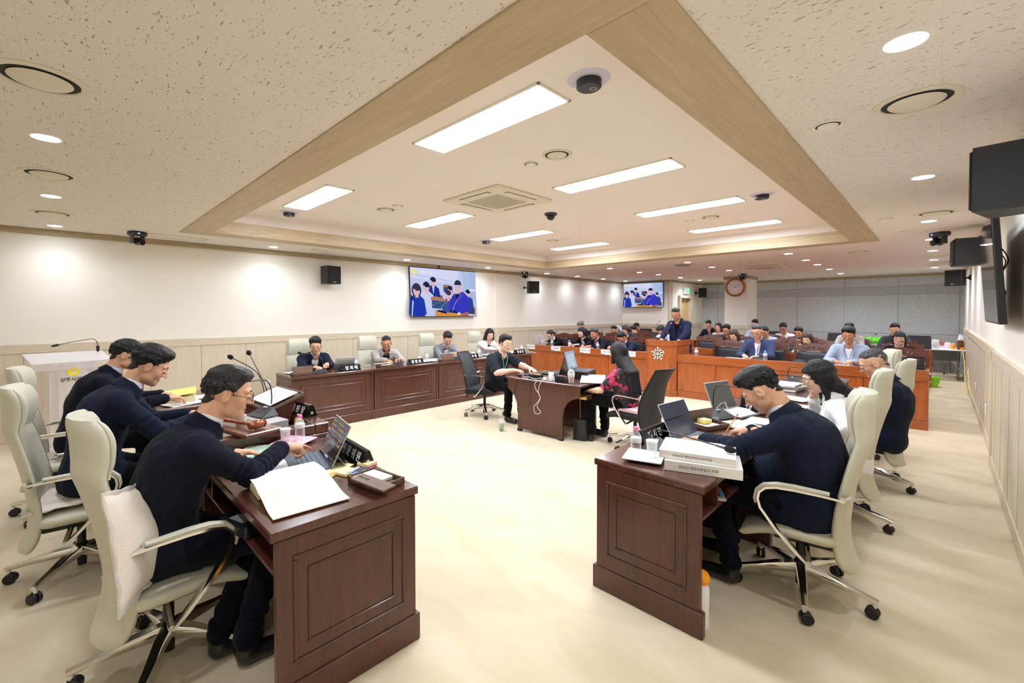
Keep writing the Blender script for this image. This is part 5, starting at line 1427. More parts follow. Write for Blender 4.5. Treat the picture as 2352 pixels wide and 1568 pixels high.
# ---------------- carved rosewood chairs, face -Y in the rows
def carved_chair(label, loc, rz):
    t = thing('carved_wooden_chair', label, 'chair', loc, rz, 'carved rosewood chairs')
    W2 = .30
    mb = MB(); mb.box((0, 0, .43), (.54, .50, .05), .008); mb.build('seat_rail', W_RD, t)
    def st(u, v):
        e = max(abs(u - .5) * 2, abs(v - .5) * 2); return ((u - .5) * .50, -.23 + .48 * v, .50 - .03 * max(0, e - .7) / .3)
    mb = MB(); mb.surf(st, 12, 12, t=.045); mb.build('seat_pad', M_leath, t, smooth=60)
    for sx in (-1, 1):
        mb = MB(); mb.lathe([(.022, 0), (.026, .04), (.018, .06), (.028, .12), (.024, .30), (.030, .34), (.022, .36), (.032, .40), (.032, .43)], n=14, c=(sx * .25, .22, 0)); mb.build('leg', W_RD, t)
        mb = MB(); mb.tube([(sx * .25, -.22, 0), (sx * .25, -.23, .43)], .024, 10); mb.build('leg', W_RD, t)
        mb = MB(); mb.ribbon([(sx * (W2 - .02), -.24, .40), (sx * (W2 - .02), -.26, .62), (sx * (W2 - .02), -.30, .93)], .045, .035, upv=(0, 1, 0)); mb.build('back_post', W_RD, t)
        mb = MB(); mb.ribbon([(sx * .29, -.26, .66), (sx * .30, .0, .68), (sx * .30, .17, .675), (sx * .30, .22, .66)], .05, .03); mb.lathe([(.018, 0), (.025, .05), (.017, .10), (.024, .20)], n=12, c=(sx * .29, .17, .45)); mb.lathe([(0.0001, -.03), (.028, -.03), (.028, .03), (0.0001, .03)], n=14, M=Matrix.Translation((sx * .30, .22, .655)) @ Matrix.Rotation(PI / 2, 4, 'Y')); mb.build('arm', W_RD, t)
    # crest rail with gently arched top
    poly = [(-W2, -.10)] + [(W2 * (i / 10 - 1), .0 + .045 * math.sin(PI / 2 * (i / 10)) ** 2) for i in range(0, 11)] + [(W2 * i / 10, .0 + .045 * math.cos(PI / 2 * i / 10) ** 2) for i in range(1, 11)] + [(W2, -.10)]
    M = Matrix.Translation((0, -.298, .985)) @ Matrix.Rotation(R(98), 4, 'X')
    mb = MB(); mb.M = M; mb.prism(poly, -.018, .018); cr = mb.build('crest_rail', W_RD, t)
    mb = MB(); mb.M = M
    for s in (-1, 1):
        for q, z in ((.0, -.03), (.0, -.05)):
            mb.tube([(s * (.03 + .02 * i + (.01 if z < -.04 else 0)), z + .018 * math.sin(i * 1.1 + (1 if z < -.04 else 0)), -.018) for i in range(8)], [.004, .007, .008, .008, .007, .006, .004, .002], 6)
        mb.ell((0, -.04, -.018), (.018, .016, .006), 10)
        mb.tube([(s * (.03 + .02 * i), -.03 + .018 * math.sin(i * 1.1), .018) for i in range(8)], [.004, .007, .008, .008, .007, .006, .004, .002], 6)
    mb.build('carving', W_RD, cr)
    def bp(u, v):
        e = max(abs(u - .5) * 2, abs(v - .5) * 2); return ((u - .5) * .50, -.258 - .04 * v + .03 - .02 * max(0, e - .8) / .2, .52 + .36 * v)
    mb = MB(); mb.surf(lambda u, v: bp(1 - u, v), 12, 12, t=.055); mb.build('back_pad', M_leath, t, smooth=60)
    return t
c0 = carved_chair('carved rosewood chair nearest the aisle at the right end of the front row', (-.42, 9.35, 0), R(180))
WC = [(-6.78, 9.45, 'empty carved chair between the ponytailed woman and the black bob woman'), (-4.62, 9.4, 'empty carved chair left of the lectern'), (-3.95, 10.95, 'empty carved chair in the second row right of the speaker'),
      (-3.02, 9.4, 'empty carved chair in the front row right of the lectern'), (-1.60, 9.4, 'empty carved chair before the woman in pale lime'),
      (-6.45, 10.85, 'empty carved chair before the man with his hand on his head'), (-5.75, 12.3, 'carved chair beside the man in the white shirt at left'),
      (-2.35, 10.95, 'carved chair behind the man in the blue jacket'), (-7.2, 9.5, 'carved chair of the ponytailed woman'), (-6.2, 9.5, 'carved chair of the woman with black bob at left'),
      (-5.55, 9.4, 'carved chair of the man in navy beside the black bob woman'), (-5.05, 9.45, 'carved chair of the man looking down left of the lectern'), (-2.3, 9.45, 'carved chair of the man in the blue jacket'),
      (-1.0, 9.45, 'carved chair of the man in the sky blue jacket'), (-7.3, 11.1, 'carved chair of the grey haired man'), (-5.85, 11.1, 'carved chair of the woman in teal'),
      (-4.85, 11.1, 'carved chair of the bending man behind the lectern'), (-3.25, 11.1, 'carved chair of the woman in light grey'), (-1.83, 11.1, 'carved chair of the woman in pale lime'), (-.5, 11.1, 'carved chair of the woman with glasses and black bob'),
      (-7.1, 12.6, 'carved chair of the man with his hand on his head'), (-6.45, 12.6, 'carved chair of the man in the white shirt at left'), (-3.95, 12.6, 'carved chair of the man with curly hair'), (-3.0, 12.5, 'carved chair of the man in the pale blue shirt'),
      (-2.35, 12.5, 'carved chair of the man in the purple jacket'), (-1.4, 12.6, 'carved chair behind the man in the sky blue jacket'), (-.65, 12.6, 'carved chair behind the bespectacled black bob woman'),
      (-4.85, 14.1, 'carved chair of the man in black tie'), (-4.45, 14.1, 'carved chair of the woman in the white jacket near the column'), (-2.9, 14.1, 'carved chair of the man in the white polo shirt')]
for x, y, lab in WC: copy_tree(c0, (x, y, 0), R(180), lab)
# ---------------- stenographers' table
t = thing('stenographer_table', 'dark wooden work table with cut-away ends in the middle of the floor', 'table', (-3.62, 4.80, 0), R(2.5))
HT = .715
side = [(-.565, .0 + HT - .03), (-.565, .56), (-.50, .52), (-.44, .46), (-.40, .38), (-.385, .30), (-.385, .04), (.33, .04), (.335, .30), (.35, .40), (.39, .47), (.45, .52), (.53, .55), (.575, .56), (.575, HT - .03)]
for y in (-.40, .40):
    M = Matrix.Translation((0, y, 0)) @ Matrix.Rotation(PI / 2, 4, 'X')
    mb = MB(); mb.M = M; mb.prism(side, -.014, .014); mb.build('side_panel', W_DK, t)
MB().box((.0, 0, HT - .015), (1.15, .86, .03), .005).build('table_top', W_DKX, t)
MB().box((-.02, 0, .38), (.70, .02, .60), .002).build('middle_panel', W_DK, t)
mb = MB(); mb.box((.42, 0, .545), (.42, .66, .018), .002); mb.box((.62, 0, .565), (.015, .66, .05), .002); kt = mb.build('keyboard_tray', W_DK, t)
mb = MB(); mb.box((.42, -.335, .56), (.42, .012, .045), .002); mb.build('tray_rail', M_brass, kt)
for sx in (-.36, .30):
    for sy in (-.40, .40): MB().box((sx, sy, .02), (.08, .05, .04), .012).build('foot', M_rub, t)
# ---------------- clear acrylic podium
t = thing('acrylic_podium', 'clear acrylic podium with yellow council emblem by the left wall', 'podium', (-7.42, .06, 0), R(-78))
for s in (-1, 1):
    MB().box((s * .20, .0, .52), (.010, .30, 1.0), .002).build('side_sheet', M_acryl, t)
    MB().box((s * .14, .10, .52), (.12, .008, 1.0), .002).build('fin', M_acryl, t)
MB().box((0, .15, .52), (.26, .008, 1.0), .002).build('front_sheet', M_acryl, t)
MB().box((0, .0, .012), (.50, .40, .022), .004).build('base_plate', M_acryl, t)
mb = MB(); mb.M = Matrix.Translation((0, 0, 1.06)) @ Matrix.Rotation(R(-12), 4, 'X'); mb.box((0, 0, 0), (.72, .44, .012), .003); mb.box((0, .22, -.04), (.72, .010, .09), .002); mb.build('top_sheet', M_acryl, t)
emblem(t, frameM((0, -.16 + .317, .90), (-1, 0, 0), (0, 0, 1)), .060, mat('emblem_yellow', srgb(246, 226, 20), .5), M_ink, M_whitep, flat=True)
mb = MB(); text_mesh(mb, '양주시의회', .052, frameM((0, .158, .80), (-1, 0, 0), (0, 0, 1)), bold=.001); mb.build('lettering', M_ink, t)
# ---------------- folding tables at the back
def folding_table(label, x, y, L_, D_, rz=0, H=.72):
    t = thing('folding_table', label, 'table', (x, y, 0), rz, 'grey folding tables')
    MB().box((0, 0, H - .012), (L_, D_, .026), .006).build('table_top', M_whitep, t)
    mb = MB(); mb.box((0, D_ / 2 - .05, H - .20), (L_ - .16, .008, .26), .003); mb.build('modesty_panel', M_greyp, t)
    for s in (-1, 1):
        mb = MB(); xx = s * (L_ / 2 - .12)
        mb.tube([(xx, -.02, H - .03), (xx, .06, .42), (xx, .10, .10)], .022, 10); mb.tube([(xx, .02, H - .20), (xx, -.12, .44), (xx, -D_ / 2 + .02, .34), (xx, -D_ / 2 - .06, .28), (xx, -D_ / 2 - .08, .08)], .014, 8); mb.tube([(xx, -.22, .08), (xx, .26, .08)], .018, 8)
        lg = mb.build('leg_frame', M_greyp, t)
        for yy in (-.2, .24): MB().lathe([(0.0001, -.012), (.03, -.012), (.03, .012), (0.0001, .012)], n=16, M=Matrix.Translation((xx, yy, .03)) @ Matrix.Rotation(PI / 2, 4, 'Y')).build('caster', M_rub, lg)
    return t
folding_table('white folding table with kettle beside the right wall', .05, 15.1, .76, .95, 0)
folding_table('long white folding table below the grey wall, left one', -2.3, 16.2, 1.8, .5)
folding_table('long white folding table below the grey wall, right one', -.55, 16.2, 1.5, .5)
def ochair(x, lab):
    t = thing('coral_stacking_chair', lab, 'chair', (x, 16.55, 0), R(180), 'coral stacking chairs')
    m_ = mat('coral_plastic', srgb(226, 140, 110), .5)
    mb = MB(); mb.surf(lambda u, v: (-(u - .5) * (.42 - .1 * v * v), -.2 - .06 * v, .50 + .30 * v - .05 * (2 * (u - .5)) ** 2 * v), 8, 6, t=.012); mb.build('backrest', m_, t, smooth=60)
    mb = MB(); mb.surf(lambda u, v: ((u - .5) * .42, -.2 + .4 * v, .45), 4, 4, t=.012); mb.build('seat', m_, t)
    for sx in (-1, 1):
        for sy in (-1, 1): MB().tube([(sx * .18, sy * .17, .44), (sx * .20, sy * .19, .0)], .010, 8).build('leg', M_greyp, t)
for x, lab in ((-2.35, 'coral chair back behind the long white table, left'), (-1.95, 'second coral chair behind the long white table'), (-1.0, 'coral chair behind the green bag'), (-.5, 'coral chair behind the long white table, right'), (.0, 'coral chair behind the kettle table')): ochair(x, lab)
# ================================================================== screens, loudspeakers, clock, signs
S_ = lambda c, k=1.0: glow('scr_%d_%d_%d' % c, srgb(*c), k * EXPO)
def screen_picture(parent, M, w_, h_, k=1.0):
    """flat picture shown on the television: a meeting with a speaker at a lectern; 0..1 coordinates from the lower left"""
    lay = [0]; mats = []; mb = MB()
    def idx(c):
        if c not in mats: mats.append(c)
        return mats.index(c)
    def P(c, pts):
        lay[0] += 1; z = .0006 + lay[0] * .00006
        mb.add([((x - .5) * w_, (y - .5) * h_, z) for x, y in pts], [tuple(range(len(pts)))], idx(c), M)
    def E_(c, cx, cy, rx, ry, a0=0, a1=360, n=26): P(c, [(cx + rx * math.cos(R(a0 + (a1 - a0) * i / n)), cy + ry * math.sin(R(a0 + (a1 - a0) * i / n))) for i in range(n + (0 if a1 - a0 == 360 else 1))])
    P((196, 208, 246), [(0, 0), (1, 0), (1, 1), (0, 1)])
    P((216, 222, 250), [(0, .78), (.72, .70), (.72, 1), (0, 1)]); P((170, 184, 226), [(.0, .86), (.74, .72), (.74, .735), (0, .875)])
    P((182, 198, 232), [(.78, .3), (.90, .3), (.90, 1), (.78, 1)]); P((172, 192, 236), [(.90, .3), (1, .3), (1, 1), (.90, 1)]); P((226, 232, 252), [(.88, .56), (1, .55), (1, .60), (.88, .61)])
    for x0, y0, s in ((.30, .30, 1.0), (.47, .52, .9), (.10, .22, .9), (.82, .05, 1)): 
        P((176, 118, 92), [(x0, y0), (x0 + .16 * s, y0 - .02), (x0 + .16 * s, y0 + .14 * s), (x0 + .06 * s, y0 + .18 * s), (x0, y0 + .17 * s)]); P((54, 74, 118), [(x0 + .01, y0), (x0 + .14 * s, y0 - .01), (x0 + .14 * s, y0 + .11 * s), (x0 + .01, y0 + .12 * s)])
    def fig(cx, cy, s, body, hair, face=(226, 186, 196), shirt=None, bob=False):
        P(body, [(cx - .10 * s, cy - .42 * s), (cx - .085 * s, cy - .14 * s), (cx - .03 * s, cy - .07 * s), (cx + .03 * s, cy - .07 * s), (cx + .09 * s, cy - .15 * s), (cx + .115 * s, cy - .42 * s)])
        if shirt: P(shirt, [(cx - .02 * s, cy - .08 * s), (cx + .025 * s, cy - .08 * s), (cx + .0 * s, cy - .27 * s)])
        if bob: E_(hair, cx, cy + .01 * s, .058 * s, .13 * s)
        P(face, [(cx - .018 * s, cy - .12 * s), (cx + .02 * s, cy - .12 * s), (cx + .02 * s, cy), (cx - .018 * s, cy)])
        E_(face, cx, cy, .040 * s, .095 * s); E_(hair, cx, cy + .035 * s, .046 * s, .080 * s, 0, 180); E_(hair, cx + .012 * s, cy + .035 * s, .036 * s, .035 * s)
    fig(.32, .72, .95, (34, 52, 150), (34, 34, 62), shirt=(190, 205, 250)); fig(.22, .60, 1.05, (206, 214, 246), (40, 38, 66)); fig(.57, .56, .85, (200, 214, 246), (30, 32, 60))
    fig(.86, .50, .85, (52, 74, 130), (26, 34, 62)); fig(.08, .52, 1.15, (32, 64, 170), (62, 52, 80), bob=True)
    fig(.54, .45, 1.0, (66, 86, 150), (58, 56, 88)); P((54, 84, 132), [(.29, .17), (.48, .15), (.49, .33), (.29, .35)]); P((182, 130, 110), [(.28, .34), (.50, .31), (.50, .36), (.36, .42), (.28, .40)])
    P((34, 58, 176), [(0, 0), (.19, 0), (.17, .22), (.05, .32), (0, .33)]); P((226, 228, 252), [(0, 0), (.012, 0), (.035, .30), (.02, .33)]); P((40, 40, 60), [(0, .33), (.025, .36), (.02, .42), (0, .44)])
    P((58, 58, 196), [(.53, .15), (.60, .44), (.66, .52), (.78, .54), (.87, .42), (.885, .14), (.84, .04), (.60, .06)]); P((36, 38, 74), [(.655, .50), (.73, .50), (.68, .26), (.66, .26)]); P((78, 78, 220), [(.655, .27), (.67, .27), (.78, .45), (.74, .54)])
    P((222, 186, 200), [(.65, .48), (.73, .50), (.74, .62), (.65, .60)]); E_((222, 186, 200), .705, .62, .052, .125); E_((52, 46, 72), .70, .70, .056, .095, -10, 190); P((222, 186, 200), [(.655, .58), (.755, .60), (.745, .68), (.665, .68)])
    P((222, 150, 70), [(.34, .0), (.86, .0), (.84, .07), (.72, .05), (.42, .09), (.33, .14)]); P((180, 106, 90), [(.72, .0), (.86, .0), (.85, .10), (.74, .04)])
    for x in (.41, .60): P((26, 36, 74), [(x - .05, .10), (x + .10, .045), (x + .09, .085), (x + .02, .13), (x - .04, .13)])
    for pts in ([(.42, .12), (.44, .22), (.56, .36)], [(.60, .10), (.62, .20), (.675, .36)], [(.28, .20), (.32, .25), (.44, .31)]):
        for i in range(2): (a, b), (c, d) = pts[i], pts[i + 1]; P((204, 214, 240), [(a - .002, b), (c - .002, d), (c + .003, d), (a + .003, b)])
    E_((250, 60, 90), .565, .38, .007, .014); E_((250, 60, 90), .678, .37, .007, .014)
    E_((232, 196, 206), .70, .05, .028, .035)
    P((245, 232, 40), [(.055 + .036 * math.cos(PI / 2 + 2 * PI * q / 10) * (1 if q % 2 == 0 else .84), .90 + .062 * math.sin(PI / 2 + 2 * PI * q / 10) * (1 if q % 2 == 0 else .84)) for q in range(10)])
    E_((236, 236, 220), .055, .897, .018, .028)
    o = mb.build('screen_picture', [S_(c, k) for c in mats], parent, smooth=0)
    mb = MB(); text_mesh(mb, '양주시의회', h_ * .075, M @ Matrix.Translation(((.215 - .5) * w_, (.905 - .5) * h_, .008)), bold=.0004); mb.build('screen_caption', S_((250, 250, 255), k), parent)
    return o
def tv(label, M, w_, h_, on=True, tilt_mount=True):
    t = thing('television', label, 'television', M.to_translation()); Mi = Matrix.Translation(M.to_translation()).inverted() @ M
    mb = MB(); mb.M = Mi; mb.box((0, 0, -.022), (w_ + .024, h_ + .024, .04), .006); mb.build('housing', M_blk, t)
    if on: screen_picture(t, Mi, w_, h_, .92)
    else: mb = MB(); mb.M = Mi; mb.box((0, 0, -.001), (w_, h_, .003)); mb.build('screen', mat('dark_screen', (.008, .008, .01), .06), t)
    mb = MB(); mb.M = Mi; mb.box((0, 0, -.050), (.30, .24, .02), .006); mb.build('wall_bracket', M_rub, t)
    return t
tv('large television on the left wall showing the meeting', frameM((XL + .09, 6.20, 2.035), (0, 1, .0), (-.06, 0, 1)), 1.86, 1.05)
tv('smaller television on the far wall showing the meeting', frameM((-7.11, YF - .12, 2.17), (1, 0, 0), (0, -.04, 1)), 1.40, .80)
MB().box((XL + .03, 6.05, 2.60), (.03, .03, .12)).build('trim_7', M_rub)['kind'] = 'structure'
t = tv('dark television tilted on the right wall', frameM((.258, 5.29, 1.905), (0, -1, 0), (-.063, 0, 1)), 1.30, .77, on=False)
mb = MB(); 
for k in range(2): mb.tube(smoothp([(.06, .30 - .28 * k, .22), (.11, .22 - .2 * k, .10), (.06, .20 - .25 * k, -.05), (.10, .28 - .26 * k, -.16), (.06, .30 - .3 * k, -.26)]), .004, 6)
mb.build('cable', M_rub, t)
def speaker(label, x, y, z, rz, w_=.26, h_=.32, d_=.25, grp='wall loudspeakers', wall=None):
    t = thing('loudspeaker', label, 'loudspeaker', (x, y, z), rz, grp)
    poly = [(-w_ / 2, 0), (w_ / 2, 0), (w_ / 2 * .72, -d_), (-w_ / 2 * .72, -d_)]
    MB().prism(poly, -h_ / 2, h_ / 2).build('cabinet', mat('speaker_box', (.022, .022, .024), .55, bump=.3, bscale=500), t)
    mb = MB(); mb.box((0, .006, 0), (w_ * .90, .018, h_ * .92), .005); mb.build('grille', mat('speaker_grille', (.015, .015, .017), .6, bump=.8, bscale=900), t)
    mb = MB(); mb.box((0, .016, -h_ * .40), (.05, .002, .010)); mb.build('badge', M_silver, t)
    Mi = (Matrix.Translation((x, y, z)) @ Matrix.Rotation(rz, 4, 'Z')).inverted(); wl = XL if x < XD - .3 else (XD if x < -3 else XR); q = Mi @ Vector((wl, y + (.05 if abs(math.cos(rz)) > .6 else 0), z))
    mb = MB(); mb.tube([(0, -d_ * .55, -.02), tuple(q)], .016, 8); mb.ell(tuple(q), (.05, .05, .06), 12); mb.build('bracket', M_rub, t)
speaker('black loudspeaker on the left wall, left of the big television', XL + .32, 3.50, 2.27, R(-78), w_=.28)
speaker('black loudspeaker on the left wall beneath the motorised camera', XL + .38, 8.95, 2.26, R(-118), w_=.30)
speaker('black loudspeaker right of the exit sign', XD + .27, 16.2, 2.28, R(-160), w_=.26, h_=.34)
speaker('big black loudspeaker at the right edge, nearest the camera', .135, 3.32, 2.24, R(76), w_=.30, h_=.31, d_=.26)
speaker('black loudspeaker on the right wall behind the dark television', .10, 7.95, 2.33, R(96), w_=.28, h_=.33, d_=.26)
speaker('farthest black loudspeaker on the right wall', .17, 13.2, 2.30, R(150), w_=.28, h_=.33, d_=.2)
# clock
t = thing('wall_clock', 'round wooden wall clock on the column', 'clock', (-4.27, YF - .012, 2.325))
Mc = Matrix.Rotation(PI / 2, 4, 'X')
W_CL = wood('clock_wood', srgb(150, 88, 44), srgb(186, 120, 66), 'X', rough=.3, coat=.4, scale=2)
mb = MB(); mb.M = Mc; mb.lathe([(.205, 0), (.225, .03), (.25, .045), (.272, .03), (.278, 0)], n=48); mb.build('clock_rim', W_CL, t, smooth=60)
mb = MB(); mb.M = Mc; mb.lathe([(0.0001, .008), (.215, .008), (.215, 0), (0.0001, 0)], n=48); mb.build('clock_face', M_whitep, t)
mb = MB()
for k in range(1, 13):
    a = PI / 2 - k * PI / 6; text_mesh(mb, str(k), .052, Mc @ Matrix.Translation((.165 * math.cos(a), .165 * math.sin(a), .009)))
mb.build('numerals', M_ink, t)
for nm, hr, L_, wd in (('hour_hand', (10 + 8 / 60) * 30, .085, .009), ('minute_hand', 8 * 6, .14, .006)):
    mb = MB(); mb.M = Mc; a = R(90 - hr); mb.ribbon([(-.03 * math.cos(a), -.03 * math.sin(a), .014), (L_ * math.cos(a), L_ * math.sin(a), .014)], [wd, wd * .5], .002); mb.build(nm, M_ink, t)
# exit sign
t = thing('exit_sign', 'green exit sign above the doorway', 'sign', (XD + .06, 15.3, 2.32))
MB().box((0, 0, 0), (.10, .34, .22), .006).build('housing', M_whitep, t)
MB().box((.052, 0, 0), (.003, .30, .18)).build('lit_face', glow('exit_green', srgb(120, 225, 160), 1.2 * EXPO), t)
mb = MB(); mb.M = frameM((.055, 0, 0), (0, 1, 0), (0, 0, 1)); mb.ell((.03, .055, 0), (.014, .014, .002), 10); mb.tube([(.03, .04, 0), (.02, .0, 0), (.05, -.03, 0), (.04, -.07, 0)], .008, 6, flat=.2); mb.tube([(.02, .0, 0), (-.01, -.03, 0), (-.04, -.06, 0)], .008, 6, flat=.2); mb.tube([(-.02, .02, 0), (.01, .035, 0), (.05, .02, 0), (.07, .04, 0)], .006, 6, flat=.2); mb.build('running_figure', glow('exit_white', (1, 1, 1), 1.2 * EXPO), t)
# wall sockets
def socket(x, y, z, side, lab, yaxis=True):
    t = thing('wall_socket', lab, 'socket', (x, y, z), 0, 'wall sockets')
    MB().box((side * .006, 0, 0), (.012, .075, .12), .003).build('cover', M_whitep, t)
    mb = MB()
    for q in (-.03, 0, .03): mb.box((side * .0125, 0, q), (.003, .014, .010))
    mb.build('outlet', M_gun, t)
socket(XL + .018, 2.46, .40, 1, 'white wall socket on the left wainscot beside the first left desk')
for y, lab in ((10.35, 'white wall socket on the right wainscot near the folding table'), (13.0, 'farthest white wall socket on the right wainscot'), (8.1, 'white wall socket on the right wainscot, nearest the camera')): socket(XR - .018, y, .40, -1, lab)
# ================================================================== small things
def book(name, label, cat, c, w_, d_, h_, rz, cover=M_paper, pages=M_pages, group=None, spine=None):
    t = thing(name, label, cat, c, rz, group)
    MB().box((0, 0, h_ / 2), (w_ - .006, d_ - .006, h_ - .004), .001).build('pages', pages, t)
    mb = MB(); mb.box((0, 0, h_ - .001), (w_, d_, .002)); mb.box((0, 0, .001), (w_, d_, .002)); mb.box((0, -d_ / 2, h_ / 2), (w_, .002, h_)); cv = mb.build('cover', cover, t)
    if spine:
        mb = MB(); text_mesh(mb, spine, h_ * .34, frameM((-.02, -d_ / 2 - .0015, h_ / 2), (1, 0, 0), (0, 0, 1)), depth=.0003); mb.build('spine_lettering', M_ink, cv)
    return t
def open_book(label, c, rz, w_=.42, d_=.30, h_=.05, left=M_paper, right=M_paper, group=None):
    t = thing('open_book', label, 'book', c, rz, group)
    prof = lambda u: (h_ * (1 - .9 * abs(u - .35) ** 1.6) * (1 if u < .98 else .9)) if u < .62 else h_ * (.62 - 1.15 * (u - .62))
    def lf(u, v): return (-w_ * .5 + w_ * .5 * u, (v - .5) * d_, h_ * (.92 + .10 * math.sin(PI * u) - .30 * u ** 6))
    def rt_(u, v): return (w_ * .5 * u, (v - .5) * d_, .006 + h_ * (.62 - .62 * u) * (1 - .25 * math.sin(PI * u)) + .004 * math.sin(7 * u))
    MB().box((-w_ * .262, 0, h_ * .36), (w_ * .455, d_ * .985, h_ * .70), .002).build('page_block', M_pages, t)
    MB().surf(lf, 12, 4, t=.004).build('left_page', left, t, smooth=60); MB().surf(rt_, 12, 4, t=.004).build('right_page', right, t, smooth=60)
    mb = MB()
    for i in range(9): mb.box((w_ * .36 - i * .012, .02, .006 + h_ * .22 * (1 - i * .02) + .006), (.0012, d_ * (.5 if i % 3 else .25), .0006), M=Matrix.Translation((0, 0, 0)))
    return t
def sheet(label, c, rz, w_=.21, d_=.297, m=M_paper, n=1, group=None, lines=True, tilt=0):
    t = thing('paper_sheet' if n == 1 else 'paper_stack', label, 'paper', c, rz, group)
    hh = .0012 * n + .0012
    for i in range(min(n, 4)):
        rr = rng.uniform(-.12, .12) if i else 0
        MB().surf(lambda u, v: ((u - .5) * w_, (v - .5) * d_, .0005 + hh * (i + 1) / min(n, 4) + .003 * (u - .5) ** 2 * (i == min(n, 4) - 1)), 6, 3, t=hh / min(n, 4), M=Matrix.Rotation(rr, 4, 'Z')).build('sheet', m, t, smooth=60)
    if lines:
        mb = MB()
        for i in range(12): mb.box((rng.uniform(-.01, .01) * .5, d_ * (.40 - .065 * i), hh + .0016), (w_ * rng.uniform(.55, .78), .0016, .0003))
        mb.M = None; mb.build('printed_lines', mat('print_grey', srgb(150, 152, 160), .8), t)
    return t
def bottle(label, x, y, z, cap=M_pinkcap, group='water bottles', lab=True):
    t = thing('water_bottle', label, 'bottle', (x, y, z), rng.uniform(0, 6), group)
    s = 1.0
    pr = [(0.0001, .001), (.026, .001), (.030, .006)]
    for i in range(7): pr += [(.0302, .012 + i * .011), (.0282, .017 + i * .011)]
    pr += [(.030, .095), (.030, .118), (.022, .140), (.013, .152), (.0128, .160)]
    MB().lathe(pr, n=20).build('bottle_body', M_water, t, smooth=60)
    MB().lathe([(0.0001, .178), (.013, .178), (.0148, .174), (.0148, .157), (.013, .156)], n=18).build('cap', cap, t)
    MB().lathe([(.0306, .092), (.0309, .093), (.0309, .117), (.0306, .118)], n=20).build('label_band', M_milk, t)
    return t
b0 = bottle('clear water bottle with pink cap by the pointing hand on the lower left desk', -2.93, 1.10, .755)
BT = [(-1.215, 2.335, .765, M_pinkcap, 'pink-capped water bottle on the tray at the front of the right row'), (-4.56, 1.14, .755, M_pinkcap, 'pink-capped water bottle beyond the chairman desk')]
for y, lab in ((3.12, 'near end'), (4.42, 'man in the beige jacket'), (5.62, 'man in the light grey jacket'), (6.82, 'woman in white')): BT.append((-6.12, y, .755, M_pinkcap, 'pink-capped water bottle on the left row desk beside the ' + lab))
BT += [(-6.93, 8.50, .765, M_bluecap, 'blue-capped water bottle before the silver laptop'), (-6.60, 8.45, .765, M_bluecap, 'blue-capped water bottle beside the ponytailed woman'), (-6.12, 8.5, .765, M_bluecap, 'blue-capped water bottle before the black bob woman at left'),
       (-5.33, 8.47, .765, M_pinkcap, 'pink-capped water bottle before the navy-jacketed men'), (-3.17, 8.38, .765, M_pinkcap, 'pink-capped water bottle right beside the lectern'), (-2.08, 8.5, .765, M_bluecap, 'blue-capped water bottle before the man in the blue jacket'),
       (-3.0, 10.2, .765, M_pinkcap, 'pink-capped water bottle before the woman in light grey'), (-2.2, 10.15, .765, M_bluecap, 'blue-capped water bottle in the second row before the woman in lime'), (-.72, 10.15, .765, M_bluecap, 'blue-capped water bottle before the bespectacled bob woman')]
for x, y, z, cp, lab in BT:
    c = copy_tree(b0, (x, y, z), rng.uniform(0, 6), lab)
    if cp is M_bluecap:
        for ch in c.children:
            if ch.name.startswith('cap'): ch.data = ch.data.copy(); ch.data.materials[0] = cp
def cup(label, x, y, z, lid=True):
    t = thing('lidded_glass', label, 'glass', (x, y, z), 0, 'lidded drinking glasses')
    MB().lathe([(0.0001, .002), (.024, .002), (.027, .01), (.031, .08), (.029, .08), (.025, .012), (0.0001, .010)], n=20).build('glass_body', M_glass, t, smooth=60)
    MB().lathe([(.033, .076), (.034, .088), (.012, .093), (0.0001, .092)], n=24).build('lid', M_whitep, t, smooth=60)
    return t
g0 = cup('clear lidded glass beside the pink-capped bottle on the lower left desk', -2.99, 1.03, .755)
for x, y, z, lab in ((-1.165, 2.43, .768, 'clear lidded glass on the tray at the front of the right row'), (-6.18, 3.02, .755, 'clear lidded glass on the near left row desk'), (-6.18, 4.30, .755, 'clear lidded glass on the second left row desk'), (-6.15, 5.5, .755, 'clear lidded glass on the third left row desk'), (-6.15, 6.7, .755, 'clear lidded glass on the far left row desk')):
    copy_tree(g0, (x, y, z), 0, lab)
def dish(label, x, y, m, w_=.21, rz=0.0):
    def f(u, v):
        e = max(abs(u - .5) * 2, abs(v - .5) * 2); return ((u - .5) * w_, (v - .5) * w_, .008 + .014 * max(0, e - .72) / .28)
    o = MB().surf(f, 14, 14, t=.005).build('square_tray', m, None, smooth=70); o.location = (x, y, .752); o.rotation_euler = (0, 0, rz)
    return tag(o, label, 'tray', 'small square trays')
dish('white square tray with bottle and glass at the front of the right row', -1.19, 2.385, M_whitep, rz=.3)
dish('pink square tray under bottle and glass on the lower left desk', -2.92, 1.06, mat('pale_rose_plastic', srgb(238, 196, 210), .5), .2, .6)
for y in (3.07, 4.36, 5.56): dish('white square tray under bottle and glass on the left row desk at %s' % {3.07: 'the near end', 4.36: 'the second seat', 5.56: 'the third seat'}[y], -6.15, y, M_whitep, .2, .1)
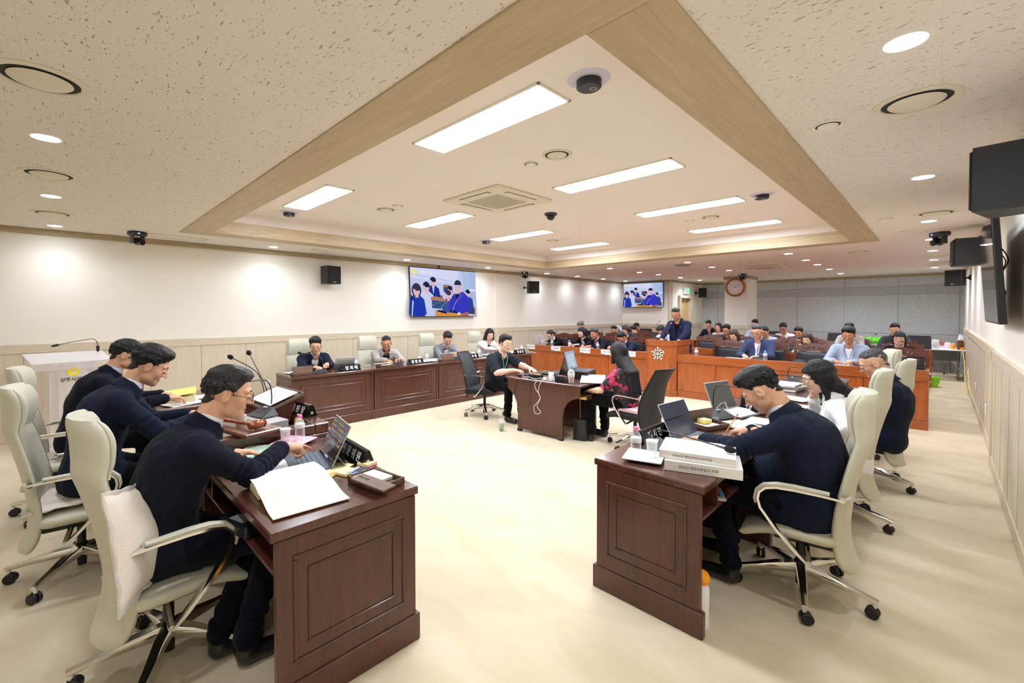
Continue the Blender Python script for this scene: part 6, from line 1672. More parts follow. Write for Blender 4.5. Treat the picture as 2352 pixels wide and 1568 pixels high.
# ---- delegate microphones: wedge base with gooseneck
def mic(label, x, y, z, rz, boom=.42, rise=.16, group='gooseneck delegate microphones', head=1.0, red=False, straight=False):
    t = thing('desk_microphone', label, 'microphone', (x, y, z), rz, group)
    pts = [(-.105, -.055, .004), (.105, -.055, .004), (.105, .065, .004), (-.105, .065, .004), (-.075, -.035, .022), (.075, -.035, .022), (.060, .055, .062), (-.060, .055, .062)]
    MB().add(pts, [(0, 3, 2, 1), (4, 5, 6, 7), (0, 1, 5, 4), (1, 2, 6, 5), (2, 3, 7, 6), (3, 0, 4, 7)]).build('base', M_gun, t, smooth=0)
    mb = MB(); mb.box((0, .03, .056), (.03, .02, .012), .003); mb.build('speak_button', M_silver, t)
    if straight: path = [(0, .05, .05), (0, .055, .12), (0, .03, .12 + rise * .5), (0, -boom * .5, .12 + rise * .85), (0, -boom, .10 + rise)]
    else: path = [(0, .06, .03), (0, .075, .06), (0, .080, rise * .55), (0, .065, rise * .85), (0, .02, rise), (0, -boom * .5, rise * 1.01), (0, -boom, rise * .97)]
    MB().tube(smoothp(path, 5), .0042, 8).build('gooseneck', M_rub if not straight else M_gun, t)
    p, q = Vector(path[-2]), Vector(path[-1]); d = (q - p).normalized()
    M = frameM(tuple(q), tuple(d.orthogonal()), tuple(d.cross(d.orthogonal())))
    mb = MB(); mb.tube([q - d * .01, q + d * .045], [.0065, .008], 10); mb.build('capsule_stem', M_gun, t)
    qe = q + d * .065
    mb = MB(); mb.tube([q + d * (.035 + .004 * 0), q + d * .042, q + d * .055, q + d * .075, q + d * .092, q + d * .099], [.006 * head, .014 * head, .0175 * head, .0175 * head, .012 * head, .003], 14); mb.build('foam_windscreen', mat('mic_foam', (.012, .012, .012), .95, bump=.5, bscale=700) if not red else M_blk, t, smooth=70)
    if red: mb = MB(); mb.tube([q + d * .028, q + d * .036], .0105, 12); mb.build('red_ring', glow('red_led', (1, .03, .05), 5), t)
    return t
mic('delegate microphone with long boom at the front of the right row', -1.19, 2.60, .752, R(78), boom=.36, rise=.125)
mic('delegate microphone with white cable on the second right row desk', -1.22, 3.76, .752, R(70), boom=.30, rise=.26)
mic('delegate microphone with silver stem on the third right row desk', -1.22, 5.20, .752, R(100), boom=.30, rise=.2)
mic('delegate microphone on the farthest right row desk', -1.22, 6.30, .752, R(90), boom=.30, rise=.18)
mic('delegate microphone with black base on the chairman desk', -3.50, 1.04, .84, R(15), boom=.2, rise=.26)
for y, rz, lab in ((2.55, -60, 'near end'), (3.78, -100, 'man in the beige jacket'), (4.98, -100, 'man in the light grey jacket'), (6.25, -80, 'woman in white')):
    mic('delegate microphone on the left wall row before the ' + lab, -6.06, y, .752, R(rz), boom=.32 if y > 3 else .26, rise=.17, straight=(y < 3))
mic('left one of two delegate microphones on the lectern', -3.92, 8.30, .985, R(178), boom=.10, rise=.30, straight=True, red=True, head=.6)
mic('right one of two delegate microphones on the lectern', -3.67, 8.30, .985, R(180), boom=.10, rise=.28, straight=True, red=True, head=.6)
for x, y, lab in ((-6.78, 8.62, 'ponytailed woman'), (-4.98, 8.6, 'man looking down left of the lectern'), (-2.20, 8.55, 'man in the blue jacket'), (-1.60, 8.55, 'empty chair before the woman in lime'), (-6.4, 10.3, 'empty chair in the second row at left'), (-2.1, 10.3, 'woman in lime'), (-1.2, 10.3, 'man in the sky blue jacket, second row'), (-1.1, 13.3, 'green bag, fourth row'), (-.55, 10.35, 'woman with black bob and glasses')):
    mic('delegate microphone on the counter by the ' + lab, x, y, .765, R(180 + rng.uniform(-25, 25)), boom=.20, rise=.20, straight=True, head=.8)
# twin gooseneck of the chairman
t = thing('twin_microphone', 'pair of gooseneck microphones rising behind the near man at the head table', 'microphone', (-3.92, 1.2, .80))
MB().box((0, 0, .012), (.18, .12, .024), .006).build('base', M_gun, t)
for s, e in ((-1, (-.42, -.14, .40)), (1, (-.36, -.02, .43))):
    pth = [(s * .04, 0, .02), (s * .04 - .02, 0, .16), (s * .04 - .12, -.03, .30), e]; g = MB().tube(smoothp(pth), .004, 8).build('gooseneck', M_rub, t)
    d = (Vector(pth[-1]) - Vector(pth[-2])).normalized(); q = Vector(e); MB().tube([q, q + d * .008, q + d * .03, q + d * .05, q + d * .058], [.008, .018, .021, .014, .004], 14).build('foam_windscreen', MATS['mic_foam'], t, smooth=70)
# podium microphone
t = thing('podium_microphone', 'thin gooseneck microphone on the clear podium', 'microphone', (-7.62, .33, 1.10))
MB().lathe([(0.0001, 0), (.014, 0), (.019, .06), (.012, .075), (0.0001, .075)], n=14).build('mount', M_blk, t)
MB().tube([(0, 0, .07), (.01, -.01, .13), (.06, -.04, .165), (.14, -.10, .165), (.34, -.26, .145), (.46, -.36, .125)], .004, 8).build('gooseneck', M_blk, t); MB().tube([(.45, -.352, .127), (.47, -.368, .124), (.50, -.392, .120), (.53, -.416, .115)], [.005, .013, .013, .006], 12).build('foam_windscreen', MATS['mic_foam'], t)
# ---- black triangular name plates
def nameplate(label, x, y, z, rz, txt, L_=.26, white=True, both=True):
    t = thing('name_plate', label, 'name plate', (x, y, z), rz, 'black name plates')
    M = Matrix.Rotation(PI / 2, 4, 'Y') @ Matrix.Rotation(PI / 2, 4, 'Z')
    mb = MB(); vs = [(-L_ / 2, -.045, 0), (-L_ / 2, .045, 0), (-L_ / 2, .012, .088), (-L_ / 2, -.012, .088)]; vs += [(-a[0], a[1], a[2]) for a in vs]
    mb.add(vs, [(0, 1, 2, 3), (4, 7, 6, 5), (0, 4, 5, 1), (1, 5, 6, 2), (2, 6, 7, 3), (3, 7, 4, 0)]); mb.build('block', mat('gloss_black', (.006, .006, .007), .12), t, smooth=0)
    mb = MB(); 
    for s in ((-1, 1) if both else (-1,)):
        ang = math.atan2(.088, .033)
        text_mesh(mb, txt, .058, frameM((0, s * .0285 - s * -.001, .044), (-s, 0, 0), (0, -s * .033, .088)), bold=.0008)
    mb.build('lettering', M_whitep, t)
    for s in (-1, 1): MB().lathe([(0.0001, 0), (.011, 0), (.011, .002), (0.0001, .002)], n=16, M=Matrix.Translation((s * L_ / 2, 0, .03)) @ Matrix.Rotation(s * PI / 2, 4, 'Y')).build('end_dot', M_silver, t)
nameplate('black name plate beside the tablet on the lower left desk', -2.36, 1.20, .752, R(-5), '전 문 위 원', .34)
nameplate('black name plate on the chairman desk beside the reading stand', -3.43, 1.30, .82, R(8), '위 원 장', .30)
nameplate('black name plate at the front of the right row', -1.34, 2.78, .752, R(90), '저 지 연', .34)
nameplate('black name plate standing by the laptop in the right row', -1.12, 4.20, .752, R(128), '의 원', .30)
for y, s_, lab in ((2.98, '정 희 태', 'first man of the left wall row'), (4.10, '정 현 호', 'man in the beige jacket'), (5.33, '강 수 현', 'man in the light grey jacket'), (6.62, '한 상 민', 'woman in white by the left wall')):
    nameplate('black name plate of the ' + lab, -6.0, y, .752, R(90), s_, .28)
# ---- white name cards hanging on the cherry counter
def card(label, x, txt, w_=.27, y=8.262):
    t = thing('name_card', label, 'name card', (x, y, .74), 0, 'white name cards on the counter')
    MB().box((0, -.006, 0), (w_, .003, .10)).build('card', M_paper, t); MB().box((-w_ * .33, -.0082, -.042), (w_ * .34, .001, .014)).build('blue_edge', M_bluep, t); MB().box((w_ * .36, -.0082, -.044), (w_ * .27, .001, .010)).build('yellow_edge', M_yel, t)
    mb = MB(); text_mesh(mb, txt, .048, frameM((0, -.0085, .004), (1, 0, 0), (0, 0, 1)), bold=.0004); mb.build('lettering', M_ink, t)
    MB().box((0, .025, .052), (w_, .06, .003)).build('card_fold', M_paper, t)
for x, s_, lab in ((-7.10, '문화관광과장', 'leftmost white name card on the cherry counter'), (-6.33, '회계과장', 'second white name card from the left on the cherry counter'), (-5.52, '기획예산과장', 'white name card before the black bob woman at left'), (-4.98, '기획조정관', 'white name card partly behind the long haired woman'), (-4.45, '부 시 장', 'white name card just left of the lectern'), (-3.10, '양주도시공사 사장', 'first white name card right of the lectern'), (-2.42, '기획관리부장', 'white name card before the man in the blue jacket')):
    card(lab, x, s_)
# ---- tablets and laptops
def tablet(label, c, rz, w_=.29, h_=.20, lean=64, kb=True, icons=True, lit=None):
    t = thing('tablet_computer', label, 'tablet', c, rz, 'tablets on the desks')
    M = Matrix.Translation((0, .0, .008)) @ Matrix.Rotation(R(lean), 4, 'X')
    mb = MB(); mb.M = M; mb.box((0, h_ / 2, 0), (w_, h_, .007), .003); mb.build('casing', M_silver, t)
    mb = MB(); mb.M = M; mb.box((0, h_ / 2, .0040), (w_ - .008, h_ - .008, .0012)); sc = mb.build('screen', lit or mat('tablet_glass', (.02, .028, .035), .06, coat=.5), t)
    if icons:
        cols = [srgb(190, 200, 255), srgb(255, 120, 130), srgb(120, 220, 160), srgb(255, 205, 90), srgb(120, 140, 255)]
        ml = [glow('icon_%d' % i, c_, .8 * EXPO) for i, c_ in enumerate(cols)]; mb = MB()
        for r_ in range(5):
            for q in range(9): mb.lathe([(0.0001, 0), (.0062, 0), (.0062, .0004), (0.0001, .0004)], n=10, mi=(r_ * 3 + q * 2) % 5, M=M @ Matrix.Translation((-w_ * .38 + q * w_ * .095, h_ * (.88 - .11 * r_), .0050)))
        mb.box((0, h_ * .08, .0052), (w_ * .20, .012, .0004), mi=0, M=M)
        mb.build('app_icons', ml, sc, smooth=0)
    mb = MB(); mb.add([(-w_ / 2, .01, 0), (w_ / 2, .01, 0), (w_ / 2, .085, .0), (-w_ / 2, .085, .0), (-w_ / 2, .045, h_ * .55), (w_ / 2, .045, h_ * .55), (-w_ / 2, .075, .006), (w_ / 2, .075, .006)], [(4, 5, 7, 6), (0, 1, 2, 3)]); mb.build('cover_stand', M_blk, t, smooth=0)
    if kb:
        mb = MB(); mb.box((0, -.095, .004), (w_, .20, .008), .003); k_ = mb.build('keyboard_cover', mat('keyboard_grey', srgb(78, 88, 102), .6), t)
        mb = MB()
        for r_ in range(5):
            for q in range(12): mb.box((-w_ * .44 + q * w_ * .080, -.03 - r_ * .026, .0092), (w_ * .068, .020, .003), .001)
        mb.build('keys', mat('key_grey', srgb(96, 108, 124), .5), k_)
    return t
tablet('tablet with app icons and keyboard under the pointing hand', (-2.46, 1.065, .752), R(-12), w_=.34, h_=.235)
tablet('tablet with keyboard at the front of the right row', (-1.215, 3.02, .752), R(84), w_=.34, h_=.235, icons=False, lit=mat('reflective_dark_glass', (.09, .10, .15), .05, coat=.6))
tablet('dark tablet on stand on the near left row desk', (-6.13, 2.93, .752), R(-90), w_=.30, h_=.21, kb=False, icons=False)
def laptop(label, c, rz, w_=.34, d_=.24, lean=100, body=M_silver, scr=None, keys=M_gun, doc=False):
    t = thing('laptop', label, 'laptop', c, rz, 'laptops')
    MB().box((0, 0, .009), (w_, d_, .018), .004).build('base', body, t)
    mb = MB()
    for r_ in range(5):
        for q in range(13): mb.box((-w_ * .42 + q * w_ * .07, d_ * .30 - r_ * .024, .0185), (w_ * .058, .018, .002))
    mb.build('keys', keys, t)
    M = Matrix.Translation((0, d_ / 2, .016)) @ Matrix.Rotation(R(180 - lean), 4, 'X')
    mb = MB(); mb.M = M; mb.box((0, d_ / 2, .0), (w_, d_, .008), .003); ld = mb.build('lid', body, t)
    mb = MB(); mb.M = M; mb.box((0, d_ / 2, .0045), (w_ - .014, d_ - .018, .001)); mb.build('screen', scr or mat('grey_lcd', srgb(96, 96, 92), .3), ld)
    if doc:
        mb = MB(); mb.M = M; mb.box((-.0, d_ * .48, .0055), (w_ * .66, d_ * .66, .0004)); mb.build('document_window', glow('doc_window', srgb(196, 208, 222), EXPO), ld)
        mb = MB(); mb.M = M
        for i in range(7): mb.box((0, d_ * (.72 - .07 * i), .0060), (w_ * .6, .0012, .0003))
        mb.build('document_lines', mat('doc_line', srgb(120, 130, 145), .6), ld)
    return t
laptop('open silver laptop with grey screen in the right row', (-1.17, 4.02, .752), R(76), lean=112, keys=M_whitep)
laptop('black laptop showing a document on the work table', (-3.40, 5.02, .80), R(105), w_=.37, d_=.26, lean=105, body=M_gun, scr=glow('lcd_lit', srgb(168, 182, 196), EXPO), doc=True)
laptop('black laptop seen from behind on the work table', (-3.86, 5.06, .716), R(-80), w_=.37, d_=.26, lean=108, body=M_blk)
laptop('silver laptop at the left end of the cherry counter', (-7.02, 8.66, .765), R(0 + 172), w_=.36, d_=.25, lean=100, body=mat('laptop_silver', srgb(206, 204, 214), .35, metal=.2))
t = thing('laptop_riser', 'black box under the document laptop', 'box', (-3.40, 5.02, .717), R(105)); MB().box((0, 0, .04), (.36, .27, .08), .004).build('box_body', M_blk, t)
# ---- books, binders and papers near the camera
open_book('thick open book with cream page at the corner of the lower left desk', (-2.115, .775, .752), R(-4), w_=.48, d_=.32, h_=.055, right=M_paper2)
b1 = book('thick_book', 'lower thick report with yellow page edges at the front right desk', 'book', (-.905, 2.49, .752), .37, .27, .052, R(20), pages=mat('yellow_edges', srgb(240, 230, 150), .85), spine='2023년 행정사무감사 자료')
b2 = book('thick_book', 'upper thick report with pale blue page edges at the front right desk', 'book', (-.935, 2.505, .806), .37, .27, .042, R(17), pages=mat('blue_edges', srgb(190, 226, 226), .85), spine='2023년도 행정사무감사 요구자료')
for c, rz, m, n, lab in (((-2.52, .78, .752), .4, M_paper, 3, 'loose papers under the elbow of the near man'), ((-2.88, .84, .752), 1.1, M_mint, 2, 'mint green papers beside the chairman desk'), ((-2.30, .97, .752), .5, M_pale, 1, 'pale yellow sheet before the tablet keyboard'),
                      ((-1.02, 2.93, .752), 1.45, M_paper, 2, 'white papers beneath the writing hand in the right row'), ((-1.0, 3.55, .757), 1.2, M_paper, 8, 'stack of loose white papers in the right row'), ((-.90, 3.80, .757), 1.5, M_paper, 6, 'second stack of white papers in the right row'),
                      ((-.95, 4.62, .757), 1.6, M_paper, 5, 'papers before the woman in white'), ((-1.0, 5.05, .757), 1.3, M_paper2, 4, 'yellowish papers beside the woman in white'),
                      ((-4.0, .62, .782), .2, M_paper2, 4, 'cream papers before the chairman'), ((-4.9, .80, .757), .3, M_paper, 4, 'white papers on the far head table desk'), ((-5.15, 1.0, .757), -.2, M_paper, 3, 'papers at the far end of the head table'),
                      ((-6.32, 2.35, .757), .2, M_paper, 3, 'papers before the first man of the left wall row'), ((-6.35, 3.75, .757), .1, M_paper, 3, 'papers before the man in the beige jacket'), ((-6.2, 4.62, .76), .3, M_paper, 10, 'white booklets between the second and third left desks'),
                      ((-6.35, 5.3, .757), .1, M_paper2, 3, 'papers before the man in the light grey jacket'), ((-6.2, 6.0, .76), .1, M_paper, 8, 'booklets between the third and fourth left desks'), ((-6.3, 6.75, .757), .1, M_paper, 3, 'papers before the woman in white by the left wall'),
                      ((-5.75, 8.62, .762), 1.5, M_paper, 10, 'spread white papers before the navy-jacketed man'), ((-6.45, 8.6, .762), 1.4, mat('cyan_folder', srgb(150, 215, 225), .7), 3, 'pale blue folder on the cherry counter'),
                      ((-4.13, 8.55, .766), 1.5, M_mint, 10, 'pale green booklets left of the lectern'), ((-1.15, 8.6, .762), 1.5, M_paper, 2, 'papers before the man in the sky blue jacket'),
                      ((-4.1, 13.25, .762), 1.5, M_paper, 4, 'papers before the man in black tie'), ((-2.6, 8.62, .762), 1.5, M_paper, 2, 'papers before the man in the blue jacket')):
    sheet(lab, c, rz, m=m, n=n)
t = open_book('open book beside the long haired woman on the work table', (-3.12, 4.85, .718), R(-60), w_=.46, d_=.30, h_=.05)
# spiral binders in the right row
for k, (x, y, z, rz) in enumerate(((-1.15, 5.62, .752, 1.45), (-1.13, 5.66, .777, 1.35), (-1.16, 5.60, .802, 1.5))):
    t = thing('spiral_binder', 'white spiral binder in the right row, %s of three' % ('bottom', 'middle', 'top')[k], 'binder', (x, y, z), rz, 'stacked spiral binders')
    MB().box((0, 0, .012), (.30, .22, .022), .002).build('binder_block', M_paper, t)
    mb = MB()
    for i in range(22): mb.tube([(-.13 + i * .0125, -.112 + .006 * math.cos(a), .012 + .010 * math.sin(a)) for a in [q * PI / 4 for q in range(8)]], .001, 4, closed=True)
    mb.build('wire_binding', M_gun, t)
# flagged thick book on the far head-table desk
t = thing('flagged_binder', 'thick binder with rainbow index tabs on the far head table desk', 'binder', (-5.15, .78, .752), R(-10))
MB().box((0, 0, .03), (.40, .30, .06), .003).build('binder_block', M_pages, t); MB().surf(lambda u, v: ((u - .5) * .42, (v - .5) * .31, .064 + .03 * v), 4, 4, t=.003).build('top_sheet', M_yel, t)
cols = [M_orange, M_yel, M_greenp, M_orange, M_pink, M_bluep, M_greenp, M_orange]
for r_ in range(5):
    for q in range(8): MB().box((-.19 + q * .052 + .01 * (r_ % 2), -.160 - .001 * r_, .012 + r_ * .011), (.036, .02, .002)).build('index_tab', cols[(q + r_ // 2) % 8], t)
# reading stand, gavel, block, bell, cup, acrylic tray
t = thing('reading_stand', 'sloped dark wooden reading stand on the chairman desk', 'book stand', (-3.72, 1.20, .76), R(3))
vs = [(-.24, -.13, 0), (.24, -.13, 0), (.24, .13, 0), (-.24, .13, 0), (-.24, -.13, .10), (.24, -.13, .10), (.24, .13, .19), (-.24, .13, .19)]
MB().add(vs, [(0, 3, 2, 1), (4, 5, 6, 7), (0, 1, 5, 4), (1, 2, 6, 5), (2, 3, 7, 6), (3, 0, 4, 7)]).build('stand_body', W_DK, t, smooth=0)
mb = MB(); mb.M = Matrix.Translation((0, 0, .15)) @ Matrix.Rotation(math.atan2(.09, .26), 4, 'X'); mb.box((0, 0, .004), (.52, .30, .012), .003)
for s in (-1, 1): mb.box((s * .25, 0, .014), (.02, .30, .012), .003); mb.box((0, s * .14, .014), (.52, .02, .012), .003)
mb.build('stand_top', W_BOX, t)
o = sheet('white notebook lying open on the sloped reading stand', (-3.70, 1.19, .938), R(3), w_=.40, d_=.22, n=2); o.rotation_euler = (math.atan2(.09, .26), 0, R(3))
t = thing('gavel_block', 'flat walnut sounding block under the gavel', 'gavel block', (-3.19, .86, .823), R(12)); MB().box((0, 0, .014), (.42, .24, .028), .006).build('block_body', W_BLK, t)
t = thing('gavel', 'polished wooden gavel lying on the block', 'gavel', (-3.19, .84, .853), R(20))
Wg = wood('gavel_wood', srgb(120, 50, 20), srgb(176, 90, 44), 'X', rough=.15, coat=.8, scale=3)
MB().tube([(-.24, 0, .022), (-.20, 0, .024), (-.10, 0, .024), (-.02, 0, .022), (0, 0, .026), (.015, 0, .022), (.12, 0, .022)], [.010, .014, .012, .010, .013, .010, .009], 14).build('handle', Wg, t, smooth=70)
MB().lathe([(0.0001, -.055), (.020, -.055), (.027, -.045), (.022, -.035), (.030, -.02), (.030, .02), (.022, .035), (.027, .045), (.020, .055), (0.0001, .055)], n=22, M=Matrix.Translation((.13, 0, .030)) @ Matrix.Rotation(PI / 2, 4, 'X')).build('head', Wg, t, smooth=50)
t = thing('brass_bell', 'small brass hand bell on the chairman desk rim', 'bell', (-3.07, 1.14, .82)); MB().lathe([(.034, 0), (.036, .004), (.026, .016), (.022, .05), (.015, .062), (0.0001, .064)], n=24).build('bell_body', M_brass, t, smooth=60); MB().lathe([(.004, .06), (.004, .074), (.008, .080), (.004, .088), (0.0001, .09)], n=12).build('knob', M_brass, t)
t = thing('paper_cup', 'white paper cup beside the gavel', 'cup', (-3.33, .86, .822)); MB().lathe([(0.0001, .002), (.026, .002), (.035, .075), (.037, .078), (.034, .078), (.025, .006), (0.0001, .006)], n=24).build('cup_wall', M_whitep, t, smooth=60)
t = thing('acrylic_tray', 'clear acrylic riser between gavel block and reading stand', 'riser', (-3.42, 1.04, .78), R(10)); MB().box((0, 0, .052), (.34, .16, .006), .001).build('shelf', M_acryl, t)
for s in (-1, 1): MB().box((s * .165, 0, .025), (.006, .16, .05), .001).build('side', M_acryl, t)
# organiser boxes with note pads
def organiser(label, c, rz, lid_up=False):
    t = thing('wooden_organiser', label, 'desk organiser', c, rz, 'wooden desk organisers')
    mb = MB(); mb.box((0, 0, .006), (.24, .16, .010)); 
    for s in (-1, 1): mb.box((s * .116, 0, .018), (.008, .16, .032)); mb.box((0, s * .076, .018), (.24, .008, .032))
    mb.build('box', W_BOX, t)
    MB().box((-.03, 0, .020), (.15, .14, .016), .002).build('memo_paper', M_paper, t)
    M = Matrix.Translation((.0, .078, .034)) @ Matrix.Rotation(R(100), 4, 'X') if lid_up else Matrix.Translation((.06, -.065, .038)) @ Matrix.Rotation(R(4), 4, 'X')
    mb = MB(); mb.M = M
    if lid_up: mb.box((0, .045, 0), (.26, .09, .008), .002)
    else: mb.box((0, 0, 0), (.25, .075, .010), .002)
    ld = mb.build('lid', W_BOX, t)
    mb = MB(); text_mesh(mb, '양주시의회', .018, M @ Matrix.Translation((-.07, 0, .0056)), depth=.0002)
    if not lid_up: mb.build('engraving', M_ink, ld)
    return t
organiser('wooden organiser box with memo paper at the desk corner, lower left', (-1.955, 1.10, .752), R(8))
organiser('wooden organiser box with raised lid in the right row', (-1.185, 3.38, .752), R(72), True)
organiser('wooden organiser box beside the woman in white', (-1.2, 4.62, .752), R(80), True)
for y, lab in ((2.30, 'near end'), (3.58, 'man in the beige jacket'), (4.76, 'man in the light grey jacket'), (6.02, 'woman in white')): organiser('wooden organiser box on the left wall row before the ' + lab, (-6.06, y, .752), R(-95), y < 3 or y > 4.5)
def notes(label, c, rz, cols, s=.076):
    t = thing('sticky_note_pad', label, 'sticky notes', c, rz, 'sticky note pads'); z = 0
    for m in cols: MB().box((0, 0, z + .007), (s, s, .014), .0008).build('note_layer', m, t); z += .014
notes('cube of pale sticky notes by the name plate, lower left desk', (-2.20, 1.185, .752), .35, [M_pink, M_pale])
notes('flat pad of pale yellow notes beside the calculator, lower left desk', (-2.19, 1.06, .752), .3, [M_pale], .09)
notes('orange and yellow sticky notes in the raised-lid organiser of the right row', (-1.21, 3.36, .786), 1.2, [M_yel, M_pale], .07)
for y, lab in ((2.4, 'near end'), (3.66, 'man in the beige jacket'), (4.9, 'man in the light grey jacket')): notes('yellow sticky notes on the left row desk, ' + lab, (-6.1, y, .80), .2, [M_yel], .05)
t = thing('sticky_flags', 'strip of coloured page flags beside the tablet', 'sticky notes', (-2.315, 1.06, .752), .5)
for i, m in enumerate((M_bluep, M_greenp, M_yel, M_orange, M_pink)): MB().box((0, -.02 + i * .010, .001 + i * .0003), (.05, .009, .0015)).build('flag', m, t)
def calc(label, c, rz):
    t = thing('calculator', label, 'calculator', c, rz, 'calculators'); MB().box((0, 0, .008), (.10, .16, .016), .004).build('case', M_silver, t); MB().box((0, .055, .0168), (.075, .028, .002)).build('display', mat('lcd_green', srgb(150, 160, 150), .2), t)
    for r_ in range(4):
        for q in range(5): MB().box((-.036 + q * .018, .02 - r_ * .021, .0175), (.013, .013, .004), .001).build('key', M_blk if q < 4 else M_bluep, t)
    return t
calc('silver calculator behind the organiser box, lower left desk', (-2.11, 1.12, .752), -1.1)
calc('calculator on the shelf beneath the front right desk', (-.87, 2.56, .586), .5)
def pencil(label, a, b, m=M_orange, r=.0038):
    a, b = Vector(a), Vector(b); d = (b - a).normalized(); t = thing('pencil', label, 'pencil', tuple(a), 0, 'orange pencils'); q = b - a
    MB().tube([d * .012, q - d * .010], r, 6).build('shaft', m, t); MB().tube([(0, 0, 0), d * .012], [.0005, r], 6).build('tip', M_paper2, t); MB().tube([q - d * .010, q], r, 8).build('eraser', M_gun, t)
pencil('orange pencil lying beside the open book, left one', (-2.215, .95, .757), (-2.235, 1.03, .757)); pencil('orange pencil lying beside the open book, right one', (-2.195, .96, .757), (-2.215, 1.04, .757))
pencil('orange pencil held by the writing man in the right row', (-1.005, 3.10, .765), (-.93, 3.17, .925))
pencil('pen in the hand of the grey haired man', (-7.02, 10.35, .80), (-7.04, 10.38, .92), M_paper)
t = thing('stenotype_case', 'black device on the shelf below the lower left desk', 'device', (-2.27, .60, .586), .3); MB().box((0, 0, .03), (.22, .14, .055), .008).build('case', M_blk, t); MB().box((0, -.02, .059), (.10, .05, .004)).build('label_plate', M_silver, t)
t = thing('white_cable', 'coil of white cable beside the second microphone of the right row', 'cable', (-1.33, 3.88, .752))
MB().tube([(.05 * math.cos(a) + .01 * a / 6, .05 * math.sin(a), .006 + .03 * abs(math.sin(a * .7))) for a in [i * .35 for i in range(50)]] + [(.08, -.05, .10), (.12, -.08, .12), (.16, -.10, .04)], .0025, 6).build('cable_loop', M_whitep, t)
# ---- work table clutter
t = thing('iced_coffee_cup', 'clear domed cup of iced coffee on the work table', 'cup', (-3.21, 4.50, .718)); MB().lathe([(0.0001, .002), (.030, .002), (.043, .11), (.040, .11), (.028, .006), (0.0001, .006)], n=24).build('cup_wall', M_glass, t, smooth=60)
MB().lathe([(0.0001, .006), (.0275, .006), (.038, .085), (0.0001, .085)], n=22).build('coffee', mat('coffee', srgb(176, 128, 86), .3), t, smooth=60); MB().lathe([(.045, .108), (.045, .116), (.040, .14), (.026, .162), (.010, .172)], n=24).build('dome_lid', M_glass, t, smooth=60); MB().tube([(0, 0, .02), (.008, .0, .21)], .0035, 8).build('straw', M_blk, t)
t = thing('iced_coffee_cup', 'clear cup with yellow straw standing on the carpet beside the work table', 'cup', (-4.13, 4.20, .0)); MB().lathe([(0.0001, .002), (.030, .002), (.042, .115), (.039, .115), (.028, .006), (0.0001, .006)], n=24).build('cup_wall', M_glass, t, smooth=60)
MB().lathe([(0.0001, .004), (.028, .004), (.032, .035), (0.0001, .035)], n=22).build('coffee', mat('black_coffee', (.03, .012, .006), .2), t); MB().lathe([(.0325, .035), (.0385, .095), (.0390, .095), (.033, .034)], n=24).build('printed_sleeve', mat('green_print', srgb(70, 110, 60), .5, col2=srgb(120, 200, 110), vscale=50), t, smooth=60)
MB().lathe([(.043, .112), (.043, .120), (.038, .145), (.020, .165), (.008, .168)], n=24).build('dome_lid', M_glass, t, smooth=60); MB().tube([(0, 0, .03), (.0, .01, .18), (-.03, .0, .225)], .0038, 8).build('straw', M_yel, t)
t = thing('black_handbag', 'black handbag with red lining on the carpet under the work table', 'handbag', (-3.15, 4.62, 0), R(10))
mb = MB(); mb.surf(lambda u, v: ((.10 + .0 * v) * math.cos(2 * PI * u) * (1 - .12 * v), .06 * math.sin(2 * PI * u) * (1 - .25 * v), .26 * v), 28, 6); mb.box((0, 0, .006), (.18, .10, .012), .004); mb.build('bag_body', M_leath, t, smooth=60)
mb = MB(); mb.box((0, 0, .235), (.14, .07, .004)); mb.build('lining', mat('red_lining', srgb(190, 30, 40), .8), t); MB().tube([(-.08, .03, .24), (-.10, .03, .16), (-.11, .02, .05)], .005, 6).build('strap', M_leath, t)
t = thing('computer_mouse', 'black computer mouse beside the work table papers', 'mouse', (-4.07, 4.50, .717)); MB().ell((0, 0, .014), (.045, .03, .018), 16).build('shell', M_blk, t)
t = thing('keyboard', 'keyboard under the hands of the man in the charcoal tee', 'keyboard', (-4.0, 4.78, .717), R(-88)); MB().box((0, 0, .01), (.42, .14, .018), .004).build('base', M_gun, t)
mb = MB(); [mb.box((-.19 + q * .027, .05 - r_ * .025, .021), (.022, .02, .006), .001) for r_ in range(5) for q in range(15)]; mb.build('keys', M_gun, t)
t = thing('keyboard', 'dark keyboard on the pull-out tray under the rose blouse woman\'s hands', 'keyboard', (-3.14, 4.82, .557), R(92)); MB().box((0, 0, .01), (.40, .15, .016), .004).build('base', M_silver, t)
mb = MB(); [mb.box((-.18 + q * .026, .05 - r_ * .025, .020), (.022, .02, .006), .001) for r_ in range(5) for q in range(14)]; mb.build('keys', M_blk, t)
t = thing('power_strip_box', 'black desk socket box with orange outlets on the work table', 'power strip', (-3.80, 4.52, .717), R(5)); MB().box((0, 0, .025), (.20, .07, .05), .004).build('case', M_blk, t)
for i in range(4): MB().box((-.06 + i * .04, 0, .053), (.024, .03, .008), .002).build('outlet', M_orange, t)
t = thing('white_box', 'tall white box at the edge of the work table', 'box', (-3.50, 4.47, .717), .2); MB().box((0, 0, .055), (.06, .045, .11), .003).build('carton', M_whitep, t)
t = thing('pen_box', 'black pen box at the edge of the work table', 'box', (-3.36, 4.50, .717), .1); MB().box((0, 0, .038), (.14, .09, .075), .003).build('case', M_blk, t); MB().box((0, -.01, .08), (.06, .02, .006), .002).build('pink_clip', M_pink, t)
t = thing('power_adapter', 'white charger plug on the work table edge', 'charger', (-3.58, 4.44, .717)); MB().box((0, 0, .02), (.04, .04, .04), .008).build('adapter_body', M_whitep, t)
yf = 4.365
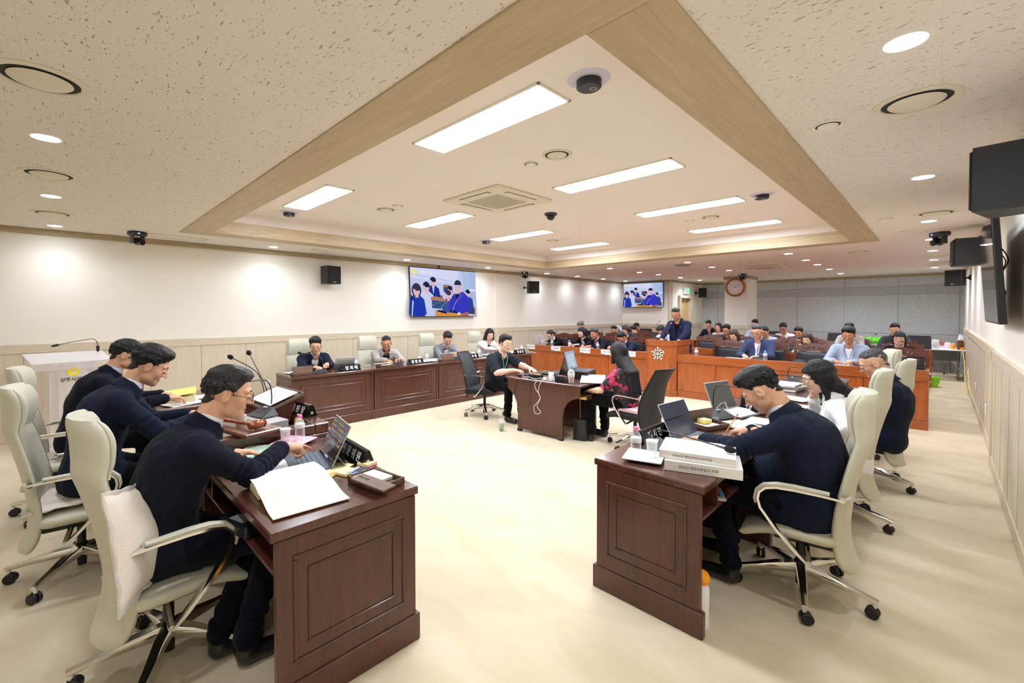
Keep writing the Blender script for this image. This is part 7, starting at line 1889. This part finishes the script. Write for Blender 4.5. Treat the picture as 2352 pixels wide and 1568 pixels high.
def cable(label, pts, m, r=.003):
    o = MB().tube(pts, r, 7).build('hanging_cable', m, None, smooth=70); tag(o, label, 'cable', 'cables hanging from the work table')
cable('black cable hanging in a long loop from the work table', smoothp([(-3.96, 4.42, .722), (-3.99, yf - .01, .70), (-4.03, yf - .012, .50), (-4.0, yf - .01, .38), (-3.88, yf - .008, .33), (-3.78, yf - .006, .38), (-3.76, yf - .006, .55), (-3.75, yf - .006, .70), (-3.74, 4.42, .722)]), M_rub, .0028)
cable('thin black cable loop inside the longer loop', smoothp([(-3.92, 4.42, .722), (-3.94, yf - .012, .69), (-3.93, yf - .012, .64), (-3.86, yf - .012, .64), (-3.84, yf - .012, .70), (-3.82, 4.42, .722)]), M_rub, .002)
cable('white charging cable twisted and hanging from the work table', smoothp([(-3.58, 4.43, .735), (-3.65, yf - .02, .70), (-3.66, yf - .02, .62), (-3.58, yf - .02, .52), (-3.62, yf - .02, .44), (-3.68, yf - .02, .38), (-3.66, yf - .02, .29), (-3.57, yf - .02, .32), (-3.63, yf - .02, .39), (-3.57, yf - .03, .50), (-3.61, yf - .02, .58), (-3.57, yf - .02, .70), (-3.55, 4.43, .73)]), M_whitep, .0032)
cable('white cable lying along the edge of the work table', smoothp([(-3.95, 4.45, .722), (-3.86, 4.44, .735), (-3.72, 4.42, .722), (-3.66, 4.45, .74), (-3.60, 4.44, .73)]), M_whitep, .0032)
# ---- cushions
def cushion(label, M, s=(.40, .40, .12), lace=True):
    t = thing('white_cushion', label, 'cushion', M.to_translation(), 0, 'white lace cushions'); Mi = Matrix.Translation(M.to_translation()).inverted() @ M
    f = lambda sg: (lambda u, v: ((u - .5) * s[0] * (1 - .10 * math.sin(PI * v)), (v - .5) * s[1] * (1 - .10 * math.sin(PI * u)), sg * s[2] * .5 * (math.sin(PI * u) * math.sin(PI * v)) ** .55))
    mb = MB(); mb.M = Mi; mb.surf(f(1), 22, 22); mb.surf(lambda u, v: f(-1)(1 - u, v), 22, 22); mb.build('cushion_body', mat('white_cotton', srgb(238, 228, 214), .9, bump=.3, bscale=60), t, smooth=80)
    mb = MB(); mb.M = Mi; n = 40; pts = []
    for k in range(4):
        for i in range(n // 4):
            a = i / (n // 4)
            u, v = ((a, 0), (1, a), (1 - a, 1), (0, 1 - a))[k]; p = f(1)(u, v); q = 1.03 + .012 * math.sin(i * 3.1); pts.append((p[0] * q, p[1] * q, .004 * math.sin(i * 2.4)))
    mb.tube(pts, [.010 + .004 * math.sin(i * 2.7) for i in range(len(pts))], 6, closed=True, flat=.5); mb.build('lace_edge', mat('lace', srgb(240, 232, 222), .95, bump=.9, bscale=240), t, smooth=60)
cushion('white lace-edged cushion standing in the foreground chair', Matrix.Translation((-2.36, .225, .66)) @ Matrix.Rotation(R(-28), 4, 'Z') @ Matrix.Rotation(R(100), 4, 'X') @ Matrix.Rotation(R(8), 4, 'Z'), (.42, .44, .13))
cushion('white lace seat cushion on the middle head table chair', Matrix.Translation((-3.76, .05, .475)), (.44, .42, .07))
# ---- back of the room
t = thing('electric_kettle', 'white electric kettle with black handle on the folding table', 'kettle', (-.08, 14.75, .722)); MB().lathe([(0.0001, .03), (.075, .03), (.078, .04), (.062, .20), (.055, .21), (0.0001, .215)], n=26).build('jug', M_whitep, t, smooth=60); MB().lathe([(0.0001, 0), (.085, 0), (.08, .028), (0.0001, .028)], n=26).build('power_base', M_whitep, t); MB().tube(smoothp([(-.05, 0, .195), (-.12, 0, .20), (-.145, 0, .13), (-.12, 0, .06), (-.07, 0, .05)]), .013, 8).build('handle', M_blk, t)
def jar(label, x, y, r, h, m, cap, z=.722):
    t = thing('jar', label, 'jar', (x, y, z), 0, 'jars and bottles on the folding table'); MB().lathe([(0.0001, 0), (r, 0), (r, h * .85), (r * .7, h), (0.0001, h)], n=20).build('jar_body', m, t, smooth=50); MB().lathe([(r * .75, h * .98), (r * .75, h * 1.12), (0.0001, h * 1.13)], n=18).build('jar_lid', cap, t)
jar('tall brown labelled bottle at the wall end of the folding table', .33, 14.80, .055, .22, mat('brown_label', srgb(110, 60, 30), .5), M_whitep); jar('large clear jar behind the brown bottle', .35, 15.05, .06, .30, M_milk, M_whitep)
jar('yellow jar with white lid on the folding table', .22, 14.95, .04, .12, M_orange, M_whitep); jar('pale pink tub on the folding table', .13, 15.1, .06, .13, mat('pale_pink', srgb(232, 210, 226), .5), M_whitep); jar('small yellow tub at the front of the folding table', .36, 14.68, .035, .05, M_orange, M_orange)
t = thing('snack_box', 'light brown box under the kettle handle', 'box', (-.22, 14.95, .722)); MB().box((0, 0, .02), (.22, .16, .04), .004).build('carton', mat('kraft', srgb(206, 160, 104), .8), t)
t = thing('lime_basin', 'lime green plastic basin on the floor under the folding table', 'basin', (-.12, 13.2, 0)); MB().lathe([(0.0001, .004), (.10, .004), (.15, .20), (.16, .205), (.145, .20), (.095, .012), (0.0001, .012)], n=26).build('basin_wall', M_greenp, t, smooth=60)
t = thing('white_bin', 'white bin behind the lime basin', 'bin', (-.42, 13.9, 0)); MB().lathe([(0.0001, .004), (.16, .004), (.20, .40), (.21, .40), (.19, .40), (.15, .012), (0.0001, .012)], n=26).build('bin_wall', M_whitep, t, smooth=60)
t = thing('green_bag', 'bright green bag lying on the long white table', 'bag', (-1.2, 16.0, .722)); MB().surf(lambda u, v: ((u - .5) * .95, (v - .5) * .25, .18 - .10 * (2 * (v - .5)) ** 2 - .06 * (2 * (u - .5)) ** 4 + .008 * math.sin(u * 25)), 18, 10, t=.16).build('bag_body', mat('green_cloth', srgb(110, 220, 60), .8), t, smooth=60)
cable('yellow extension cable running down the right wall', smoothp([(.36, 14.4, .70), (.385, 14.2, .45), (.38, 13.6, .12), (.39, 13.0, .05), (.38, 12.4, .02), (.395, 12.0, .15), (.40, 12.98, .40)]), M_yel, .006)
t = thing('remote_control', 'white remote lying on the far end of the left wall row', 'remote', (-5.98, 7.0, .752), .3); MB().box((0, 0, .008), (.16, .045, .016), .005).build('case', M_silver, t); MB().ell((.05, 0, .02), (.018, .016, .01), 10).build('knob', M_blk, t)
t = thing('plastic_bottle', 'white bottle with orange cap under the front right desk', 'bottle', (-.84, 2.30, 0)); MB().lathe([(0.0001, .002), (.04, .002), (.042, .20), (.03, .23), (0.0001, .235)], n=20).build('bottle_body', M_whitep, t, smooth=50); MB().ell((0, 0, .25), (.045, .045, .04), 16).build('cap', M_orange, t)
t = thing('plastic_bottle', 'orange-capped white bottle behind the front panel of the lower left desk', 'bottle', (-1.86, .64, 0)); MB().lathe([(0.0001, .002), (.04, .002), (.042, .20), (.03, .23), (0.0001, .235)], n=20).build('bottle_body', M_whitep, t, smooth=50); MB().ell((0, 0, .25), (.045, .045, .04), 16).build('cap', M_orange, t)
# ================================================================== the people
H_ = lambda x, y, z: (x, y, z)
# ---- head table (facing +Y)
person('man in dark navy suit and thin glasses, pointing at the tablet, lower left foreground', (-2.47, .585, 1.20), -14, -6, pitch=16, hands=((-2.50, .85, .865), (-2.80, .68, .80)), near=True, hair='short', hmat=H_SOFT, hseed=1, top=C_DNAVY, glasses='black',
       poses=('point', 'relaxed'), girth=1.04, feet=((-2.20, .58, .10), (-2.33, .50, .10)), poles=((.45, .15, -1), None), seat=.46, size=1.05, hipy=.19, slump=.12, hand_dirs=((.05, .98, -.12), None), legs=C_TNAVY, skin=SK_M)
person('man in navy suit reading at the chairman desk, middle of the head table', (-3.72, .42, 1.24), -8, -6, pitch=30, hands=((-3.62, .66, .86), (-3.84, .66, .86)), near=True, hair='full', hmat=H_BLACK, hseed=2, top=C_NAVY, girth=1.06, poses=('relaxed', 'relaxed'), seat=.46, hipy=.20, slump=.12, size=1.05, shirt=mat('lilac_shirt', srgb(226, 220, 236), .8), tie=C_PURPLE)
person('man in dark suit, farthest at the head table, before the clear podium', (-4.97, .40, 1.23), -12, -8, pitch=18, hands=((-4.8, .66, .84), (-5.05, .66, .84)), near=True, hair='short', hmat=H_BLACK, hseed=3, top=C_DNAVY, girth=1.04, seat=.46, hipy=.22, slump=.10, size=1.05, shirt=C_LBLUE)
# ---- right row (facing -X)
person('man in dark navy suit bending over and writing with a pencil, right foreground', (-.755, 2.99, 1.125), 96, 92, pitch=42, hands=((-.86, 3.16, .83), (-1.03, 2.86, .80)), near=True, hair='full', hmat=H_BLACK, hseed=4, top=C_NAVY, girth=1.20, full=1.06, poses=('pen', 'flat'), poles=(None, (.2, -.9, -.3)),
       seat=.46, hipy=.13, slump=.17, size=1.05, feet=((-.95, 3.1, .10), (-.85, 2.80, .10)), legs=C_TNAVY, hand_dirs=((-.9, .1, -.2), (-.95, .15, -.15)))
person('woman in white jacket with long wavy hair and gold glasses, chin on her hand', (-.66, 4.18, 1.09), 112, 96, pitch=20, roll=-8, female=True, hands=((-.72, 4.36, .90), (-.50, 3.98, .66)), near=True, hair='wavy', hmat=H_BLACK, hseed=5, top=C_WHITE, glasses='gold', poses=('relaxed', 'relaxed'),
       seat=.46, hipy=.10, slump=.08, size=1.04, hand_dirs=((.1, -.2, 1), (.5, .3, -.2)), legs=C_WHITE, poles=(None, (.3, -.9, -.2)), shirt=C_WHITE)
person('man in navy jacket and pale blue collar with glasses, third in the right row', (-.42, 5.22, 1.13), 100, 92, pitch=28, hands=((-.74, 5.36, .84), (-.74, 5.12, .84)), near=True, hair='crop', hmat=H_SALT, hseed=6, top=C_NAVY, glasses='black', girth=1.10, full=1.06, seat=.46, hipy=-.02, slump=.06, size=1.05, shirt=C_LBLUE)
# ---- left wall row (facing +X)
person('man in dark suit and glasses looking down, near end of the left wall row', (-6.72, 2.77, 1.085), -108, -96, pitch=14, roll=4, hands=((-6.40, 2.62, .80), (-6.38, 2.80, .83)), hair='full', hmat=H_BLACK, hseed=7, top=C_NAVY, glasses='gold', girth=1.1, poses=('relaxed', 'fist'), pin=True, seat=.46, slump=.10)
person('man in beige jacket over dark blue shirt, second in the left wall row', (-6.76, 4.02, 1.06), -122, -110, pitch=18, hands=((-6.46, 3.84, .80), (-6.46, 4.10, .80)), hair='crop', hmat=H_BLACK, hseed=8, top=C_LGREY, shirt=C_DBLUE, girth=1.12, full=1.05, poses=('relaxed', 'relaxed'), skin=SK_D, pin=True, seat=.46)
person('young man in light grey jacket reading his phone, third in the left wall row', (-6.72, 5.34, 1.08), -118, -105, pitch=30, hands=((-6.46, 5.24, .82), (-6.46, 5.38, .82)), hair='full', hmat=H_BLACK, hseed=9, top=C_GREY, shirt=C_WHITE, pin=True, seat=.46)
person('woman in white with long black hair, farthest in the left wall row', (-6.74, 6.50, 1.12), -118, -104, pitch=16, female=True, hands=((-6.40, 6.36, .82), (-6.40, 6.56, .82)), hair='long', hmat=H_BLACK, hseed=10, top=C_WHITE, style='blouse', seat=.46)
# ---- stenographers
person('man in charcoal tee with mint lanyard and round glasses typing at the work table', (-4.57, 4.74, 1.125), -102, -90, pitch=8, near=True, hands=((-4.27, 4.58, .77), (-4.17, 4.86, .77)), hair='full', hmat=H_SOFT, hseed=11, style='tee', sleeve=.62, top=C_TEE, glasses='gold', lanyard='mint', badge=True, poses=('type', 'type'), skin=skin_mat('skin_pale', srgb(238, 200, 180)), seat=.46, hipy=.16)
person('woman in rose print blouse with long straight black hair typing at the work table', (-2.74, 4.80, 1.10), 76, 86, pitch=4, female=True, near=True, hands=((-3.06, 4.96, .63), (-3.04, 4.66, .62)), hair='long', hmat=H_BLACK, hseed=12, style='blouse', sleeve=.62, top=C_FLORAL, poses=('type', 'type'), seat=.48, hipy=.05, slump=.04, legs=C_TROU)
# ---- standing speaker
person('standing man in blue suit speaking at the lectern', (-3.83, 9.02, 1.555), 172, 178, pitch=26, hands=((-3.98, 8.70, 1.04), (-3.62, 8.70, 1.04)), hair='crop', hmat=H_BLACK, hseed=13, top=C_MNAVY, shirt=C_BLACK, stand=True, girth=1.12, full=1.05, poses=('flat', 'flat'), skin=SK_D, size=1.06, pin=True)
# ---- audience rows (facing -Y); x, y, z of the head
AUD = [
 ('woman with ponytail in black jacket with blue lanyard, left end of the front row', (-7.16, 9.12, 1.00), 168, 30, dict(female=True, hair='ponytail', hmat=H_BROWN, top=C_BLACK, lanyard='blue')),
 ('woman with black bob and white shirt under black jacket, front row left', (-6.27, 9.22, 1.09), 172, 4, dict(female=True, hair='bob', hmat=H_BLACK, top=C_BLACK, shirt=C_WHITE, full=1.1, lanyard='blue')),
 ('man in navy jacket and pale blue shirt beside the black bob woman', (-5.76, 9.00, 1.085), 168, 18, dict(hair='full', hmat=H_SALT, top=C_DNAVY, shirt=C_LBLUE, lanyard='blue', skin=SK_D)),
 ('man in navy jacket looking down, front row left of the lectern', (-5.08, 9.06, 1.02), 165, 36, dict(hair='short', hmat=H_BLACK, top=C_MNAVY, shirt=C_WHITE, skin=SK_D)),
 ('man in blue jacket with glasses and name badge, front row right of the lectern', (-2.37, 9.12, 1.235), 176, 18, dict(hair='short', hmat=H_SALT, top=C_BLUE, shirt=C_WHITE, glasses='black', girth=1.15, full=1.06, badge=True, lanyard='blue', size=1.08)),
 ('man in sky blue jacket with blue lanyard, front row right end', (-1.05, 9.15, 1.215), 178, 16, dict(hair='full', hmat=H_BLACK, top=C_SKY, shirt=C_WHITE, girth=1.12, lanyard='blue', skin=SK_D, size=1.08)),
 ('grey haired man in navy jacket holding a pen, second row left', (-7.30, 10.72, 1.19), 165, 30, dict(hair='full', hmat=H_GREY, top=C_DNAVY)),
 ('woman with brown bob in teal jacket, second row left', (-5.93, 10.8, 1.12), 160, 28, dict(female=True, hair='parted_bob', hmat=H_BROWN, top=C_TEAL)),
 ('man bending low in pale shirt behind the lectern', (-4.93, 10.75, 1.13), 165, 48, dict(hair='full', hmat=H_SOFT, top=C_LBLUE, style='shirt')),
 ('woman with shoulder length hair in light grey jacket, second row', (-3.27, 10.8, 1.07), 172, 26, dict(female=True, hair='shoulder', hmat=H_BROWN, top=C_GREY, lanyard='blue', full=1.08)),
 ('woman with brown hair in pale lime jacket, second row', (-1.90, 10.8, 1.045), 174, 20, dict(female=True, hair='shoulder', hmat=H_BROWN, top=C_LIME, lanyard='blue', full=1.05)),
 ('woman with black bob and glasses in black jacket, right end of the second row', (-.52, 10.8, 1.115), 180, 2, dict(female=True, hair='bob', hmat=H_BLACK, top=C_BLACK, lanyard='blue', glasses='black', full=1.14, girth=1.1)),
 ('man in pale shirt with a hand on his head, third row left', (-7.16, 12.3, 1.045), 172, 24, dict(hair='short', hmat=H_SOFT, top=C_LBLUE, style='shirt', lanyard='blue', hands=((-7.4, 12.0, .82), (-7.02, 12.28, 1.16)))),
 ('man in white shirt with blue lanyard, third row left', (-6.50, 12.3, 1.045), 160, 20, dict(hair='full', hmat=H_BLACK, top=C_LBLUE, style='shirt', lanyard='blue')),
 ('man with curly hair in grey jacket raising his hand to his face, third row', (-3.90, 12.3, 1.13), 172, 14, dict(hair='curly', hmat=H_SOFT, top=C_CHAR, skin=SK_D, hands=((-4.12, 12.05, 1.0), (-3.75, 12.0, .82)))),
 ('man in pale blue shirt partly hidden behind the blue jacketed man', (-3.00, 12.2, 1.11), 172, 20, dict(hair='short', hmat=H_SOFT, top=C_LBLUE, style='shirt', skin=SK_D)),
 ('man in purple jacket with fist at his mouth, third row', (-2.33, 12.3, 1.105), 176, 12, dict(hair='full', hmat=H_BLACK, top=C_PURPLE, skin=SK_D, hands=((-2.5, 12.0, .85), (-2.26, 12.08, .93)), poses=('relaxed', 'fist'))),
 ('man behind the sky blue jacketed man, in greyish jacket', (-1.40, 12.3, 1.23), 176, 14, dict(hair='short', hmat=H_BLACK, top=C_LGREY)),
 ('man in charcoal jacket behind the bespectacled bob woman', (-.66, 12.3, 1.235), 178, 16, dict(hair='short', hmat=H_BLACK, top=C_CHAR)),
 ('man in dark suit before the pale wall, fourth row left', (-7.03, 13.5, 1.11), 165, 18, dict(hair='short', hmat=H_BLACK, top=C_DNAVY, shirt=C_LBLUE, skin=SK_D)),
 ('man in black suit and black tie, fourth row beside the column', (-4.86, 13.75, 1.225), 176, 22, dict(hair='short', hmat=H_BLACK, top=C_DNAVY, tie=C_BLACK)),
 ('woman with long dark hair in white jacket, fourth row beside the column', (-4.55, 13.65, 1.15), 178, 4, dict(female=True, hair='shoulder', hmat=H_BROWN, top=C_WHITE, shirt=C_BLACK, lanyard='blue')),
 ('man in white polo shirt with glasses, fourth row before the grey wall', (-2.95, 13.75, 1.16), 176, 22, dict(hair='full', hmat=H_BLACK, top=C_WHITE, style='shirt', glasses='black', skin=SK_D)),
 ('man mostly hidden behind the blue jacketed man, fourth row', (-3.62, 13.75, 1.26), 176, 20, dict(hair='short', hmat=H_BLACK, top=C_LBLUE, style='shirt')),
]
for i, (lab, hd, yaw, pt, kw) in enumerate(AUD):
    x, y, z = hd
    if 'hands' not in kw: kw['hands'] = ((x - .14, y - .27, .81), (x + .10, y - .30, .81))
    kw.setdefault('seat', .46); kw.setdefault('poses', ('relaxed', 'relaxed'))
    person(lab, hd, yaw, 180 + (yaw - 180) * .4, pitch=pt, hseed=20 + i, lowres=y > 11.5, **kw)
